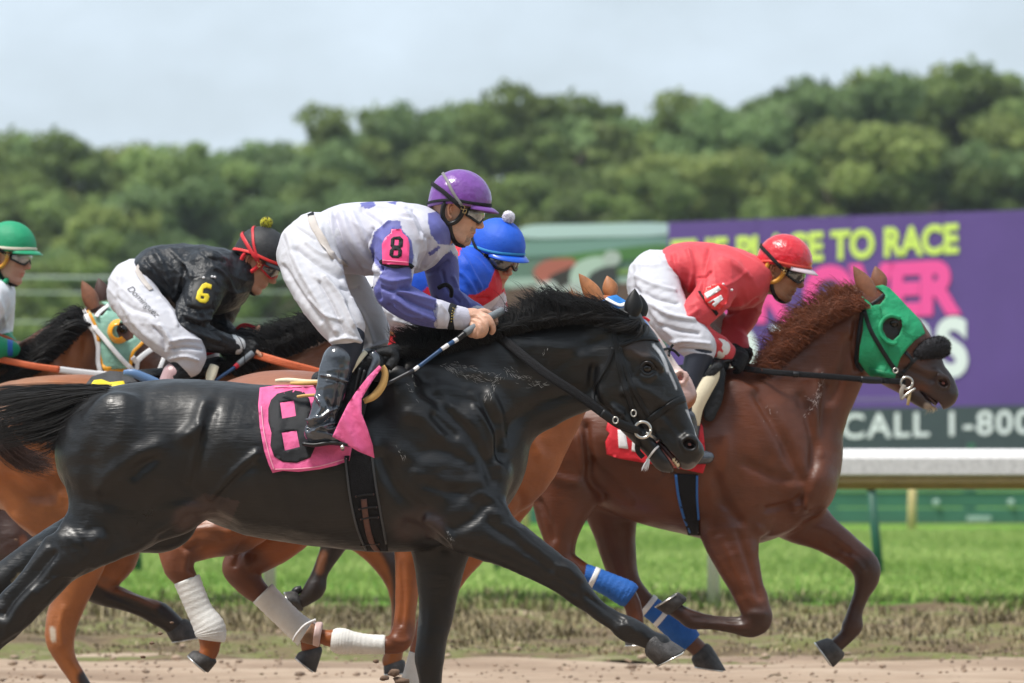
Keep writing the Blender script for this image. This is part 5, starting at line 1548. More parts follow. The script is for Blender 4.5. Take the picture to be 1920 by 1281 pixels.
    if chin:
        e_ = ico((.055, 0, -.118), 1, 2); e_ = ([(a * 1.0, b, c) for a, b, c in e_[0]], e_[1])
        vv = [(.054 + (a - .055) * .026, b * .026, -.120 + (c + .118) * .009) for a, b, c in e_[0]]
        Geo().add((hd.w(vv), e_[1])).make('chin_cup', M['rubber'], helmet)
    # goggles
    lm = M['lens'] if lens == 'lens' else M['clearlens']
    def gp(a, z, lift=0.0):
        c_ = math.cos(a); notch = .014 * math.exp(-(a / .28) ** 2)
        x = .030 + (.080 + lift) * max(c_, 0.02) ** .62; y = (.073 + lift) * math.sin(a)
        if z < 0: z = z + notch * 1.6 * (-z / .024)
        return (x, y, z + .010)
    v = []; f = []; na, nz = 30, 6
    for i in range(na + 1):
        a = R(-82 + 164 * i / na); h = 1 - .55 * (abs(math.sin(a)) ** 6)
        for j in range(nz + 1):
            z = (-.024 + .048 * j / nz) * h; v.append(gp(a, z, .004 * math.sin(math.pi * j / nz)))
    for i in range(na):
        for j in range(nz): f.append((i * (nz + 1) + j, (i + 1) * (nz + 1) + j, (i + 1) * (nz + 1) + j + 1, i * (nz + 1) + j + 1))
    gg = Geo().add((hd.w(v), f)).make('goggles', lm, root)
    fm = {'black': M['rubber'], 'red': plain('red_goggle_frame', (.62, .02, .025), .3)}[strap_c if strap_c in ('black', 'red') else 'black']
    loopp = []
    for i in range(31):
        a = R(-84 + 168 * i / 30); h = 1 - .55 * (abs(math.sin(a)) ** 6); loopp.append(gp(a, .0265 * h, .0))
    for i in range(31):
        a = R(84 - 168 * i / 30); h = 1 - .55 * (abs(math.sin(a)) ** 6); loopp.append(gp(a, -.0265 * h, .0))
    loopp.append(loopp[0])
    Geo().add(tube_w(hd.w(loopp), .0052 * s, 8)).make('goggle_frame', fm, gg)
    for off in ((0, 0), (.022, .03)) if strap_hi else ((0, 0),):
        pth = [(.046, -.082, .010), (.020, -.100, .022 + off[0] * .4), (-.020, -.111, .040 + off[0]), (-.070, -.096, .060 + off[0] * 1.4 + off[1] * .4), (-.112, -.052, .074 + off[0] * 1.5 + off[1] * .6), (-.126, 0, .078 + off[0] * 1.5 + off[1] * .6)]
        full = pth + [(a, -b, c) for a, b, c in pth[:-1][::-1]]
        pts = catmull(full, 5)
        # keep the strap on the shell
        for i_, p in enumerate(pts):
            t = (p[2] - zc) / rz; r = math.sqrt(max(.1, 1 - t * t)) if p[2] > zc else 1.0
            dd = math.hypot((p[0] - .004) / (rx * r), p[1] / (ry * r))
            if p[2] > .03: pts[i_, :2] = (p[0] - .004) / dd * 1.03 + .004, p[1] / dd * 1.03
        N = np.stack([pts[:, 0], pts[:, 1] * 1.3, (pts[:, 2] - zc) * .8], 1); N = hd.n(N); N /= np.linalg.norm(N, axis=1, keepdims=True)
        sm_ = {'black': M['webbing'], 'red': plain('red_strap', (.62, .02, .03), .5)}[strap_c if off == (0, 0) else ('black' if strap_c == 'black' else 'red')]
        if off != (0, 0) and strap_c == 'black': sm_ = plain('grey_strap', (.19, .18, .18), .5)
        Geo().add(ribbon(hd.w(pts), N, (.017 if off == (0, 0) else .012) * s, .003)).make('goggle_strap', sm_, gg)
    g = Geo()
    for (x, z) in ((.030, .022), (.041, .010)):
        c_ = hd.w((x, -.097, z))[0]
        pth = [hd.w((x + dx, -.099, z + dz))[0] for dx, dz in ((-.006, -.008), (.006, -.006), (.006, .008), (-.006, .006), (-.006, -.008))]
        g.add(tube_w(pth, .0014 * s, 6))
    g.make('strap_buckle', M['brass'], gg)
    return helmet

def shrink_into(S, prims, k=.72):
    """the wearer's own body inside the clothes"""
    for p in prims:
        if p[3] != 'u': continue
        if p[0] == 'c':
            a = p[1].copy(); a[:, 3] *= k; S.prims.append(('c', a, p[2], 'u'))
        else:
            c = list(p[1]); c[3:6] = [x * k for x in c[3:6]]; S.prims.append(('e', tuple(c), p[2], 'u'))

def fingers(S, D, chains, k=.004):
    for ch in chains: S.chain(ch, k=k, sub=3)

def garment(name, S, D, root, mat, vox=.006, strokes=(), folds=(), colors=None, base=(.8, .8, .8), paints=(), voy=None, clip=None):
    v, f = S.build(vox, voy or vox * 1.15, clip=clip, taubin=2)
    v = sculpt(v, f, [(s_[0], s_[1] * .75, s_[2] * 1.9, *s_[3:]) for s_ in strokes], D)
    n = vnormals(v, f)
    d = np.zeros(len(v))
    for (ang, al, ac, amp, seed) in folds:   # direction the folds run in the picture plane, frequency along and across
        a = R(ang); u = v[:, 0] * math.cos(a) + v[:, 2] * math.sin(a); w_ = -v[:, 0] * math.sin(a) + v[:, 2] * math.cos(a)
        q = np.stack([u * al + seed, w_ * ac + 0.8 * vnoise(v * 4 + seed), v[:, 1] * ac * .4 + seed], 1)
        r = np.clip(1 - np.abs(vnoise(q)) * 1.7, 0, 1) ** 2.5 * 2.2 - .5
        d += .78 * amp * r * (0.5 + 0.5 * vnoise(v * 5 + 3 * seed))
    v = v + n * d[:, None]
    if colors is not None or paints or mat is M['cloth']:
        c = np.tile(np.array(base, float), (len(v), 1))
        if colors is not None: colors(v, c)
        paint(v, c, paints, D)
        return obj_from(name, v, f, mat, root, colors=c)
    return obj_from(name, v, f, mat, root)

# ================================================================ tack of the black horse
def strap_part(name, pts, wpx, D, mat, parent, bvh=None, off=.006, thick=.004, yo=-.1, sub=8, dmin=0.0):
    return Geo().add(strap(pts, wpx, D, bvh, off, thick, sub, yo, dmin)).make(name, mat, parent)
def cyl_part(name, pts, D, mat, parent, seg=12, q=1.0, sub=5):
    return Geo().add(tube(D, pts, sub, seg, q)).make(name, mat, parent)

cloth8 = Geo().add(patch([(487, 727), (520, 722), (560, 721), (600, 719), (650, 716), (668, 760), (664, 820), (655, 864), (630, 873), (600, 880), (560, 885), (530, 883), (511, 887), (504, 872), (495, 845), (487, 800), (484, 760)], D8, b8, .010, .004, 7, smooth_n=4, wrinkle=.011)).make('saddle_cloth', M['pink'], h8)
bc = bvh_of(cloth8)
Geo().add(patch([(508, 750), (520, 738), (548, 731), (570, 735), (580, 748), (584, 768), (580, 788), (590, 806), (591, 838), (582, 858), (556, 868), (530, 866), (514, 856), (507, 836), (509, 812), (503, 790), (503, 766)], D8, bc, .002, .002, 6,
          holes=([(525, 755), (551, 751), (555, 780), (529, 785)], [(528, 811), (556, 807), (562, 838), (534, 845)]), smooth_n=0)).make('number', plain('number_cloth', (.018, .019, .022), .7, spec=.3, bump=.3, bscale=240, bump2=.25, b2scale=18), cloth8)
for pts in ([(490, 762), (494, 805), (504, 850), (514, 881)], [(516, 880), (560, 879), (600, 874), (650, 860)], [(514, 726), (560, 725), (600, 723)]):
    Geo().add(strap(pts, 1.8, D8, bc, .003, .002)).make('hem_stitching', plain('pale_pink_thread', (.9, .38, .52), .6), cloth8)
# saddle
saddle8 = Sdf(D8)
saddle8.chain([(600, 712, 16, 0, 7), (640, 708, 18, 0, 6), (690, 694, 20, 0, 6), (725, 672, 22, 0, 5), (742, 660, 16, 0, 5)], k=.02)
saddle8.chain([(672, 700, 22, -.29, .35), (668, 745, 22, -.315, .3), (662, 790, 18, -.325, .3)], k=.02)
saddle8.chain([(700, 676, 20, -.27, .4), (706, 700, 17, -.28, .4)], k=.02)
v_, f_ = saddle8.build(.006); sad = obj_from('saddle', v_, f_, M['blackcloth'], h8)
bs = bvh_of(sad, body8, cloth8)
Geo().add(patch([(690, 668), (712, 672), (700, 706), (672, 740), (652, 770), (634, 812), (622, 822), (630, 780), (648, 740), (662, 700)], D8, None, 0, .01, 7, yfun=lambda x, y: -.315 - .01 * math.sin(y * .05))).make('saddle_flap', M['blackcloth'], sad)
cyl_part('foam_pad', [(716, 687, 6, -.31), (722, 700, 6.5, -.31), (717, 722, 7.5, -.315), (702, 742, 7.5, -.32), (682, 753, 5, -.325)], D8, M['tan'], sad, q=.6)
cyl_part('towel_roll', [(704, 664, 7, -.26), (724, 660, 9, -.27), (738, 664, 9, -.27), (738, 676, 10, -.27), (728, 690, 8, -.28)], D8, M['blackcloth'], sad)
cyl_part('saddle_flap', [(698, 662, 7, -.31), (706, 676, 9, -.32), (696, 700, 8, -.33), (686, 718, 6, -.33), (680, 735, 5, -.33)], D8, M['patent'], sad)
cyl_part('stirrup_leather', [(676, 690, 4, -.33), (670, 715, 4, -.335), (664, 745, 4, -.335), (658, 780, 4, -.335)], D8, M['leather'], sad)
cyl_part('stirrup_leather', [(684, 694, 3, -.34), (677, 722, 3, -.345), (670, 755, 3, -.345)], D8, M['leather'], sad)
cyl_part('suede_flap', [(686, 660, 5, -.30), (674, 674, 5, -.32), (664, 690, 3, -.325), (660, 698, 1.5, -.33)], D8, M['foam'], sad, q=.5)
cyl_part('cantle', [(517, 714, 3, -.20), (540, 713, 4.5, -.22), (575, 716, 4.5, -.24), (600, 716, 4, -.24)], D8, M['foam'], sad)
cyl_part('cantle', [(545, 719, 3, -.23), (570, 719, 4, -.25), (602, 718, 4, -.25)], D8, M['tan'], sad)
cyl_part('strap_end', [(557, 744, 2.5, -.315), (572, 742, 3, -.32), (592, 741, 3, -.325)], D8, M['tan'], sad)
# girth, drawn as a broad band over the ribs
gir = Geo().add(patch([(646, 855), (698, 850), (703, 900), (712, 955), (722, 1005), (728, 1034), (684, 1034), (668, 990), (655, 930)], D8, b8, .010, .008, 7, smooth_n=2)).make('girth', M['webbing'], h8)
bg_ = bvh_of(gir, body8)
strap_part('girth_edge', [(647, 858), (656, 930), (669, 990), (686, 1032)], 4, D8, plain('girth_piping', (.045, .05, .058), .4), gir, bg_, .008)
strap_part('girth_edge', [(697, 852), (703, 900), (712, 955), (724, 1020)], 4, D8, plain('girth_piping', (.045, .05, .058), .4), gir, bg_, .008)
strap_part('girth_strap', [(682, 936), (685, 965), (690, 995), (698, 1020), (708, 1034)], 11, D8, M['browntack'], gir, bg_, .010, .005)
for (x, y) in ((684, 929), (690, 953), (693, 972), (694, 1022)):
    strap_part('hook', [(x - 16, y + 2), (x, y - 1), (x + 16, y - 2)], 3, D8, M['rubber'], gir, bg_, .014, .004)
    for dx in (-16, 16):
        l, _ = hit(bg_, x + dx, y + (2 if dx < 0 else -2))
        if l is not None: Geo().add(ico((l.x, l.y - .012, l.z), .0045, 1)).make('rivet', M['browntack'], gir)
# pink cloth blown forward over the rider's boot
def flap_y(x, y):
    t = (y - 686) / 172.0
    return -.355 - .05 * math.sin(min(1, t) * 2.4) - .012 * math.sin((x - 0.45 * (y - 686)) * .16)
Geo().add(patch([(711, 685), (690, 706), (668, 734), (652, 758), (636, 790), (623, 819), (645, 831), (672, 847), (702, 859), (699, 835), (689, 803), (678, 775), (678, 748), (698, 715), (716, 690)], D8, None, 0, .004, 5, yfun=flap_y)).make('cloth_corner', M['pink'], cloth8)

# bridle
br = Geo()
Wt, Nt = strap_pts([(1150, 612), (1153, 632), (1156, 650), (1162, 690), (1176, 740), (1190, 782), (1194, 798)], D8, b8, .006)
br.add(ribbon(Wt, Nt, 11 * D8 / F, .005))
bridle = br.make('bridle', M['leather'], h8)
strap_part('cheek_strap', [(1160, 650), (1172, 690), (1190, 735), (1208, 768), (1218, 786)], 9, D8, M['leather'], bridle, b8)
strap_part('throat_strap', [(1150, 652), (1140, 680), (1124, 708), (1112, 735), (1113, 755), (1124, 768)], 8, D8, M['leather'], bridle, b8)
strap_part('browband', [(1150, 652), (1172, 644), (1200, 635), (1222, 634), (1234, 638)], 9, D8, M['leather'], bridle, b8)
strap_part('noseband', [(1206, 800), (1220, 787), (1245, 769), (1268, 754), (1284, 748)], 14, D8, M['leather'], bridle, b8, .007, .007)
strap_part('noseband_lower', [(1200, 806), (1196, 825), (1196, 845), (1206, 858)], 10, D8, M['leather'], bridle, b8)
strap_part('rein', [(918, 614, -.06), (960, 650, -.12), (1020, 698, -.16), (1080, 738, -.165), (1130, 774, -.15), (1160, 795, -.13), (1198, 810, -.10)], 17, D8, M['webbing'], bridle, None, .0, .006)
strap_part('rein', [(924, 606, .10), (990, 640, .16), (1080, 700, .16), (1190, 800, .08)], 15, D8, M['webbing'], bridle, None, 0, .006)
cyl_part('rein_buckle_loop', [(1128, 774, 8, -.158), (1150, 788, 8, -.148), (1176, 800, 8, -.13), (1198, 808, 6, -.115)], D8, M['leather'], bridle, q=.35)
def ring_part(name, cx, cy, r, D, yo, mat, parent, thick=2.6, squash=1.0, a0=0, a1=360):
    pts = [(cx + r * squash * math.cos(R(a)), cy + r * math.sin(R(a)), thick, yo) for a in range(a0, a1 + 1, 20)]
    return Geo().add(tube(D, pts, 2, 8, 1.0)).make(name, mat, parent)
ring_part('bit_ring', 1205, 806, 15, D8, -.105, M['steel'], bridle, 3.0)
cyl_part('bit_mouthpiece', [(1212, 812, 3, -.10), (1228, 822, 3, -.05), (1232, 826, 3, .05)], D8, M['steel'], bridle)
ring_part('buckle', 1188, 775, 6, D8, -.118, M['steel'], bridle, 1.4, .8)
ring_part('buckle', 1154, 788, 6, D8, -.165, M['steel'], bridle, 1.4, .8)
strap_part('tongue_tie', [(1240, 832), (1228, 843), (1218, 856), (1212, 864)], 4, D8, M['white'], bridle, b8)
v_, f_ = hair([[(1214, 862, -.06), (1206, 872, -.065), (1200, 884, -.065)], [(1218, 862, -.06), (1216, 874, -.065), (1213, 886, -.065)]], 60, D8, .0014, 1.2, .006, 21)
obj_from('tassel', v_, f_, M['white'], bridle)

# ================================================================ rider of number 8
GRP_R = 'jockeys in the race'
r8 = root_at('person', 720, D8, 'jockey in white and violet silks and purple cap, crouched over the black horse', 'person', GRP_R)
hd8 = Head(854, 397, D8, 17, 3)
J = Sdf(D8)
J.loft([(606, 396, 650, 492, .145), (640, 384, 668, 512, .165), (690, 380, 712, 517, .175), (745, 381, 762, 516, .185), (782, 387, 792, 502, .180), (812, 408, 822, 462, .13)], k=.03)
J.chain([(748, 440, 44, -.16, .8), (742, 478, 40, -.21, .85), (738, 520, 36, -.235, .9), (736, 548, 33, -.24), (775, 574, 32, -.225), (815, 588, 27, -.19), (845, 595, 22, -.16), (868, 598, 19, -.14)], k=.035)
J.chain([(810, 450, 40, .14, .8), (826, 492, 34, .18, .9), (832, 535, 29, .19), (842, 560, 26, .18), (872, 576, 20, .12), (898, 588, 15, .06)], k=.03)
J.chain([(812, 430, 27, 0, 2.2), (822, 438, 23, 0, 2.2)], k=.02)
vi = (.115, .120, .36); wh = (.55, .545, .63)
def col8(v, c):
    px, py = UNP(v); near = v[:, 1] < D8 - .02
    arm = inpoly(px, py, [(728, 413), (750, 414), (754, 432), (771, 450), (776, 480), (771, 505), (774, 530), (790, 545), (818, 560), (818, 625), (700, 640), (690, 560), (716, 510), (700, 490), (694, 465), (702, 435)]) & near & (v[:, 1] < D8 - .10)
    c[arm] = vi
    far = inpoly(px, py, [(782, 515), (845, 470), (870, 500), (905, 575), (885, 592), (820, 570), (790, 540)]) & (v[:, 1] > D8 + .05)
    c[far] = vi
    colr = inpoly(px, py, [(802, 400), (830, 395), (850, 420), (850, 460), (822, 458), (808, 440), (803, 420)]); c[colr] = vi
    for pl in ([(675, 381), (700, 377), (705, 386), (690, 392), (678, 388)], [(725, 380), (745, 377), (742, 384)], [(802, 474), (812, 468), (822, 460), (826, 464), (815, 476), (806, 480)]): c[inpoly(px, py, pl)] = vi
st = [([(740, 560), (770, 580), (815, 600)], 6, .007), ([(745, 545), (780, 556), (816, 566)], 5, .007), ([(730, 575), (765, 600), (800, 612)], 6, -.007), ([(748, 552), (780, 570), (818, 584)], 4, -.006), ([(715, 540), (735, 545), (765, 540)], 5, -.008), ([(712, 520), (735, 528), (768, 522)], 5, .006),
      ([(716, 500), (708, 530), (712, 560)], 5, -.006), ([(735, 430), (722, 460), (722, 490)], 5, .005), ([(740, 575), (760, 590), (790, 595)], 4, .005), ([(818, 560), (818, 590), (816, 614)], 3, -.008), ([(825, 570), (840, 590), (835, 610)], 4, .004),
      ([(700, 430), (690, 465), (710, 495), (716, 505)], 4, -.006), ([(728, 415), (705, 435), (696, 465)], 4, .004), ([(640, 400), (660, 450), (700, 500)], 9, .006), ([(630, 410), (650, 470), (680, 510)], 7, -.006), ([(660, 400), (680, 440), (700, 470)], 7, .006), ([(680, 396), (700, 410), (715, 425)], 6, -.005),
      ([(620, 395), (625, 440), (645, 485)], 5, .005), ([(755, 395), (775, 420), (785, 450)], 6, .006), ([(775, 395), (792, 420), (800, 445)], 5, -.007), ([(790, 440), (785, 470), (775, 500)], 5, .007), ([(805, 450), (800, 480), (785, 508)], 4, -.006), ([(820, 455), (815, 480), (800, 500)], 4, .006),
      ([(650, 390), (700, 388), (760, 390)], 4, .004), ([(720, 400), (745, 402), (770, 410)], 4, -.004), ([(680, 500), (700, 505), (715, 512)], 5, .005), ([(850, 520), (860, 545), (880, 570)], 4, .005), ([(830, 510), (838, 540), (860, 565)], 4, -.006), ([(785, 515), (810, 510), (840, 490)], 4, -.006)]
jk8 = garment('silk_jacket', J, D8, r8, M['cloth'], .0052, st, [(-38, 2.2, 13, .0050, 1.0), (-70, 3, 18, .0028, 5.0)], col8, wh)
T = Sdf(D8)
T.chain([(625, 448, 42, 0, 1.9), (592, 452, 54, 0, 1.55), (572, 478, 54, 0, 1.5)], k=.03)
T.chain([(580, 470, 58, -.10, .8), (584, 500, 58, -.15, .75), (602, 545, 51, -.22, .8), (628, 590, 43, -.27, .85), (644, 612, 39, -.285, .9), (649, 626, 34, -.295)], k=.03)
T.chain([(600, 480, 50, .08, .9), (650, 545, 44, .16, .9), (686, 598, 36, .22), (700, 626, 31, .24), (702, 640, 25, .24)], k=.03)
st = [([(540, 440), (560, 500), (600, 570), (630, 620)], 8, .007), ([(530, 500), (560, 545), (600, 600)], 7, -.006), ([(556, 470), (600, 500), (640, 520)], 8, -.008), ([(600, 430), (612, 470), (640, 510)], 6, .006), ([(575, 455), (600, 475), (625, 480)], 5, .005), ([(610, 520), (640, 560), (662, 610)], 6, .008), ([(600, 530), (625, 575), (645, 625)], 5, -.007),
      ([(580, 560), (610, 590), (640, 600)], 4, .004), ([(620, 640), (650, 634), (680, 640)], 4, .006), ([(618, 655), (645, 650), (676, 656)], 3.5, -.006), ([(616, 668), (645, 662), (680, 672)], 3.5, .006), ([(660, 560), (685, 600), (700, 640)], 5, .006), ([(650, 570), (672, 610), (690, 650)], 5, -.006), ([(690, 650), (710, 646), (724, 640)], 4, .005), ([(686, 672), (705, 664), (722, 660)], 3.5, -.005), ([(640, 540), (655, 545), (672, 540)], 4, -.005),
      ([(545, 420), (575, 440), (590, 450)], 4, -.003)]
tr8 = garment('breeches', T, D8, r8, M['breeches'], .0055, st, [(-58, 2.0, 16, .0045, 2.0), (-20, 3, 20, .0018, 6.0)])
bj8 = bvh_of(jk8); bt8 = bvh_of(tr8); bjt = bvh_of(jk8, tr8)
Geo().add(strap([(583, 405), (590, 425), (606, 452), (624, 478), (646, 500)], 15, D8, bjt, .003, .003)).make('waistband', plain('beige_elastic', (.52, .47, .44), .7, bump=.5, bscale=200), tr8)
Geo().add(patch([(576, 402), (588, 396), (590, 412), (582, 415)], D8, bjt, .004, .003, 4)).make('waist_gap', M['blackcloth'], tr8)
# gaiter, boot
Lg = Sdf(D8)
Lg.chain([(656, 630, 28, -.295, .9), (650, 656, 29, -.30, .9), (636, 700, 23, -.32, .9), (620, 750, 18, -.34)], k=.02)
gait = garment('knee_gaiter', Lg, D8, r8, plain('navy_stretch', (.012, .016, .03), .55, bump=.3, bscale=200), .006)
B = Sdf(D8)
B.chain([(633, 676, 29, -.325, .85), (627, 704, 29, -.33, .85), (617, 745, 26, -.335, .9), (606, 782, 25, -.34, .9), (600, 806, 26, -.345)], k=.02)
B.chain([(592, 812, 22, -.345), (612, 816, 17, -.35), (640, 822, 14, -.36), (662, 826, 12, -.36)], k=.02)
st = [([(600, 668), (598, 700), (590, 745), (576, 790)], 6, .004), ([(604, 704), (626, 708), (652, 716)], 2.5, .005), ([(604, 708), (626, 712), (650, 720)], 2, -.004), ([(580, 790), (600, 785), (618, 770), (630, 765)], 4, .008), ([(578, 800), (600, 796), (622, 782)], 4, -.008), ([(585, 808), (605, 800), (628, 792)], 3.5, .007),
      ([(596, 745), (604, 765), (592, 785)], 5, .007), ([(612, 750), (622, 765), (630, 760)], 4, -.006), ([(575, 806), (600, 806), (632, 812)], 3, -.006), ([(600, 800), (616, 806), (632, 802)], 3.5, .006), ([(640, 690), (634, 730), (628, 765)], 5, -.004)]
boot = garment('riding_boot', B, D8, r8, M['patent'], .0045, st, [(10, 4, 22, .0022, 4.0)])
Geo().add(tube(D8, [(569, 832, 4.5, -.345), (590, 834, 5, -.35), (620, 830, 5, -.355), (650, 833, 4.5, -.36), (670, 836, 4, -.36)], 4, 10, 4.2)).make('boot_sole', M['rubber'], boot)
Lf = Sdf(D8); Lf.chain([(702, 660, 22, .24), (680, 710, 20, .27), (655, 790, 18, .29), (650, 825, 16, .30), (690, 832, 13, .30)], k=.02)
garment('riding_boot', Lf, D8, r8, M['patent'], .009)
Geo().add(tube(D8, [(642, 836, 4, -.30), (642, 842, 4, -.36), (642, 838, 4, -.41)], 3, 8)).make('stirrup_tread', M['steel'], boot)
# the body: head, neck, torso, arms and hands in one surface
Bd = Sdf(D8)
hd8.flesh(Bd); hd8.neck_to(Bd, 818, 440, D8)
shrink_into(Bd, J.prims[:1]); shrink_into(Bd, J.prims[1:3], .62); shrink_into(Bd, T.prims, .75); shrink_into(Bd, Lg.prims, .8); shrink_into(Bd, B.prims[:1], .7)
# near hand, closed over the whip and the reins
Bd.chain([(858, 596, 14, -.15), (872, 594, 15, -.145, .8), (888, 597, 19, -.14, .75), (899, 602, 17, -.135, .8)], k=.012)
fingers(Bd, D8, [
    [(900, 590, 6.5, -.150), (914, 596, 6.8, -.165), (922, 607, 6, -.170), (925, 618, 5.4, -.160), (922, 624, 4.8, -.148)],
    [(897, 596, 6.8, -.160), (908, 605, 7, -.178), (911, 617, 6.2, -.180), (906, 627, 5.6, -.168), (900, 630, 5, -.15)],
    [(892, 602, 6.8, -.162), (899, 612, 7, -.180), (901, 622, 6.2, -.182), (896, 630, 5.6, -.170), (889, 630, 5, -.15)],
    [(884, 606, 6.4, -.158), (889, 616, 6.4, -.174), (889, 624, 5.8, -.176), (884, 629, 5, -.165), (879, 626, 4.6, -.148)],
    [(892, 588, 7, -.120), (908, 585, 7, -.105), (920, 592, 6.4, -.100), (928, 600, 5.6, -.105), (930, 607, 5, -.11)]])
# far hand
Bd.chain([(892, 588, 12, .06), (908, 592, 13, .03, .8), (920, 598, 12, .01, .8)], k=.01)
fingers(Bd, D8, [[(918, 592, 6, .0), (930, 598, 6, -.02), (934, 608, 5.4, -.03), (930, 615, 5, -.03)], [(916, 598, 6, -.005), (926, 606, 6, -.025), (928, 616, 5.4, -.032), (922, 622, 5, -.03)],
                 [(912, 604, 6, -.01), (918, 614, 6, -.03), (918, 624, 5.2, -.036), (912, 630, 4.8, -.03)], [(908, 608, 5.4, -.01), (910, 620, 5.2, -.03), (910, 629, 4.6, -.034)], [(912, 588, 6, .03), (924, 590, 6, .01), (932, 598, 5, 0)]])
xr = lambda px, D: (px - 960) * D / F
zr_ = lambda py, D: H - (py - HZ) * D / F
v, f = Bd.build(.010, .0045, refine=[(xr(795, D8), xr(945, D8), 9, 9.1, .0036), (9, 9.1, zr_(470, D8), zr_(300, D8), .0036), (9, 9.1, zr_(636, D8), zr_(575, D8), .0036)])
tone = (.70, .40, .28)
c = np.tile(np.array(tone), (len(v), 1)); hd8.skin(v, c, tone, .85)
v = sculpt(v, f, [([(880, 592), (895, 590), (910, 594)], 1.6, .002), ([(878, 600), (892, 602), (904, 606)], 1.6, .002), ([(886, 596), (900, 599)], 1.4, -.002), ([(868, 592), (880, 588)], 2, .002)], D8)
obj_from('body', v, f, M['skin'], r8, colors=c)
head_gear(hd8, r8, (.18, .055, .31), dict(rough=.3, coat=.35, coat_r=.16), band=(M['webbing'], .012), lens='clear', stripes=())
# short dark hair under the cap and a silk neckband
Geo().add(tube(D8, [(806, 398, 4, -.06), (812, 425, 5, -.105), (820, 448, 5, -.10), (831, 456, 4, -.05)], 4, 8, 1.2)).make('collar', plain('violet_silk', (.115, .12, .36), .5), jk8)
# arm number
ap = Geo().add(patch([(734, 430), (752, 429), (755, 437), (765, 446), (768, 460), (766, 498), (717, 495), (716, 458), (722, 446), (733, 437)], D8, bj8, .010, .003, 5, smooth_n=6)).make('arm_number', M['pinkvinyl'], jk8)
ba = bvh_of(ap)
Geo().add(patch([(738, 444), (750, 443), (756, 449), (755, 462), (751, 465), (754, 470), (753, 480), (747, 484), (735, 483), (730, 478), (731, 469), (735, 465), (732, 461), (733, 448)], D8, ba, .002, .002, 3, holes=([(740, 449), (748, 449), (747, 460), (739, 460)], [(738, 469), (747, 469), (746, 479), (737, 479)]), smooth_n=0)).make('numeral', M['blackcloth'], ap)
Geo().add(strap([(714, 488), (716, 493), (740, 499), (766, 497), (774, 502)], 8, D8, bj8, .005, .004)).make('elastic_band', M['webbing'], ap)
Geo().add(strap([(717, 488), (740, 490), (766, 492)], 1.6, D8, ba, .002, .002)).make('stitch_line', plain('pink_stitch', (.9, .3, .45), .5), ap)
# cuffs and wrist bands
for (pts, r_, yo, nm, mt) in (([(818, 588), (845, 594), (868, 598)], 25, -.16, 'cuff', None),):
    cf = Sdf(D8); cf.chain([(820, 588, 26.5, -.185), (842, 593, 24, -.16), (866, 597, 21.5, -.14)], k=.01, sub=6); cf_o = garment('cuff', cf, D8, jk8, M['cloth'], .005, (), [(80, 4, 30, .0025, 3.0)], None, (.53, .52, .62))
bcf = bvh_of(cf_o)
wb = Geo().add(strap([(851, 570), (846, 582), (844, 600), (846, 618)], 13, D8, bcf, .003, .003, sub=6)).make('wristband', M['blackcloth'], jk8)
g = Geo()
for i, (x, y) in enumerate([(849, 578), (848, 583), (847, 588), (847, 593), (846, 598), (846, 603), (852, 580), (851, 586), (850, 592), (850, 598)]):
    l, n = hit(bcf, x, y)
    if l is not None: g.add(box((l.x, l.y - .0055, l.z), (.006, .001, .0045), 0))
g.make('wristband_lettering', plain('gold_print', (.45, .34, .08), .5), wb)
cf2 = Sdf(D8); cf2.chain([(878, 578, 18, .12), (896, 587, 15, .075)], k=.01); garment('cuff', cf2, D8, jk8, M['cloth'], .006, (), (), None, (.53, .52, .62))
Geo().add(tube(D8, [(822, 540, 4, .03), (836, 534, 4, .015), (846, 542, 4, .03), (846, 556, 4, .06)], 4, 8)).make('elastic_band', M['webbing'], jk8)
# whip
wh8 = empty('riding_whip', tuple(P(900, 612, D8 - .16)), 'blue and white banded riding whip gripped in the bare hand of the rider in white', 'whip')
def wseg(a, b, r, name, mat, yo0=-.165, yo1=-.165, D=D8, parent=None):
    Geo().add(tube(D, [(a[0], a[1], r, yo0), ((a[0] + b[0]) / 2, (a[1] + b[1]) / 2, r * .98, (yo0 + yo1) / 2), (b[0], b[1], r * .95, yo1)], 3, 12)).make(name, mat, parent)
wseg((941, 583), (912, 598), 7.5, 'grip', M['grey'], -.10, -.15, parent=wh8); wseg((912, 598), (872, 625), 7, 'grip', M['grey'], -.15, -.19, parent=wh8); wseg((872, 625), (858, 636), 5.5, 'grip_collar', M['rubber'], -.19, -.20, parent=wh8)
q = [(858, 636), (850, 641), (840, 647), (828, 655), (798, 677), (780, 692), (716, 725)]
for i, (m_, r_) in enumerate(((M['white'], 4.5), (M['whipblue'], 4.2), (M['white'], 4.2), (M['whipblue'], 3.8), (M['white'], 3.8), (plain('black_shaft', (.02, .022, .03), .4), 3.6))):
    a, b = q[i], q[i + 1]
    if i == 3: b = (782, 690)
    if i == 4: a, b = (784, 688), (776, 694)
    if i == 5: a = (776, 694)
    wseg(a, b, r_, 'shaft_band' if i < 5 else 'shaft', m_, -.20 - .03 * i / 2, -.20 - .03 * (i + 1) / 2, parent=wh8)

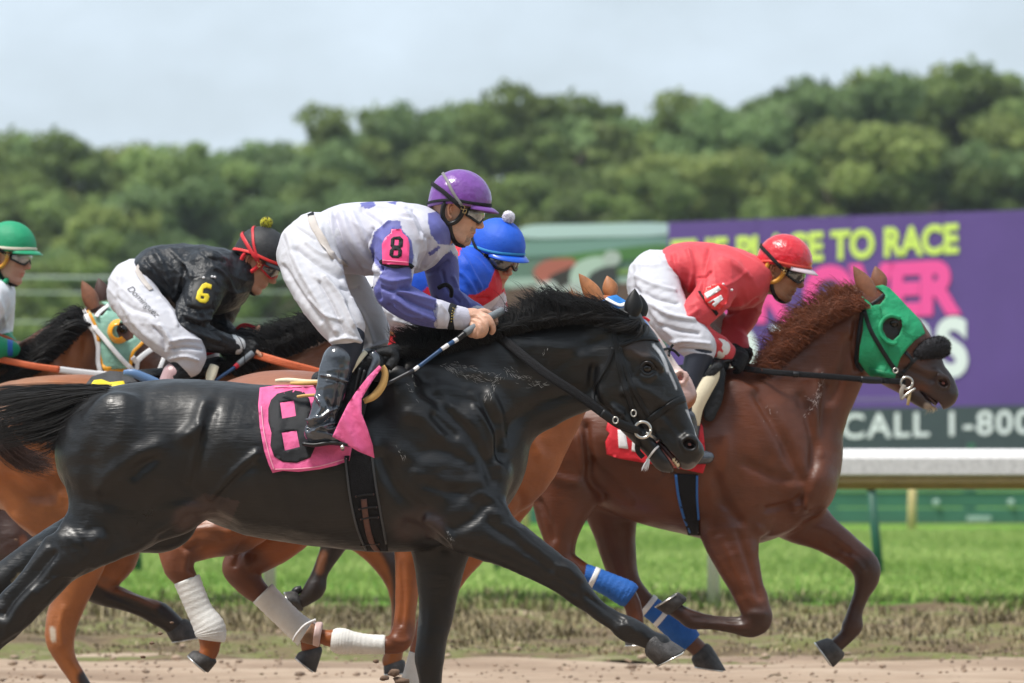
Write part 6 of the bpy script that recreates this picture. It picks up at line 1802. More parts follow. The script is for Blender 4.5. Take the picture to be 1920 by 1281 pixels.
# ================================================================ the lead chestnut, number 1A
DL = 24.9
hL = root_at('racehorse', 1300, DL, 'chestnut racehorse in front wearing a green eye hood and black fleece noseband', 'horse', 'racehorses galloping along the dirt track')
S = Sdf(DL)
S.loft([(1040, 765, 1030, 900, .19), (1085, 732, 1085, 925, .25), (1150, 716, 1155, 948, .27), (1230, 706, 1236, 985, .285), (1310, 700, 1325, 1005, .28), (1372, 690, 1405, 1022, .25)], k=.05)
S.chain([(1380, 850, 150, 0, .65), (1430, 860, 132, 0, .66), (1465, 855, 115, 0, .66), (1470, 800, 112, 0, .60), (1500, 740, 100, 0, .50), (1535, 690, 88, 0, .48), (1570, 645, 76, 0, .50), (1602, 628, 66, 0, .56)], k=.05, sub=8)
S.ell(1500, 900, 68, 72, 20, -.06, .16, .05); S.ell(1500, 900, 60, 70, 20, .08, .14, .05)
S.loft([(1640, 536, 1598, 610, .078), (1666, 546, 1600, 648, .088), (1696, 570, 1612, 690, .090), (1722, 600, 1640, 712, .085), (1744, 640, 1672, 728, .068), (1764, 676, 1700, 738, .056), (1782, 700, 1722, 748, .052), (1790, 716, 1740, 758, .050)], k=.02)
S.ell(1640, 640, 36, 50, -25, -.05, .046, .03); S.ell(1640, 640, 36, 50, -25, .05, .046, .03)
S.chain([(1778, 740, 15, 0, 1.3), (1766, 752, 12, 0, 1.5)], k=.015)
S.chain([(1650, 695, 16, 0, 2.4), (1690, 722, 15, 0, 1.7), (1716, 742, 15, 0, 1.4), (1735, 756, 12, 0, 1.3)], k=.015)
S.chain([(1722, 732, 2, 0, 9), (1740, 746, 4, 0, 7), (1756, 760, 6, 0, 7), (1762, 772, 6, 0, 7)], k=.005, op='s')
S.chain([(1662, 592, 6, -.08), (1680, 600, 7, -.083), (1698, 612, 5, -.072)], k=.015)
S.ell(1768, 716, 16, 14, -35, -.05, .014, .01); S.ell(1769, 718, 10, 7, -30, -.062, .03, .006, 's')
# near foreleg folding
S.chain([(1395, 860, 95, -.10, .45), (1382, 930, 82, -.13, .5), (1370, 985, 62, -.14, .6), (1378, 1040, 44, -.15, .8), (1398, 1095, 33, -.15, .9), (1414, 1135, 29, -.15), (1420, 1162, 27, -.15), (1404, 1174, 21, -.15), (1372, 1171, 15, -.15), (1330, 1166, 14, -.15), (1300, 1162, 18, -.15), (1282, 1152, 16, -.15), (1266, 1142, 15, -.15)], k=.035)
# far foreleg lifting
S.chain([(1455, 930, 70, .08, .6), (1500, 970, 50, .12, .7), (1548, 1002, 34, .13, .8), (1596, 1036, 27, .13), (1620, 1060, 27, .13), (1625, 1086, 23, .13), (1616, 1112, 16, .13), (1604, 1145, 14, .13), (1598, 1172, 18, .13), (1588, 1192, 15, .13), (1568, 1212, 14, .13)], k=.035)
# hind legs
S.chain([(1070, 840, 88, -.08, .72), (1062, 900, 72, -.12, .7), (1052, 960, 50, -.14, .75), (1050, 1010, 32, -.15, .85), (1052, 1050, 27, -.15), (1085, 1070, 20, -.15), (1130, 1092, 16, -.15), (1170, 1112, 19, -.15), (1188, 1140, 16, -.15), (1192, 1170, 15, -.15)], k=.04)
S.chain([(1110, 860, 80, .08, .7), (1138, 920, 60, .13, .7), (1150, 980, 44, .14, .75), (1160, 1040, 34, .14, .85), (1172, 1085, 27, .14), (1196, 1118, 22, .14), (1240, 1155, 17, .14), (1276, 1188, 18, .14), (1298, 1206, 17, .14), (1314, 1222, 16, .14)], k=.04)
S.ell(1630, 1064, 17, 22, 20, .125, .035, .015); S.ell(1420, 1160, 24, 24, 0, -.155, .036, .015); S.ell(1598, 1174, 19, 18, 0, .13, .034, .012)
S.ell(1400, 780, 42, 76, 28, -.19, .05, .05); S.ell(1440, 850, 50, 70, -25, -.16, .05, .05); S.ell(1385, 925, 64, 52, -15, -.18, .06, .04); S.ell(1070, 860, 62, 72, 20, -.14, .08, .05)
sL = [([(1420, 740), (1450, 790), (1480, 850), (1500, 900)], 10, -.011), ([(1500, 745), (1520, 800), (1525, 870), (1500, 940)], 9, -.008), ([(1550, 720), (1540, 800), (1530, 870)], 9, -.006), ([(1535, 700), (1530, 780), (1540, 850)], 7, .005),
      ([(1345, 900), (1355, 940), (1385, 975)], 10, -.011), ([(1400, 870), (1440, 890), (1480, 900)], 10, -.006), ([(1440, 955), (1470, 950), (1500, 940)], 7, -.010), ([(1490, 950), (1505, 945), (1512, 950)], 8, .010), ([(1360, 820), (1360, 880), (1340, 920)], 12, .006),
      ([(1420, 990), (1440, 1000), (1500, 985)], 8, .006), ([(1350, 1010), (1375, 1060), (1400, 1120)], 6, .005), ([(1385, 1000), (1405, 1060), (1425, 1120)], 6, -.006), ([(1410, 1150), (1430, 1152)], 6, .005), ([(1300, 1158), (1350, 1162), (1390, 1165)], 4, -.004),
      ([(1098, 800), (1104, 850), (1108, 900), (1130, 930)], 8, -.012), ([(1080, 790), (1090, 830), (1095, 880)], 7, .006), ([(1110, 870), (1140, 900), (1180, 940)], 9, -.006), ([(1020, 880), (1050, 900), (1080, 905)], 10, .005), ([(1012, 940), (1030, 980), (1040, 1010)], 5, -.006),
      ([(1605, 600), (1600, 650), (1608, 690)], 6, -.010), ([(1590, 640), (1580, 700), (1560, 750)], 7, -.006), ([(1480, 680), (1440, 720), (1420, 730)], 14, .006), ([(1690, 690), (1720, 700), (1745, 712)], 6, -.005), ([(1700, 670), (1725, 690), (1755, 700)], 6, .004), ([(1752, 695), (1762, 705)], 5, .004),
      ([(1580, 1040), (1605, 1052), (1618, 1070)], 5, .005), ([(1560, 1020), (1590, 1040)], 5, -.004)]
base = (.098, .027, .010)
dk = (.05, .022, .016)
pL = [([(1670, 606), (1676, 622)], 14, (.012, .010, .010), 8),
      ([(1420, 1165), (1400, 1180), (1300, 1165), (1265, 1142)], 20, (.045, .018, .011), 20), ([(1624, 1075), (1600, 1175), (1568, 1212)], 20, (.05, .02, .012), 20), ([(1780, 716), (1785, 740), (1770, 755)], 22, dk, 34), ([(1760, 700), (1780, 720)], 20, (.03, .015, .012), 22), ([(1735, 755), (1715, 750)], 12, (.04, .022, .018), 14), ([(1700, 705), (1730, 700)], 10, (.06, .028, .02), 20),
      ([(1745, 766), (1738, 762)], 4, (.35, .30, .26), 5), ([(1150, 960), (1160, 1060), (1190, 1120)], 50, (.10, .034, .018), 30, .05, .4), ([(1300, 1205), (1320, 1225)], 16, (.12, .05, .03), 12),
      ([(1050, 830), (1085, 800)], 4, (.24, .10, .06), 10, -1, .05)]
xL = lambda px: (px - 960) * DL / F
zL = lambda py: H - (py - HZ) * DL / F
bodyL = horse_mesh(S, DL, hL, sL, pL, base, 'coat', vox=.010, voy=.012, refine=[(xL(1595), xL(1810), 9, 9.1, .0055), (9, 9.1, zL(775), zL(690), .0055)])
bL = bvh_of(bodyL)
lather(hL, DL, bL, [([(1546, 698), (1538, 722), (1534, 740)], 2.5, 22, 9), ([(1534, 740), (1524, 762), (1510, 784)], 3, 34, 9), ([(1506, 744), (1528, 752)], 2, 10, 8), ([(1440, 760), (1450, 820)], 8, 8, 8)], 6, plain('pale_lather', (.48, .38, .35), .9))
def hooves(root, D, lst, mat='hoof'):
    for (cor, sol, yo) in lst:
        hf = Geo().add(hoof_geo(D, cor, sol, yo)).make('hoof', M[mat], root); Geo().add(shoe_geo(D, sol, yo)).make('horseshoe', M['steel'], hf)
hooves(hL, DL, [((1284, 1126, 1256, 1150), (1272, 1110, 1227, 1138), -.15), ((1580, 1226, 1556, 1200), (1562, 1252, 1528, 1204), .13), ((1328, 1212, 1300, 1232), (1362, 1258, 1302, 1250), .14), ((1206, 1180, 1176, 1186), (1212, 1208, 1172, 1210), -.15)])
M['earbrown'] = material('chestnut_ear', (.20, .075, .035), rough=.5, var=.2, vscale=40)
Geo().add(ear_geo(DL, (1620, 566), (1652, 560), (1600, 499), -.05, 1, .03)).make('ear', M['earbrown'], hL)
Geo().add(ear_geo(DL, (1636, 545), (1664, 540), (1641, 499), .045, 1, .028)).make('ear', M['earbrown'], hL)
horse_eye(DL, 1676, 606, 9, bL, hL)
Geo().add(ico(tuple(P(1770, 719, DL - .028)), .015, 2, (1.2, .6, .8))).make('nostril_lining', M['flesh'], hL)
Geo().add(tube_w([tuple(P(1722, 730, DL)), tuple(P(1742, 746, DL)), tuple(P(1756, 758, DL))], [.006, .013, .010], 10, 2.6)).make('tongue', plain('dark_gum', (.05, .022, .022), .3), hL)
v_, f_ = hair([[(1728, 762, 0), (1738, 768, 0), (1732, 776, 0)], [(1752, 762, 0), (1756, 768, 0), (1748, 774, 0)]], 40, DL, .0008, 3, .02, 3); obj_from('whiskers', v_, f_, M['tooth'], hL)
mane = [[(1432, 690, -.08), (1424, 678, -.08), (1418, 680, -.08), (1404, 690, -.08)], [(1452, 672, -.07), (1440, 650, -.07), (1428, 645, -.07), (1418, 658, -.07)], [(1478, 645, -.07), (1456, 620, -.07), (1440, 612, -.07), (1424, 622, -.07)], [(1500, 622, -.07), (1480, 592, -.07), (1462, 585, -.07), (1440, 592, -.07)],
        [(1525, 602, -.06), (1505, 572, -.06), (1484, 566, -.06), (1458, 570, -.06)], [(1550, 584, -.06), (1532, 556, -.06), (1512, 550, -.06), (1486, 552, -.06)], [(1575, 570, -.06), (1562, 548, -.06), (1545, 542, -.06), (1520, 545, -.06)], [(1598, 560, -.05), (1588, 546, -.05), (1575, 541, -.05), (1555, 545, -.05)], [(1618, 556, -.05), (1610, 546, -.05), (1600, 545, -.05), (1588, 550, -.05)]]
mane = [[(g[0][0], g[0][1], g[0][2])] + [(g[0][0] + (p[0] - g[0][0]) * .8, g[0][1] + (p[1] - g[0][1]) * (.62 if g[0][0] < 1560 else .95), p[2]) for p in g[1:]] for g in mane]
v1, f1 = hair(mane, 1500, DL, .0014, 10, .03, 31, clump=46, curl=6, lenj=.6)
v2, f2 = hair([[(g[0][0] + 14, g[0][1] + 18, -.10), (g[0][0] - 6, g[0][1] + 8, -.115), (g[0][0] - 28, g[0][1] + 12, -.12), (g[0][0] - 48, g[0][1] + 28, -.12)] for g in mane], 1300, DL, .0015, 9, .018, 32, clump=44, curl=6, lenj=.45)
obj_from('mane', np.concatenate([v1, v2]), np.concatenate([f1, f2 + len(v1)]), M['mane_chestnut'], hL)
# hood
Mhood = plain('green_hood', (.005, .285, .115), .62, bump=.4, bscale=220, bump2=.5, b2scale=18, var=.06)
hood = Geo().add(patch([(1616, 556), (1626, 562), (1634, 572), (1650, 571), (1659, 560), (1656, 548), (1646, 541), (1640, 537), (1655, 534), (1668, 540), (1684, 556), (1702, 576), (1720, 594), (1728, 606), (1735, 625), (1716, 638), (1700, 655), (1688, 672), (1682, 690), (1680, 704), (1672, 709), (1650, 706), (1632, 706), (1624, 698), (1610, 678), (1612, 650), (1618, 620), (1619, 590)],
                       DL, bL, .008, .004, 5, holes=([(1656, 602), (1662, 596), (1678, 594), (1690, 600), (1692, 612), (1686, 628), (1674, 639), (1662, 632), (1655, 618)],), smooth_n=2, wrinkle=.004)).make('eye_hood', Mhood, hL)
bh = bvh_of(hood, bodyL)
Geo().add(tube_w([tuple(P(x, y, (hit(bh, x, y)[0] or Vector((0, DL - .1, 0))).y - .008)) for x, y in catmull(np.array([(1688, 597), (1672, 592), (1658, 598), (1650, 612), (1652, 628), (1662, 640), (1674, 645), (1682, 643)], float), 4)], [.009 * DL / F * 420] * 29, 8, .6)).make('eye_rim', Mhood, hood)
Geo().add(patch([(1630, 690), (1650, 694), (1680, 700), (1678, 712), (1650, 707), (1632, 704)], DL, bh, .004, .003, 5, smooth_n=1)).make('hood_fastening', plain('green_hood_dark', (.004, .2, .08), .6), hood)
for pts in ([(1650, 574), (1652, 590), (1658, 602)], [(1690, 618), (1706, 628), (1722, 632)], [(1668, 640), (1664, 672), (1656, 704)]):
    Geo().add(strap(pts, 1.3, DL, bh, .004, .002)).make('hood_seam', plain('green_hood_dark', (.004, .2, .08), .6), hood)
# bridle
Wt, Nt = strap_pts([(1617, 560), (1616, 590), (1612, 615), (1607, 650), (1606, 680), (1618, 696)], DL, bh, .006)
br = Geo(); br.add(ribbon(Wt, Nt, 8 * DL / F, .005)); bridleL = br.make('bridle', M['leather'], hL)
strap_part('cheek_strap', [(1620, 582), (1632, 618), (1650, 650), (1670, 682), (1690, 706)], 8, DL, M['leather'], bridleL, bh)
strap_part('browband', [(1634, 571), (1646, 563), (1658, 552)], 7, DL, M['leather'], bridleL, bh, .010)
strap_part('noseband_strap', [(1697, 660), (1708, 672), (1712, 682)], 7, DL, M['leather'], bridleL, bh)
strap_part('noseband_strap', [(1692, 700), (1702, 690), (1714, 676), (1722, 668)], 7, DL, M['leather'], bridleL, bh)
fl = Sdf(DL); fl.chain([(1720, 664, 12, -.060), (1738, 656, 18, -.048), (1756, 652, 20, -.02), (1762, 652, 20, .01), (1756, 656, 17, .05)], k=.01)
flv, flf = fl.build(.006); fo = obj_from('fleece_noseband', flv, flf, M['fleece'], bridleL)
nn = vnormals(flv, flf); rs = np.random.RandomState(4); ii = rs.randint(0, len(flv), 2600); g_v = []; g_f = []
for k_, i in enumerate(ii):
    p = flv[i]; d = nn[i] + rs.randn(3) * .5; d /= np.linalg.norm(d); t = np.cross(d, rs.randn(3)); t /= np.linalg.norm(t); e = p + d * (.006 + .008 * rs.rand())
    g_v += [p - t * .0016, p + t * .0016, e]; g_f.append((3 * k_, 3 * k_ + 1, 3 * k_ + 2))
obj_from('fleece_tufts', g_v, g_f, M['fleece'], fo)
strap_part('rein', [(1388, 690, -.12), (1440, 697, -.17), (1500, 702, -.17), (1580, 708, -.13), (1640, 713, -.10), (1698, 716, -.08)], 11, DL, M['webbing'], bridleL, None, 0, .006)
strap_part('rein', [(1392, 686, .10), (1500, 694, .16), (1690, 712, .08)], 11, DL, M['webbing'], bridleL, None, 0, .006)
cyl_part('rein_stop', [(1487, 702, 6, -.172), (1498, 702, 6, -.172)], DL, M['rubber'], bridleL); cyl_part('rein_stop', [(1614, 712, 6, -.118), (1634, 713, 7, -.108), (1654, 714, 6, -.10)], DL, M['rubber'], bridleL, q=.5)
ring_part('bit_ring', 1700, 718, 11, DL, -.085, M['steel'], bridleL, 2.4)
cyl_part('bit_shank', [(1690, 748, 2.4, -.09), (1702, 738, 2.4, -.09), (1716, 728, 2.4, -.08)], DL, M['steel'], bridleL)
strap_part('bit_strap', [(1696, 722, -.09), (1690, 735, -.095), (1692, 750, -.09)], 8, DL, plain('grey_strap2', (.30, .26, .22), .6), bridleL, None, 0, .005)
strap_part('bit_strap', [(1706, 735, -.085), (1704, 748, -.09), (1702, 760, -.085)], 6, DL, plain('straw_strap', (.42, .30, .14), .6), bridleL, None, 0, .005)
ring_part('buckle', 1679, 695, 4.5, DL, -.105, M['steel'], bridleL, 1.3)
# saddle and cloth
clL = Geo().add(patch([(1140, 790), (1136, 806), (1143, 812), (1135, 828), (1137, 852), (1160, 860), (1200, 867), (1260, 876), (1318, 888), (1324, 870), (1322, 840), (1318, 800), (1300, 770), (1240, 760), (1160, 762)], DL, bL, .010, .004, 7, smooth_n=4, wrinkle=.008)).make('saddle_cloth', M['redcloth'], hL)
bcl = bvh_of(clL)
for pl in ([(1158, 806), (1172, 806), (1178, 842), (1160, 840)], [(1186, 824), (1194, 824), (1194, 848), (1184, 846)], [(1284, 852), (1300, 856), (1298, 868), (1284, 866)], [(1204, 800), (1216, 800), (1232, 850), (1220, 850), (1214, 836), (1202, 836)]):
    Geo().add(patch(pl, DL, bcl, .002, .002, 5, smooth_n=0)).make('number', M['whitecloth'], clL)
sd_ = Sdf(DL); sd_.chain([(1230, 704, 14, 0, 7), (1290, 698, 16, 0, 7), (1330, 690, 20, 0, 6), (1352, 682, 16, 0, 5)], k=.02); sd_.chain([(1345, 700, 16, -.27, .4), (1338, 745, 18, -.30, .3), (1330, 780, 12, -.31, .3)], k=.02)
v_, f_ = sd_.build(.007); sadL = obj_from('saddle', v_, f_, M['blackcloth'], hL)
cyl_part('foam_pad', [(1340, 688, 10, -.29), (1334, 705, 15, -.30), (1318, 735, 15, -.315), (1306, 765, 13, -.315), (1304, 798, 8, -.31)], DL, M['foam'], sadL, q=.6)
cyl_part('saddle_strap', [(1322, 710, 8, -.31), (1340, 692, 9, -.315), (1352, 684, 7, -.30)], DL, M['blackcloth'], sadL, q=.5)
Geo().add(patch([(1266, 888), (1308, 890), (1306, 930), (1310, 975), (1312, 1004), (1290, 1004), (1278, 960), (1270, 920)], DL, bL, .008, .006, 7, smooth_n=2)).make('girth', M['webbing'], hL)
bgl = bvh_of(bodyL, hL.children[-1])
Mblue = plain('blue_edge', (.02, .13, .42), .5)
strap_part('girth_edge', [(1267, 890), (1272, 930), (1282, 970), (1296, 1003)], 5, DL, Mblue, hL.children[-1], bgl, .008)
strap_part('girth_edge', [(1307, 892), (1307, 935), (1310, 975)], 4, DL, Mblue, hL.children[-2] if hL.children[-1].name.startswith('girth_edge') else hL.children[-1], bgl, .008)
def bandage(root, D, pts, mat, edge=None, q=1.0):
    a = []
    for p in pts:
        p = list(p) + [0.0] * (4 - len(p)); Dd = D + p[3]; w_ = P(p[0], p[1], Dd); a.append((w_.x, w_.y, w_.z, p[2] * Dd / F))
    a = catmull(a, 10); n = len(a)
    rr = a[:, 3] * (1 + .035 * np.abs(np.sin(np.arange(n) * .9)))
    o = Geo().add(tube_w(a[:, :3], rr, 22, q)).make('leg_bandage', M[mat], root)
    if edge:
        for (i0, i1) in edge:
            s = slice(int(i0 * n), max(int(i1 * n), int(i0 * n) + 3))
            Geo().add(tube_w(a[s, :3], rr[s] * 1.03, 22, q)).make('bandage_trim', M['whitecloth'], o)
    return o
bandage(hL, DL, [(1086, 1070, 17, -.15), (1115, 1084, 20, -.15), (1145, 1098, 22, -.15), (1174, 1113, 25, -.15), (1184, 1120, 22, -.15)], 'bluebandage', [(.2, .3)])
bandage(hL, DL, [(1212, 1132, 21, .14), (1238, 1153, 21, .14), (1262, 1173, 23, .14), (1284, 1194, 25, .14), (1296, 1206, 22, .14)], 'bluebandage', [(0, .1), (.26, .36)])

# ---------------------------------------------------------------- rider 1A
rL = root_at('person', 1330, DL, 'jockey in plain red silks and red cap on the leading chestnut horse', 'person', GRP_R)
hdL = Head(1462, 509, DL, 21, 14)
J = Sdf(DL)
J.loft([(1256, 468, 1258, 540, .16), (1270, 458, 1276, 552, .165), (1294, 453, 1296, 560, .165), (1340, 458, 1340, 574, .18), (1382, 472, 1392, 580, .175), (1408, 486, 1420, 556, .13)], k=.03)
J.chain([(1412, 516, 26, 0, 2.2), (1420, 522, 22, 0, 2.2)], k=.02)
J.chain([(1352, 520, 40, -.15, .8), (1336, 556, 36, -.20, .85), (1305, 590, 32, -.23), (1288, 608, 29, -.235), (1312, 630, 27, -.22), (1345, 650, 21, -.18), (1362, 660, 17, -.15)], k=.03)
J.chain([(1400, 545, 38, .13, .8), (1394, 590, 30, .17), (1376, 622, 25, .16), (1388, 655, 18, .08)], k=.03)
st = [([(1330, 470), (1320, 510), (1318, 550)], 6, -.006), ([(1290, 470), (1300, 510), (1290, 545)], 6, .006), ([(1262, 480), (1270, 520), (1285, 550)], 6, -.006), ([(1310, 522), (1325, 515), (1332, 510)], 3, -.007), ([(1315, 530), (1310, 550), (1320, 565)], 4, .005), ([(1350, 480), (1380, 500), (1405, 520)], 6, .004),
      ([(1330, 560), (1360, 575), (1390, 570)], 5, .005), ([(1360, 590), (1390, 580), (1420, 560)], 4, -.006), ([(1280, 600), (1310, 620), (1350, 645)], 5, .005), ([(1275, 620), (1310, 640), (1340, 655)], 4, -.005), ([(1300, 600), (1330, 620), (1356, 640)], 4, -.004), ([(1310, 580), (1290, 595), (1272, 610)], 5, .004), ([(1345, 540), (1375, 530), (1400, 510)], 5, .003)]
re_ = (.62, .060, .075)
jkL = garment('silk_jacket', J, DL, rL, M['cloth'], .006, st, [(-35, 3, 16, .0050, 12.0), (-75, 4, 22, .0030, 15.0)], None, re_)
T = Sdf(DL)
T.chain([(1256, 502, 32, 0, 1.8), (1226, 514, 44, 0, 1.5), (1222, 535, 46, 0, 1.5)], k=.03)
T.chain([(1226, 530, 50, -.10, .8), (1236, 562, 46, -.17, .85), (1262, 600, 41, -.22), (1296, 634, 36, -.25), (1312, 652, 31, -.26), (1310, 666, 27, -.26)], k=.03)
T.chain([(1254, 545, 38, .10, .9), (1300, 580, 40, .17), (1340, 618, 34, .22), (1356, 650, 28, .23), (1352, 672, 24, .23)], k=.03)
st = [([(1195, 500), (1205, 550), (1235, 600), (1270, 640)], 7, .006), ([(1190, 540), (1225, 560), (1270, 570)], 6, -.006), ([(1195, 520), (1230, 535), (1265, 545)], 5, .005), ([(1220, 570), (1255, 590), (1300, 600)], 5, .006), ([(1240, 610), (1270, 620), (1310, 625)], 5, -.006), ([(1260, 640), (1290, 640), (1330, 645)], 4, .006), ([(1275, 655), (1300, 655), (1335, 660)], 3.5, -.006), ([(1330, 600), (1350, 620), (1365, 650)], 4, .005)]
trL = garment('breeches', T, DL, rL, M['breeches'], .0065, st, [(-45, 3, 22, .0055, 22.0), (-10, 5, 30, .0030, 26.0)])
Lg = Sdf(DL); Lg.chain([(1312, 664, 27, -.265), (1306, 688, 26, -.27), (1298, 720, 22, -.28), (1292, 770, 19, -.285), (1292, 820, 17, -.285)], k=.02)
garment('knee_gaiter', Lg, DL, rL, M['navy'] if 'navy' in M else plain('navy_stretch', (.012, .016, .03), .55), .007)
Bt = Sdf(DL); Bt.chain([(1294, 780, 21, -.285), (1292, 830, 19, -.29), (1296, 852, 17, -.30), (1322, 858, 13, -.31), (1330, 857, 10, -.31)], k=.02)
garment('riding_boot', Bt, DL, rL, M['patent'], .008)
Lf = Sdf(DL); Lf.chain([(1350, 670, 22, .24), (1335, 730, 20, .27), (1318, 800, 18, .28), (1320, 840, 15, .29), (1345, 846, 12, .29)], k=.02)
garment('riding_boot', Lf, DL, rL, M['patent'], .010)
Bd = Sdf(DL); hdL.flesh(Bd, nose=1.1); hdL.neck_to(Bd, 1418, 532, DL); shrink_into(Bd, J.prims[:1]); shrink_into(Bd, J.prims[2:], .62); shrink_into(Bd, T.prims, .75)
def glove_prims(Sx, D, cx, cy, yo, s=1.0, flip=1):
    Sx.chain([(cx - 18 * s, cy - 12 * s, 11 * s, yo), (cx - 6 * s, cy - 4 * s, 14 * s, yo, .85), (cx + 4 * s, cy + 2 * s, 13 * s, yo, .85)], k=.012)
    for i, (dx, dy) in enumerate(((4, -8), (1, -1), (-3, 6), (-8, 11))):
        Sx.chain([(cx + (4 + dx) * s, cy + dy * s, 5.6 * s, yo - .02), (cx + (13 + dx) * s, cy + (dy + 5) * s, 5.6 * s, yo - .03), (cx + (13 + dx) * s, cy + (dy + 12) * s, 5 * s, yo - .02), (cx + (6 + dx) * s, cy + (dy + 13) * s, 4.6 * s, yo)], k=.004, sub=3)
    Sx.chain([(cx - 4 * s, cy - 12 * s, 6 * s, yo + .02), (cx + 8 * s, cy - 14 * s, 5.6 * s, yo + .02), (cx + 17 * s, cy - 8 * s, 5 * s, yo + .01)], k=.004, sub=3)
shr = Sdf(DL); glove_prims(shr, DL, 1382, 672, -.12, .82); shrink_into(Bd, shr.prims, .85)
v, f = Bd.build(.012, .0055, refine=[(xL(1400), xL(1500), 9, 9.1, .0042), (9, 9.1, zL(575), zL(440), .0042)])
tone = (.42, .20, .115); c = np.tile(np.array(tone), (len(v), 1)); hdL.skin(v, c, tone, .25)
obj_from('body', v, f, M['skin'], rL, colors=c)
head_gear(hdL, rL, (.60, .012, .025), dict(rough=.28, coat=.4, coat_r=.14, var=.06, bump2=.4, b2scale=34), band=(plain('red_vinyl_band', (.66, .06, .04), .4), .010), peak=(.62, .50, .54), harness='yellow', lens='lens', strap_hi=False, chin=True)
for a_ in ((1380, 672, -.13, 1.05), (1392, 664, .05, .9)):
    Gv = Sdf(DL); glove_prims(Gv, DL, *a_); garment('glove', Gv, DL, rL, M['blackcloth'], .005)
bj = bvh_of(jkL)
ap = Geo().add(patch([(1318, 548), (1322, 540), (1340, 532), (1352, 532), (1364, 540), (1368, 552), (1364, 566), (1354, 578), (1342, 582), (1334, 580), (1322, 566)], DL, bj, .008, .003, 4, smooth_n=6)).make('arm_number', plain('red_vinyl', (.72, .02, .02), .35), jkL)
ba = bvh_of(ap)
Geo().add(patch([(1320, 551), (1347, 536), (1352, 543), (1326, 560)], DL, ba, .002, .002, 3, smooth_n=0)).make('numeral', M['whitecloth'], ap)
Geo().add(patch([(1327, 567), (1352, 553), (1356, 560), (1340, 576), (1335, 571), (1341, 566), (1337, 563), (1331, 569)], DL, ba, .002, .002, 3, smooth_n=0)).make('numeral', M['whitecloth'], ap)
for (x, y) in ((1356, 533), (1372, 544)):
    l, _ = hit(bj, x, y); Geo().add(ico((l.x, l.y - .006, l.z), .006, 2)).make('pin', M['white'], ap)
Geo().add(strap([(1311, 546), (1314, 552), (1330, 570), (1345, 590)], 7, DL, bj, .004, .003)).make('elastic_band', M['webbing'], ap)
Geo().add(strap([(1342, 640), (1350, 650), (1356, 662)], 7, DL, bj, .004, .003)).make('cuff_band', M['whitecloth'], jkL) if False else None
cf = Sdf(DL); cf.chain([(1340, 647, 21, -.19), (1350, 653, 20.5, -.175)], k=.006, sub=3); garment('cuff_band', cf, DL, jkL, M['whitecloth'], .005)
whL = empty('riding_whip', tuple(P(1350, 680, DL - .2)), 'red corded riding whip held by the jockey in plain red silks', 'whip')
wseg((1372, 674), (1340, 682), 4, 'grip', M['rubber'], -.16, -.20, DL, whL); wseg((1340, 682), (1296, 693), 3, 'shaft', M['red'], -.20, -.27, DL, whL)

# ================================================================ the chestnut with white bandages, between the black and the leader
DBh = 23.5
hB = root_at('racehorse', 760, DBh, 'bright chestnut racehorse with white leg bandages, mostly hidden behind the black horse', 'horse', 'racehorses galloping along the dirt track')
S = Sdf(DBh)
S.loft([(430, 745, 425, 880, .17), (470, 708, 465, 940, .25), (530, 694, 535, 965, .28), (620, 700, 620, 1000, .28), (720, 695, 730, 1015, .28), (810, 672, 850, 1015, .25)], k=.05)
S.chain([(830, 845, 145, 0, .65), (890, 860, 125, 0, .62), (940, 850, 108, 0, .6), (975, 800, 100, 0, .52), (1015, 735, 92, 0, .48), (1050, 680, 82, 0, .48), (1090, 640, 70, 0, .5), (1120, 620, 60, 0, .55)], k=.05, sub=8)
S.loft([(1160, 560, 1110, 640, .085), (1195, 585, 1130, 680, .095), (1225, 620, 1150, 712, .09), (1250, 655, 1190, 735, .07), (1268, 680, 1215, 750, .058), (1286, 700, 1238, 760, .056), (1297, 720, 1256, 762, .052)], k=.02)
S.ell(1278, 706, 15, 14, -40, -.05, .014, .01); S.ell(1275, 708, 9, 8, -40, -.06, .03, .006, 's')
S.chain([(1180, 735, 18, 0, 1.8), (1235, 765, 15, 0, 1.4), (1262, 770, 12, 0, 1.3)], k=.015)
# hind legs
S.chain([(470, 850, 100, -.08, .72), (470, 930, 80, -.12, .7), (435, 985, 55, -.14, .75), (385, 1008, 40, -.15, .85), (340, 1030, 33, -.15), (335, 1062, 28, -.15), (350, 1090, 22, -.15), (372, 1140, 19, -.15), (392, 1180, 24, -.15), (394, 1215, 19, -.15), (388, 1232, 17, -.15)], k=.04)
S.chain([(300, 1010, 16, -.15), (318, 1040, 15, -.15)], k=.03)
S.chain([(520, 880, 90, .08, .7), (545, 960, 65, .13, .75), (520, 1010, 45, .14, .85), (480, 1040, 37, .14), (452, 1062, 33, .14), (466, 1092, 27, .14), (500, 1125, 19, .14), (550, 1170, 19, .14), (580, 1192, 21, .14), (582, 1215, 18, .14)], k=.04)
S.chain([(560, 985, 15, .14), (500, 1005, 13, .14), (445, 1045, 16, .14), (436, 1070, 14, .14)], k=.03)
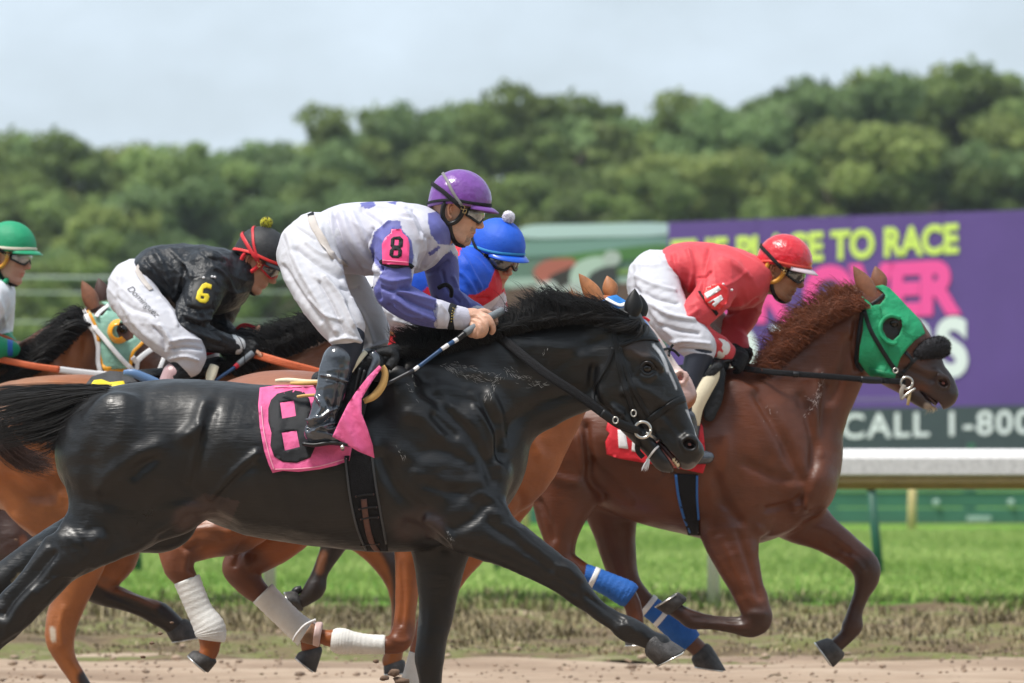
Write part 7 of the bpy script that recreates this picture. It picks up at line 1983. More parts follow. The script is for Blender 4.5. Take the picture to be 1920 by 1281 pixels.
# front legs
S.chain([(880, 900, 80, -.10, .5), (830, 960, 60, -.13, .6), (785, 1010, 42, -.15, .75), (766, 1060, 27, -.15), (763, 1120, 22, -.15), (758, 1165, 21, -.15), (752, 1195, 23, -.15), (735, 1208, 19, -.15), (690, 1208, 15, -.15), (640, 1200, 19, -.15), (612, 1196, 15, -.15), (598, 1192, 14, -.15)], k=.03)
S.chain([(930, 920, 75, .08, .6), (890, 1000, 50, .13, .7), (855, 1060, 33, .14), (825, 1120, 24, .14), (805, 1165, 24, .14), (790, 1200, 18, .14), (772, 1270, 16, .14), (760, 1320, 20, .14), (765, 1345, 15, .14)], k=.035)
sB = [([(460, 1045), (466, 1062), (476, 1052)], 6, .007), ([(480, 1000), (450, 1030), (440, 1060)], 6, -.008), ([(330, 1010), (350, 1030), (372, 1020)], 6, -.007), ([(350, 1040), (345, 1070), (360, 1080)], 5, .006), ([(345, 1000), (390, 990), (430, 1000)], 6, .005),
      ([(752, 1060), (756, 1120), (752, 1170)], 4, -.004), ([(735, 1195), (750, 1205), (765, 1200)], 5, .005), ([(980, 800), (1000, 830), (1010, 850)], 9, .006), ([(940, 900), (980, 940), (960, 1000)], 8, -.006), ([(420, 1010), (460, 1000), (540, 990)], 5, -.005)]
base = (.26, .075, .020)
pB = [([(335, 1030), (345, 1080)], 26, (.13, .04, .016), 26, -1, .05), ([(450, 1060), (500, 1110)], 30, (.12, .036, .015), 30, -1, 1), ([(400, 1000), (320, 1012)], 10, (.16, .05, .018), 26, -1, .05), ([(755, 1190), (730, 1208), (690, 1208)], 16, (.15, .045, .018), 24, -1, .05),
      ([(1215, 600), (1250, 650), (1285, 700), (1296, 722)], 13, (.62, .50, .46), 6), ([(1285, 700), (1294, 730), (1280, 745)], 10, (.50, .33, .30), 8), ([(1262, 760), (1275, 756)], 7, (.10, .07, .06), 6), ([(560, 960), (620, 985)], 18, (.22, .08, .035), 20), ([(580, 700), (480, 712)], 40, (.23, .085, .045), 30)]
xB = lambda px: (px - 960) * DBh / F
zB = lambda py: H - (py - HZ) * DBh / F
bodyB = horse_mesh(S, DBh, hB, sB, pB, base, 'coat', vox=.011, voy=.013, refine=[(xB(1225), xB(1310), 9, 9.1, .0065)])
bB = bvh_of(bodyB)
hooves(hB, DBh, [((402, 1238, 368, 1222), (390, 1262, 352, 1228), -.15), ((600, 1218, 566, 1222), (592, 1262, 554, 1232), .14), ((770, 1345, 748, 1342), (778, 1362, 742, 1362), .14)], 'hoof')
hf = Geo().add(hoof_geo(DBh, (590, 1206, 594, 1178), (562, 1204, 586, 1166), -.15)).make('hoof', M['hoof_brown'], hB)
Geo().add(hoof_geo(DBh, (598, 1208, 604, 1172), (586, 1210, 592, 1166), -.155, .05, .058)).make('bell_boot', plain('pale_rubber', (.62, .45, .42), .4), hf)
Geo().add(tube(DBh, [(592, 1162, 2.5, -.17), (572, 1172, 2.5, -.18), (556, 1190, 2.5, -.17), (550, 1202, 2.5, -.15)], 4, 8)).make('horseshoe', M['whitecloth'], hf)
bandage(hB, DBh, [(350, 1086, 25, -.15), (362, 1116, 24, -.15), (376, 1148, 24, -.15), (392, 1176, 29, -.15), (396, 1192, 28, -.15), (395, 1201, 24, -.15)], 'bandage')
bandage(hB, DBh, [(492, 1112, 25, .14), (520, 1140, 24, .14), (550, 1169, 24, .14), (576, 1190, 27, .14)], 'bandage')
bandage(hB, DBh, [(722, 1209, 18, -.15), (690, 1208, 18.5, -.15), (664, 1205, 20, -.15), (645, 1203, 24, -.15), (630, 1201, 23, -.15), (621, 1200, 18, -.15)], 'bandage')
bandage(hB, DBh, [(786, 1226, 19, .14), (776, 1262, 19, .14), (762, 1312, 22, .14)], 'bandage')
Geo().add(ear_geo(DBh, (1112, 580), (1138, 566), (1085, 513), -.05, 1, .03)).make('ear', M['mane_light'], hB)
Geo().add(ear_geo(DBh, (1132, 552), (1160, 556), (1138, 517), .05, 1, .028)).make('ear', M['mane_light'], hB)
Geo().add(ico(tuple(P(1276, 709, DBh - .034)), .014, 2, (1.0, .5, 1.0))).make('nostril_lining', M['flesh'], hB)
tu = [[(1085, 600, -.03), (1076, 575, -.04), (1070, 555, -.04), (1064, 536, -.04)], [(1100, 590, -.04), (1090, 572, -.05), (1082, 560, -.05), (1072, 556, -.05)], [(1112, 580, -.05), (1106, 570, -.06), (1098, 566, -.06), (1088, 570, -.06)], [(1060, 620, -.03), (1050, 600, -.04), (1045, 588, -.04), (1046, 575, -.04)], [(1030, 640, -.03), (1020, 620, -.04), (1015, 608, -.04), (1016, 596, -.04)]]
v1, f1 = hair(tu, 500, DBh, .0020, 5, .02, 41, clump=18); obj_from('mane', v1, f1, M['mane_light'], hB)
Mhb = plain('blue_hood', (.02, .19, .55), .65, bump=.4, bscale=200, bump2=.5, b2scale=22)
hd_ = Geo().add(patch([(1110, 585), (1124, 568), (1140, 556), (1156, 553), (1175, 565), (1195, 585), (1215, 607), (1236, 640), (1225, 655), (1190, 640), (1160, 640), (1125, 640)], DBh, bB, .008, .004, 6, smooth_n=2, wrinkle=.004)).make('eye_hood', Mhb, hB)
bhb = bvh_of(hd_, bodyB)
for pts, w_, m_ in (([(1112, 566), (1114, 590)], 8, M['whitecloth']), ([(1119, 566), (1121, 590)], 4, M['redcloth']), ([(1136, 560), (1160, 572), (1172, 570)], 7, M['whitecloth']), ([(1150, 588), (1164, 598), (1170, 590)], 8, M['redcloth']), ([(1186, 590), (1208, 596), (1218, 602)], 5, M['redcloth']), ([(1222, 644), (1236, 638)], 5, M['redcloth'])):
    Geo().add(strap(pts, w_, DBh, bhb, .008, .004)).make('hood_trim', m_, hd_)
stp = Geo().add(strap([(1236, 660), (1250, 654), (1264, 658), (1274, 668)], 5, DBh, bB, .006, .005)).make('noseband', M['leather'], hB)
Geo().add(strap([(1254, 668), (1256, 656), (1262, 646)], 5, DBh, bB, .008, .005)).make('noseband_strap', M['leather'], stp)
# red saddle cloth just seen between the rider's legs
sc_ = Sdf(DBh); sc_.chain([(730, 700, 18, 0, 7), (780, 690, 20, 0, 6.5), (812, 672, 18, 0, 6)], k=.02)
v_, f_ = sc_.build(.008); so_ = obj_from('saddle', v_, f_, M['blackcloth'], hB)
Geo().add(patch([(722, 632), (745, 626), (790, 628), (812, 650), (800, 690), (740, 690), (722, 664)], DBh, None, 0, .01, 7, yfun=lambda x, y: -.27 - .02 * math.sin(x * .12))).make('saddle_cloth', M['redcloth'], hB)
for sy in (-.16, .16):
    strap_part('rein', [(950, 620, sy), (1040, 650, sy), (1140, 700, sy), (1216, 742, sy * .5)], 11, DBh, M['webbing'], stp, None, 0, .006)

# ---------------------------------------------------------------- its rider
rB = root_at('person', 790, DBh, 'jockey in blue and red silks and blue cap topped by a white pompom', 'person', GRP_R)
hdB = Head(926, 483, DBh, 23, 46)
J = Sdf(DBh)
J.loft([(705, 492, 712, 575, .14), (760, 464, 770, 590, .17), (815, 455, 830, 600, .19), (862, 462, 878, 600, .19), (888, 480, 905, 570, .15)], k=.04)
J.chain([(862, 520, 42, -.15, .8), (850, 565, 34, -.20), (846, 590, 29, -.22), (880, 604, 24, -.20), (920, 612, 17, -.15)], k=.035)
J.chain([(900, 520, 40, .14, .8), (918, 560, 32, .19), (926, 590, 27, .19), (945, 612, 18, .12)], k=.035)
J.chain([(888, 494, 30, 0, 2.0), (900, 506, 26, 0, 2.0)], k=.02)
def colB(v, c):
    px, py = UNP(v)
    c[:] = (.62, .012, .03)
    bl = (.008, .075, .52)
    c[inpoly(px, py, [(868, 450), (905, 450), (930, 500), (915, 540), (895, 552), (870, 555), (842, 540), (840, 510), (846, 484), (862, 480)])] = bl
    c[inpoly(px, py, [(760, 500), (800, 505), (812, 530), (790, 550), (765, 540)])] = bl
    c[inpoly(px, py, [(905, 575), (945, 548), (952, 560), (948, 570), (956, 585), (938, 590), (930, 605), (915, 592), (908, 598)])] = (.72, .66, .70)
st = [([(860, 470), (880, 500), (900, 540)], 5, .006), ([(850, 540), (880, 560), (915, 560)], 5, -.006), ([(860, 560), (890, 580), (930, 580)], 5, .006), ([(845, 500), (870, 520), (890, 550)], 5, .005)]
jkB = garment('silk_jacket', J, DBh, rB, M['cloth'], .0065, st, [(-38, 3, 16, .005, 31.0), (-70, 4, 22, .003, 35.0)], colB, (.6, .02, .03))
T = Sdf(DBh)
T.chain([(712, 530, 42, 0, 1.8), (682, 548, 50, 0, 1.5)], k=.03)
T.chain([(682, 556, 48, -.10, .8), (720, 575, 44, -.17), (770, 592, 38, -.22), (820, 612, 34, -.25), (846, 622, 30, -.26), (840, 645, 26, -.26)], k=.03)
T.chain([(700, 560, 44, .10), (780, 600, 38, .2), (850, 625, 30, .24)], k=.03)
trB = garment('breeches', T, DBh, rB, M['breeches'], .007, [([(690, 530), (730, 550), (780, 565)], 5, .005), ([(710, 560), (750, 580), (800, 590)], 5, -.006), ([(740, 600), (780, 612), (830, 630)], 5, .005), ([(760, 585), (800, 600), (840, 606)], 4, .005)], [(-28, 3, 24, .005, 41.0), (60, 5, 30, .003, 44.0)])
btB = bvh_of(trB)
def trace_text(name, strokes, wpx, D, bvh, mat, parent, off=.003):
    g = Geo()
    for s_ in strokes: g.add(strap(s_, wpx, D, bvh, off, .002, 4))
    return g.make(name, mat, parent)
trace_text('stitched_lettering', [[(706, 540), (700, 538), (694, 543), (694, 551), (700, 554), (706, 550), (702, 547)], [(712, 560), (716, 552), (720, 562)]], 2.6, DBh, btB, M['blackcloth'], trB)
Lg = Sdf(DBh); Lg.chain([(842, 640, 26, -.26), (830, 690, 22, -.28), (815, 760, 18, -.29), (812, 810, 18, -.29), (840, 818, 12, -.29)], k=.02)
garment('riding_boot', Lg, DBh, rB, M['patent'], .010)
Lf = Sdf(DBh); Lf.chain([(850, 630, 26, .25), (835, 690, 22, .27), (818, 790, 18, .29), (845, 800, 12, .29)], k=.02); garment('riding_boot', Lf, DBh, rB, M['patent'], .011)
Bd = Sdf(DBh); hdB.flesh(Bd); hdB.neck_to(Bd, 892, 508, DBh); shrink_into(Bd, J.prims[:1]); shrink_into(Bd, J.prims[1:3], .65); shrink_into(Bd, T.prims, .75)
glove_prims(Bd, DBh, 946, 612, -.12, .85); glove_prims(Bd, DBh, 958, 612, .08, .8)
v, f = Bd.build(.012, .0055, refine=[(xB(870), xB(985), 9, 9.1, .0042), (9, 9.1, zB(560), zB(430), .0042)])
tone = (.58, .30, .19); c = np.tile(np.array(tone), (len(v), 1)); hdB.skin(v, c, tone, .12)
obj_from('body', v, f, M['skin'], rB, colors=c)
yarnw = plain('white_yarn', (.78, .76, .84), .9)
head_gear(hdB, rB, (.006, .095, .60), dict(rough=.62, coat=0.0, bump=.3, bscale=300, bump2=.15), band=(plain('teal_band', (.02, .24, .50), .6), .010), lens='lens', pom=(yarnw, None, None, 0, 0), strap_hi=False)

# ================================================================ the bay, number 6
D6 = 24.9
h6 = root_at('racehorse', 300, D6, 'bright bay racehorse with orange reins and charcoal cloth, behind the black horse', 'horse', 'racehorses galloping along the dirt track')
S = Sdf(D6)
S.loft([(-45, 770, -40, 890, .18), (0, 728, 0, 945, .25), (60, 708, 70, 965, .28), (140, 702, 150, 965, .28), (230, 708, 240, 990, .28), (330, 706, 345, 1010, .28), (420, 684, 460, 1015, .25)], k=.05)
S.chain([(440, 850, 140, 0, .65), (500, 850, 118, 0, .65), (530, 790, 108, 0, .58), (575, 735, 96, 0, .5), (620, 700, 86, 0, .48), (670, 670, 76, 0, .48), (710, 660, 66, 0, .5), (750, 690, 50, 0, .6), (790, 730, 38, 0, .7), (820, 760, 30, 0, .8)], k=.05, sub=8)
S.chain([(60, 850, 100, -.08, .75), (100, 920, 92, -.12, .65), (150, 980, 72, -.14, .7), (150, 1050, 48, -.15, .8), (135, 1110, 36, -.15), (118, 1160, 31, -.15), (112, 1198, 28, -.15), (124, 1236, 19, -.15), (148, 1275, 16, -.15), (172, 1320, 18, -.15), (185, 1335, 15, -.15)], k=.04)
S.chain([(100, 870, 90, .08, .7), (180, 960, 70, .13, .75), (215, 1030, 48, .14, .85), (195, 1070, 38, .14), (165, 1090, 31, .14), (185, 1108, 26, .14), (230, 1124, 21, .14), (268, 1138, 19, .14), (300, 1152, 23, .14), (318, 1166, 20, .14), (332, 1180, 20, .14)], k=.035)
S.chain([(520, 900, 80, -.10, .5), (580, 950, 60, -.13, .6), (625, 990, 40, -.15, .8), (625, 1020, 25, -.15), (612, 1050, 18, -.15), (598, 1080, 15, -.15), (590, 1104, 20, -.15), (574, 1122, 15, -.15), (562, 1130, 13, -.15)], k=.035)
S.chain([(600, 920, 70, .08, .6), (660, 980, 45, .13, .75), (705, 1030, 30, .14), (735, 1070, 25, .14), (750, 1110, 22, .14), (752, 1150, 17, .14), (745, 1200, 15, .14), (735, 1240, 18, .14)], k=.035)
S.ell(70, 840, 60, 80, 15, -.17, .09, .05)
s6 = [([(20, 900), (60, 930), (95, 925)], 14, -.010), ([(75, 880), (95, 905), (110, 930)], 8, .006), ([(10, 870), (40, 890), (100, 890)], 12, .007), ([(0, 960), (40, 975), (90, 1010)], 8, .006), ([(120, 1140), (112, 1180), (118, 1210)], 5, .005), ([(220, 1110), (260, 1124), (290, 1140)], 4, .005), ([(200, 1112), (250, 1134), (290, 1154)], 4, -.004), ([(500, 690), (540, 720), (560, 760)], 9, -.006), ([(560, 680), (590, 660), (620, 640)], 9, .004)]
base = (.27, .088, .024)
bk = (.020, .014, .012)
p6 = [([(150, 1100), (190, 1125), (240, 1142)], 16, bk, 14, .05, 1), ([(262, 1138), (300, 1156), (345, 1190)], 30, bk, 14, .05, 1), ([(195, 1090), (250, 1112), (290, 1130)], 5, (.20, .075, .03), 10, .05, 1), ([(158, 1272), (175, 1310), (190, 1340)], 9, bk, 10, -1, .05),
      ([(625, 985), (610, 1060), (590, 1104), (560, 1135)], 30, bk, 12, -1, .05), ([(606, 1040), (600, 1070)], 4, (.16, .06, .025), 8, -1, .05), ([(720, 1010), (752, 1080), (755, 1200)], 14, (.035, .022, .018), 10, .05, 1), ([(98, 1180), (100, 1200)], 3, (.45, .38, .3), 4, -1, .05),
      ([(430, 690), (540, 700), (620, 660)], 60, (.20, .072, .028), 40), ([(60, 745), (10, 760)], 30, (.34, .14, .06), 30)]
x6 = lambda px: (px - 960) * D6 / F
z6 = lambda py: H - (py - HZ) * D6 / F
body6 = horse_mesh(S, D6, h6, s6, p6, base, 'coat', vox=.011, voy=.013)
b6 = bvh_of(body6)
hooves(h6, D6, [((348, 1164, 316, 1182), (378, 1194, 322, 1204), .14), ((205, 1340, 168, 1344), (214, 1360, 168, 1362), -.15), ((566, 1142, 556, 1112), (548, 1140, 534, 1110), -.15), ((755, 1240, 724, 1246), (760, 1262, 720, 1264), .14)])
g = Geo().add(tube(D6, [(548, 1118, 7, -.15), (556, 1108, 8, -.15), (566, 1104, 6, -.15)])).make('heel_bulb', M['rubber'], h6)
mn = [[(x, 700 - (x - 430) * .42, -.05), (x - 8, 670 - (x - 430) * .40, -.06), (x - 24, 650 - (x - 430) * .34, -.06), (x - 44, 648 - (x - 430) * .30, -.06)] for x in (430, 470, 510, 550, 590, 630, 670, 700)]
v1, f1 = hair(mn, 1700, D6, .0022, 7, .04, 51, clump=44)
v2, f2 = hair([[(g_[0][0], g_[0][1] + 14, -.1), (g_[0][0] - 14, g_[0][1] - 2, -.11), (g_[0][0] - 34, g_[0][1] - 6, -.12), (g_[0][0] - 54, g_[0][1] + 6, -.12)] for g_ in mn], 900, D6, .0022, 6, .02, 52, clump=30)
obj_from('mane', np.concatenate([v1, v2]), np.concatenate([f1, f2 + len(v1)]), M['mane_black'], h6)
v1, f1 = hair([[(-40, 752, 0), (0, 790, -.34), (50, 845, -.35), (118, 866, -.35)], [(-40, 762, 0), (-10, 810, -.34), (40, 862, -.35), (116, 880, -.35)], [(-40, 772, 0), (-20, 830, -.34), (30, 872, -.35), (100, 884, -.35)]], 500, D6, .0018, 7, .01, 53, clump=14, curl=4)
obj_from('tail', v1, f1, plain('dark_brown_hair', (.045, .02, .014), .5, var=.4, vscale=30), h6)
Geo().add(ear_geo(D6, (700, 606), (726, 600), (700, 560), -.05, 1, .03)).make('ear', M['earbrown'], h6); Geo().add(ear_geo(D6, (716, 600), (738, 600), (722, 562), .05, 1, .03)).make('ear', M['earbrown'], h6)
Mg = plain('charcoal_cloth', (.045, .045, .048), .75, bump=.5, bscale=200, bump2=.5, b2scale=20)
cl6 = Geo().add(patch([(158, 724), (172, 706), (206, 695), (238, 698), (262, 720), (300, 720), (318, 740), (318, 830), (168, 840), (156, 780)], D6, None, 0, .006, 7, yfun=lambda x, y: -.315 + .16 * max(0, (722 - y) / 26) - .008 * math.sin(x * .15))).make('saddle_cloth', Mg, h6)
Geo().add(patch([(169, 723), (176, 713), (190, 711), (206, 717), (232, 714), (236, 726), (228, 742), (230, 780), (200, 800), (176, 790), (170, 760)], D6, bvh_of(cl6), .003, .002, 6, smooth_n=0)).make('number', M['yellow'], cl6)
s_ = Sdf(D6); s_.chain([(262, 706, 13, 0, 7), (320, 702, 14, 0, 7), (385, 692, 18, 0, 6), (410, 682, 14, 0, 5)], k=.02)
v_, f_ = s_.build(.008); sad6 = obj_from('saddle', v_, f_, M['blackcloth'], h6)
cyl_part('cantle', [(232, 699, 5, -.30), (250, 700, 8, -.31), (275, 710, 9, -.31), (305, 722, 7, -.31)], D6, plain('blue_saddle_pad', (.10, .19, .36), .4), sad6, q=.6)
cyl_part('foam_pad', [(402, 686, 9, -.24), (396, 702, 10, -.26), (392, 716, 7, -.28)], D6, M['foam'], sad6, q=.6)
rein6 = strap_part('rein', [(476, 664, -.15), (530, 680, -.19), (594, 697, -.17), (680, 722, -.12), (780, 752, -.07)], 15, D6, M['orange'], h6, None, 0, .008)
strap_part('rein_loop', [(384, 664, .05), (410, 654, .08), (432, 632, .1), (452, 612, .08), (470, 612, .04), (480, 620, .0)], 9, D6, M['redcloth'], rein6, None, 0, .006)

# ---------------------------------------------------------------- rider of number 6
r6 = root_at('person', 330, D6, 'jockey in black silks with a yellow arm numeral, red goggles and pompom-topped black cap', 'person', GRP_R)
hd6 = Head(479, 493, D6, 33, 10)
J = Sdf(D6)
J.loft([(264, 482, 282, 534, .15), (280, 468, 294, 550, .165), (300, 460, 312, 564, .168), (345, 458, 352, 584, .18), (395, 464, 408, 590, .18), (428, 476, 446, 560, .14)], k=.035)
J.chain([(428, 510, 27, 0, 2.2), (440, 516, 23, 0, 2.2)], k=.02)
J.chain([(388, 510, 42, -.15, .8), (380, 550, 38, -.20, .85), (362, 590, 34, -.23), (356, 614, 30, -.235), (385, 634, 26, -.22), (415, 643, 20, -.18), (440, 647, 16, -.15)], k=.03)
J.chain([(425, 535, 38, .13, .8), (415, 580, 31, .17), (408, 610, 26, .16), (432, 630, 18, .1)], k=.03)
st = [([(340, 520), (330, 560), (336, 600)], 6, .006), ([(345, 500), (340, 540), (345, 570)], 5, -.007), ([(290, 470), (310, 510), (325, 560)], 6, .006), ([(275, 490), (300, 520), (325, 550)], 6, -.006), ([(320, 470), (350, 500), (360, 520)], 6, .006), ([(375, 470), (395, 485), (420, 490)], 5, -.005),
      ([(345, 590), (370, 600), (396, 598)], 4, .006), ([(340, 610), (370, 625), (410, 640)], 5, .006), ([(350, 600), (380, 612), (400, 618)], 4, -.006), ([(400, 620), (425, 635), (438, 640)], 4, .004), ([(350, 575), (375, 582), (400, 580)], 4, -.005), ([(400, 500), (425, 520), (440, 550)], 5, .006), ([(355, 625), (385, 642), (420, 652)], 4, -.004)]
jk6 = garment('silk_jacket', J, D6, r6, plain('black_silk', (.010, .012, .016), .42, spec=.4, bump=.35, bscale=240, bump2=.6, b2scale=26), .006, st, [(-35, 3, 18, .0055, 52.0), (-75, 4, 24, .0035, 55.0), (10, 5, 32, .002, 58.0)])
T = Sdf(D6)
T.chain([(276, 512, 30, 0, 1.8), (248, 530, 42, 0, 1.5), (246, 552, 44, 0, 1.5)], k=.03)
T.chain([(248, 548, 46, -.10, .8), (268, 580, 46, -.17, .85), (300, 614, 43, -.23), (334, 644, 38, -.26), (354, 664, 33, -.265), (352, 678, 30, -.265)], k=.03)
T.chain([(270, 550, 44, .10, .9), (320, 600, 38, .18), (365, 640, 32, .22), (386, 662, 26, .23)], k=.03)
st = [([(225, 520), (230, 570), (265, 620), (310, 655)], 7, .005), ([(220, 560), (250, 580), (290, 590)], 6, -.004), ([(300, 610), (315, 630), (320, 655)], 4, .006), ([(290, 615), (305, 635), (310, 655)], 4, -.006), ([(322, 640), (350, 636), (378, 640)], 4, .006), ([(320, 655), (350, 652), (378, 655)], 3.5, -.006), ([(318, 672), (345, 668), (372, 676)], 3.5, .006), ([(300, 560), (320, 580), (332, 610)], 5, .005)]
tr6 = garment('breeches', T, D6, r6, M['breeches'], .0065, st, [(-45, 3, 22, .004, 62.0), (-10, 5, 30, .0025, 66.0)])
bt6 = bvh_of(tr6, jk6)
Geo().add(strap([(256, 500), (262, 515), (272, 530), (284, 544)], 11, D6, bt6, .004, .003)).make('waistband', plain('beige_elastic', (.52, .47, .44), .7), tr6)
# the stitched name down the thigh, in a running hand
def script_text(s, p0, p1, size, D, bvh, mat, parent, shear=.35):
    v, f = text_geo(s, 1.0, 0, -.012, shear); w_ = v[:, 0].max(); a = np.array(p0, float); b = np.array(p1, float); d = (b - a) / w_; n = np.array([d[1], -d[0]]) / np.linalg.norm(d) * size
    V = []
    for p in v:
        q = a + d * p[0] + n * p[1]; l, _ = hit(bvh, q[0], q[1]); dd = l.y if l is not None else D - .2; V.append(P(q[0], q[1], dd - .005))
    return Geo().add((V, [tuple(g_) for g_ in f])).make('stitched_name', mat, parent, smooth=False)
script_text('Dominguez', (237, 541), (293, 597), 17, D6, bt6, M['blackcloth'], tr6)
Lg = Sdf(D6); Lg.chain([(350, 672, 27, -.27, .9), (338, 694, 24, -.27), (326, 706, 22, -.28)], k=.02); garment('knee_gaiter', Lg, D6, r6, M['blackcloth'], .007)
Lg = Sdf(D6); Lg.chain([(326, 702, 22, -.28), (314, 730, 20, -.285), (300, 790, 18, -.29), (330, 800, 12, -.29)], k=.02); garment('riding_boot', Lg, D6, r6, plain('pinkish_boot', (.46, .30, .31), .35, bump=.8, bscale=120, bstretch=(1, 1, .1)), .008)
Lf = Sdf(D6); Lf.chain([(384, 662, 24, .24), (360, 710, 20, .27), (330, 790, 18, .29), (355, 800, 12, .29)], k=.02); garment('riding_boot', Lf, D6, r6, M['patent'], .011)
Bd = Sdf(D6); hd6.flesh(Bd, nose=1.05); hd6.neck_to(Bd, 436, 522, D6); shrink_into(Bd, J.prims[:1]); shrink_into(Bd, J.prims[2:], .62); shrink_into(Bd, T.prims, .75)
shr = Sdf(D6); glove_prims(shr, D6, 462, 650, -.13, .8); shrink_into(Bd, shr.prims, .85)
fingers(Bd, D6, [[(478, 624, 5, -.06), (484, 618, 4.6, -.07), (485, 613, 4, -.07)], [(482, 660, 4.6, -.16), (490, 668, 4.4, -.16), (500, 672, 4, -.15)]])
v, f = Bd.build(.012, .0055, refine=[(x6(430), x6(540), 9, 9.1, .0042), (9, 9.1, z6(560), z6(440), .0042)])
tone = (.60, .32, .21); c = np.tile(np.array(tone), (len(v), 1)); hd6.skin(v, c, tone, .10)
obj_from('body', v, f, M['skin'], r6, colors=c)
yy = plain('yellow_yarn', (.62, .58, .06), .9); yd = plain('black_yarn', (.03, .03, .02), .9)
head_gear(hd6, r6, (.016, .016, .018), dict(rough=.6, coat=0, bump=.3, bscale=260, bump2=.2), band=(plain('scarlet_band', (.72, .035, .03), .5), .013), strap_c='red', harness='red', lens='lens', pom=(yy, yd, None, math.pi, 0, .88), strap_hi=True)
Gv = Sdf(D6); glove_prims(Gv, D6, 460, 650, -.13, 1.05); garment('glove', Gv, D6, r6, M['blackcloth'], .005)
Gv = Sdf(D6); glove_prims(Gv, D6, 468, 632, .02, .8); garment('glove', Gv, D6, r6, M['blackcloth'], .006)
bg6 = bvh_of(bpy.data.objects['glove']) if False else None
bj = bvh_of(jk6)
cf = Sdf(D6); cf.chain([(436, 646, 18.5, -.155), (445, 648, 17, -.145)], k=.006, sub=3); garment('cuff_band', cf, D6, jk6, M['whitecloth'], .005)
ap = Geo().add(patch([(362, 523), (378, 518), (396, 522), (405, 532), (402, 550), (396, 574), (375, 578), (358, 572), (360, 548)], D6, bj, .006, .003, 4, smooth_n=5)).make('arm_number', plain('black_patch', (.02, .021, .022), .5), jk6)
Geo().add(patch([(379, 533), (386, 530), (397, 534), (396, 543), (388, 540), (382, 542), (380, 550), (390, 551), (393, 556), (391, 564), (385, 569), (374, 567), (367, 560), (370, 547)], D6, bvh_of(ap), .003, .002, 3, holes=([(377, 555), (383, 556), (382, 561), (376, 560)],), smooth_n=0)).make('numeral', M['yellow'], ap)
for (x, y) in ((382, 521), (398, 519), (403, 520)):
    l, _ = hit(bj, x, y)
    if l is not None: Geo().add(ico((l.x, l.y - .008, l.z), .006, 2)).make('pin', M['white'], ap)
wh6 = empty('riding_whip', tuple(P(455, 668, D6 - .2)), 'grey-gripped blue whip with a red collar, held by the rider in black', 'whip')
wseg((474, 662), (446, 684), 6, 'grip', M['grey'], -.17, -.20, D6, wh6); wseg((446, 684), (440, 689), 5, 'grip_collar', M['red'], -.20, -.21, D6, wh6); wseg((440, 689), (400, 716), 3.4, 'shaft', M['whipblue'], -.21, -.25, D6, wh6)

# ================================================================ the hooded bay at the far left
DA = 26.3
hA = root_at('racehorse', 60, DA, 'dark bay racehorse in pale green blinker hood with yellow eye cup', 'horse', 'racehorses galloping along the dirt track')
S = Sdf(DA)
S.loft([(-330, 720, -330, 930, .27), (-240, 712, -240, 960, .27), (-150, 715, -140, 980, .28), (-70, 706, -50, 985, .26)], k=.05)
S.chain([(-50, 850, 130, 0, .65), (0, 860, 112, 0, .65), (25, 800, 106, 0, .58), (60, 745, 94, 0, .5), (100, 700, 82, 0, .48), (140, 665, 72, 0, .5), (172, 645, 64, 0, .55)], k=.05, sub=8)
S.loft([(205, 575, 165, 650, .08), (236, 590, 172, 690, .092), (268, 615, 200, 722, .09), (300, 645, 240, 732, .075), (328, 668, 275, 742, .06), (348, 690, 300, 752, .056), (362, 712, 320, 760, .052)], k=.02)
S.ell(200, 680, 30, 46, -20, -.05, .045, .03)
S.chain([(10, 930, 75, -.10, .5), (20, 990, 55, -.13, .6), (28, 1040, 40, -.15), (28, 1080, 28, -.15), (24, 1115, 25, -.15), (10, 1150, 20, -.15), (-15, 1190, 18, -.15)], k=.035)
S.chain([(-30, 960, 60, .1, .6), (-20, 1020, 44, .14), (0, 1070, 30, .14), (-10, 1130, 20, .14), (-30, 1180, 18, .14)], k=.035)
sA = [([(150, 640), (146, 690), (156, 730)], 7, -.008), ([(100, 690), (80, 740), (60, 780)], 10, .006), ([(120, 650), (110, 700), (95, 740)], 8, -.004), ([(225, 620), (245, 612), (258, 622)], 5, .004)]
base = (.105, .036, .016)
pA = [([(130, 650), (100, 700)], 24, (.24, .085, .03), 30), ([(330, 690), (350, 712)], 30, (.05, .028, .022), 30), ([(28, 1060), (-10, 1180)], 30, (.022, .014, .012), 20), ([(10, 960), (24, 1050)], 40, (.045, .018, .012), 30), ([(44, 1010), (46, 1060)], 4, (.16, .05, .02), 6)]
bodyA = horse_mesh(S, DA, hA, sA, pA, base, 'coat', vox=.012, voy=.014, refine=[((150 - 960) * DA / F, (370 - 960) * DA / F, 9, 9.1, .007)])
bA = bvh_of(bodyA)
horse_eye(DA, 230, 618, 9, bA, hA)
Geo().add(ear_geo(DA, (163, 582), (190, 576), (153, 526), -.05, 1, .03)).make('ear', M['earbrown'], hA)
Geo().add(ear_geo(DA, (180, 566), (206, 562), (184, 521), .045, 1, .03)).make('ear', plain('dark_ear', (.06, .025, .018), .5), hA)
hooves(hA, DA, [((-10, 1196, -38, 1204), (-12, 1222, -46, 1226), -.15)])
mn = [[(160, 596, -.04), (150, 580, -.04), (140, 582, -.04), (128, 596, -.04)], [(135, 620, -.05), (120, 600, -.05), (108, 602, -.05), (92, 618, -.05)], [(105, 650, -.06), (92, 628, -.06), (80, 630, -.06), (62, 648, -.06)], [(70, 680, -.06), (58, 658, -.06), (45, 662, -.06), (25, 680, -.06)], [(30, 705, -.06), (15, 688, -.06), (0, 692, -.06), (-20, 710, -.06)]]
v1, f1 = hair(mn, 900, DA, .0024, 7, .03, 61, clump=26)
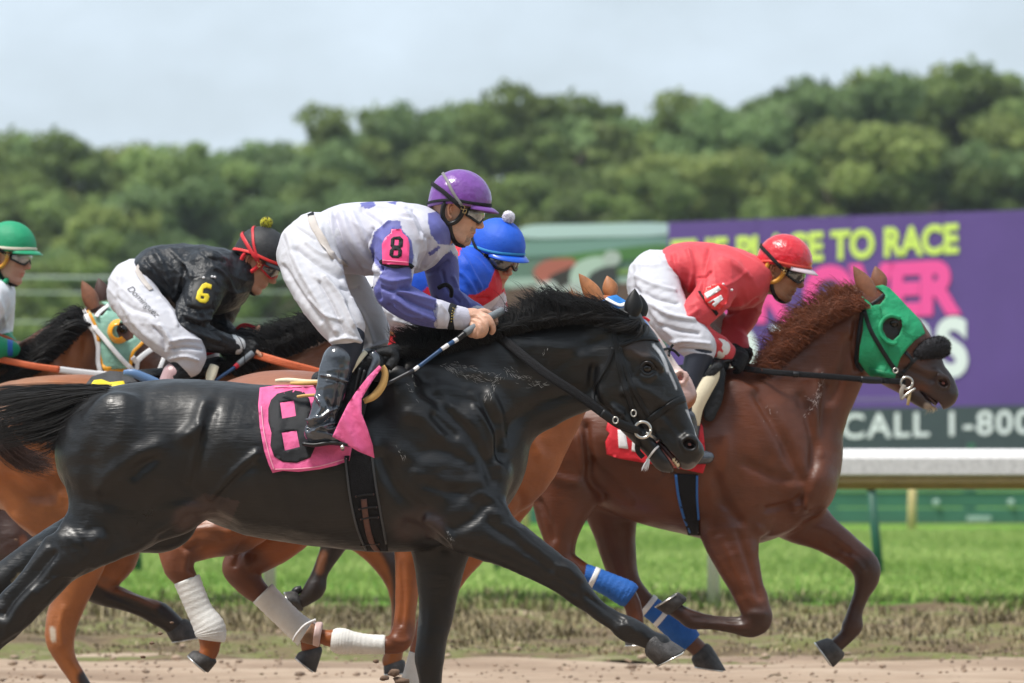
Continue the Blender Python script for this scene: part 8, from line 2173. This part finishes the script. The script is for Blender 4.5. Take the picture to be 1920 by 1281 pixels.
v2, f2 = hair([[(g_[0][0] + 8, g_[0][1] + 12, -.11), (g_[0][0] - 14, g_[0][1] + 8, -.125), (g_[0][0] - 40, g_[0][1] + 22, -.13), (g_[0][0] - 66, g_[0][1] + 50, -.13)] for g_ in mn], 1000, DA, .0024, 7, .02, 62, clump=26)
obj_from('mane', np.concatenate([v1, v2]), np.concatenate([f1, f2 + len(v1)]), M['mane_black'], hA)
Mpg = plain('pale_green_hood', (.22, .42, .33), .55, bump2=.6, b2scale=14, var=.25, vscale=10)
hoodA = Geo().add(patch([(166, 582), (178, 592), (192, 592), (202, 580), (190, 566), (215, 566), (236, 585), (262, 610), (280, 636), (262, 650), (252, 665), (246, 692), (222, 692), (196, 694), (190, 668), (184, 636), (176, 610)], DA, bA, .008, .004, 6, holes=([(222, 606), (236, 606), (252, 618), (250, 634), (238, 640), (224, 634), (218, 620)],), smooth_n=2, wrinkle=.004)).make('blinker_hood', Mpg, hA)
bha = bvh_of(hoodA, bodyA); Mam = plain('amber_trim', (.78, .33, .01), .5, var=.05)
strap_part('hood_trim', [(165, 582), (174, 600), (182, 620), (186, 650), (192, 680), (200, 700)], 6, DA, Mam, hoodA, bha); strap_part('hood_trim', [(278, 632), (262, 648), (248, 664), (244, 690)], 6, DA, Mam, hoodA, bha); strap_part('hood_trim', [(196, 692), (220, 694), (244, 692)], 10, DA, Mam, hoodA, bha)
cup = Geo()
ctr = P(222, 622, (hit(bha, 214, 630)[0] or Vector((0, DA - .1, 0))).y)
v = []; f = []; n1_, n2_ = 20, 8
for i in range(n1_ + 1):
    a = R(80 + 235 * i / n1_)
    for j in range(n2_ + 1):
        t = j / n2_; rr = (.052 - .026 * t); h_ = .046 * math.sin(t * math.pi * .55)
        v.append((ctr.x + math.cos(a) * rr, ctr.y + .004 - h_, ctr.z + math.sin(a) * rr * 1.12))
for i in range(n1_):
    for j in range(n2_): f.append((i * (n2_ + 1) + j, i * (n2_ + 1) + j + 1, (i + 1) * (n2_ + 1) + j + 1, (i + 1) * (n2_ + 1) + j))
cup.add((v, f)).make('eye_cup', plain('yellow_cup', (.88, .36, .005), .3, coat=.3), hoodA)
whs = M['white']
brA = Geo().add(strap([(160, 588), (157, 584), (168, 610), (178, 625), (184, 650), (184, 680), (190, 702)], 9, DA, bha, .01, .005)).make('bridle', whs, hA)
strap_part('cheek_strap', [(165, 588), (176, 612), (196, 636), (216, 660), (236, 682), (256, 700), (268, 706)], 9, DA, whs, brA, bha, .012)
strap_part('browband', [(180, 594), (188, 584), (204, 572)], 8, DA, whs, brA, bha, .012)
strap_part('noseband', [(248, 670), (256, 678), (262, 672), (280, 658), (298, 650)], 10, DA, whs, brA, bha, .012); strap_part('noseband_strap', [(256, 700), (258, 680), (264, 672)], 8, DA, whs, brA, bha, .012); strap_part('noseband_lower', [(312, 660), (302, 685), (292, 712)], 8, DA, whs, brA, bha, .012)
ring_part('bit_ring', 274, 704, 9, DA, -.10, M['steel'], brA, 2.2)
rA_ = strap_part('rein', [(-60, 664, -.12), (0, 674, -.17), (60, 686, -.19), (112, 693, -.18)], 12, DA, M['orange'], brA, None, 0, .008)
strap_part('rein', [(110, 693, -.18), (150, 698, -.16), (190, 702, -.14), (262, 706, -.11)], 12, DA, whs, brA, None, 0, .007)
strap_part('rein', [(-40, 624, .05), (0, 632, .05), (20, 640, .06), (34, 652, .06), (36, 664, .06)], 12, DA, M['orange'], brA, None, 0, .008)

# ---------------------------------------------------------------- rider in green
rA = root_at('person', -60, DA, 'jockey in green and white silks and green cap, half cut off by the left edge', 'person', GRP_R)
hdA = Head(14, 482, DA, 12, 18)
J = Sdf(DA)
J.loft([(-180, 490, -170, 590, .16), (-120, 488, -110, 620, .18), (-60, 500, -45, 640, .18), (-25, 518, -8, 600, .15)], k=.04)
J.chain([(-22, 560, 42, -.15, .8), (-40, 600, 34, -.22), (-50, 640, 29, -.23), (-10, 650, 22, -.18), (22, 655, 15, -.12)], k=.03)
J.chain([(-12, 552, 42, .12, .8), (-6, 600, 33, .18), (-2, 635, 26, .16), (20, 650, 17, .08)], k=.03)
def colA(v, c):
    px, py = UNP(v); c[:] = (.005, .26, .12)
    c[inpoly(px, py, [(-40, 560), (6, 520), (40, 515), (30, 620), (-10, 630), (-30, 600)])] = (.70, .72, .76)
    c[inpoly(px, py, [(14, 636), (24, 636), (24, 668), (14, 668)])] = (.02, .12, .45)
jkA = garment('silk_jacket', J, DA, rA, M['cloth'], .007, [([(-20, 540), (0, 570), (10, 610)], 5, .006)], [(-60, 4, 20, .005, 70.0)], colA, (.005, .26, .12))
T = Sdf(DA); T.chain([(-190, 520, 46, 0, 1.6), (-200, 560, 48, -.08), (-150, 620, 42, -.22), (-90, 655, 36, -.26), (-90, 680, 30, -.26)], k=.03); T.chain([(-190, 560, 44, .1), (-120, 640, 36, .22), (-80, 670, 28, .24)], k=.03)
trA = garment('breeches', T, DA, rA, M['breeches'], .012)
Lg = Sdf(DA); Lg.chain([(-90, 680, 24, -.27), (-110, 760, 18, -.29), (-80, 780, 12, -.29)], k=.02); garment('riding_boot', Lg, DA, rA, M['patent'], .012)
Bd = Sdf(DA); hdA.flesh(Bd, nose=1.1); hdA.neck_to(Bd, -18, 545, DA); shrink_into(Bd, J.prims[:1]); shrink_into(Bd, J.prims[1:], .65); shrink_into(Bd, T.prims, .75)
glove_prims(Bd, DA, 30, 656, .02, .85)
v, f = Bd.build(.013, .006, refine=[((-20 - 960) * DA / F, (70 - 960) * DA / F, 9, 9.1, .0045), (9, 9.1, H - (545 - HZ) * DA / F, H - (450 - HZ) * DA / F, .0045)])
tone = (.56, .30, .22); c = np.tile(np.array(tone), (len(v), 1)); hdA.skin(v, c, tone, 0)
obj_from('body', v, f, M['skin'], rA, colors=c)
head_gear(hdA, rA, (.006, .29, .13), dict(rough=.6, coat=0, bump=.3, bscale=260, bump2=.15), band=(plain('cream_band', (.66, .62, .50), .6), .013), harness='yellow', lens='clear', strap_hi=False)
Geo().add(tube(DA, [(-14, 522, 6, -.08), (4, 532, 6, -.09), (14, 524, 5, -.04)], 4, 8, 1.2)).make('collar', plain('green_silk', (.005, .26, .12), .5), jkA)

# ---------------------------------------------------------------- clods thrown up by the hooves
rs = np.random.RandomState(8)
spots = [(740, 1262, .020, 'black'), (722, 1272, .014, 'b'), (752, 1278, .024, 'b'), (705, 1240, .010, 'b'), (300, 1188, .008, 'l'), (285, 1206, .008, 'l'), (322, 1168, .006, 'l'), (268, 1232, .009, 'l'), (30, 1012, .006, 'f'), (14, 1046, .007, 'f'), (38, 1066, .006, 'f'), (22, 1090, .007, 'f'), (44, 1036, .005, 'f')]
lab = {'b': 'clump of dark dirt thrown up beside the planted black foreleg', 'black': 'largest high dark dirt clump beside the planted black foreleg', 'l': 'small dirt crumb flying between the dark hoof and the white-bandaged hind leg', 'f': 'tiny pale dirt speck flying before the dark legs at the left edge'}
for (x, y, r_, k_) in spots:
    c_ = P(x, y, 23.2 if k_ != 'f' else 25.4); v_, f_ = ico((0, 0, 0), 1, 2); v_ = np.array(v_); v_ = v_ * (1 + .35 * vnoise(v_ * 2.1 + x)[:, None]) * r_ * np.array([1.3, 1, .8])
    o = obj_from('dirt_clod', v_ + np.array(tuple(c_)), f_, plain('clod_dirt', (.17, .11, .075) if k_ != 'f' else (.17, .11, .075), .95)); tag(o, lab[k_], 'dirt', 'dirt clods in the air')
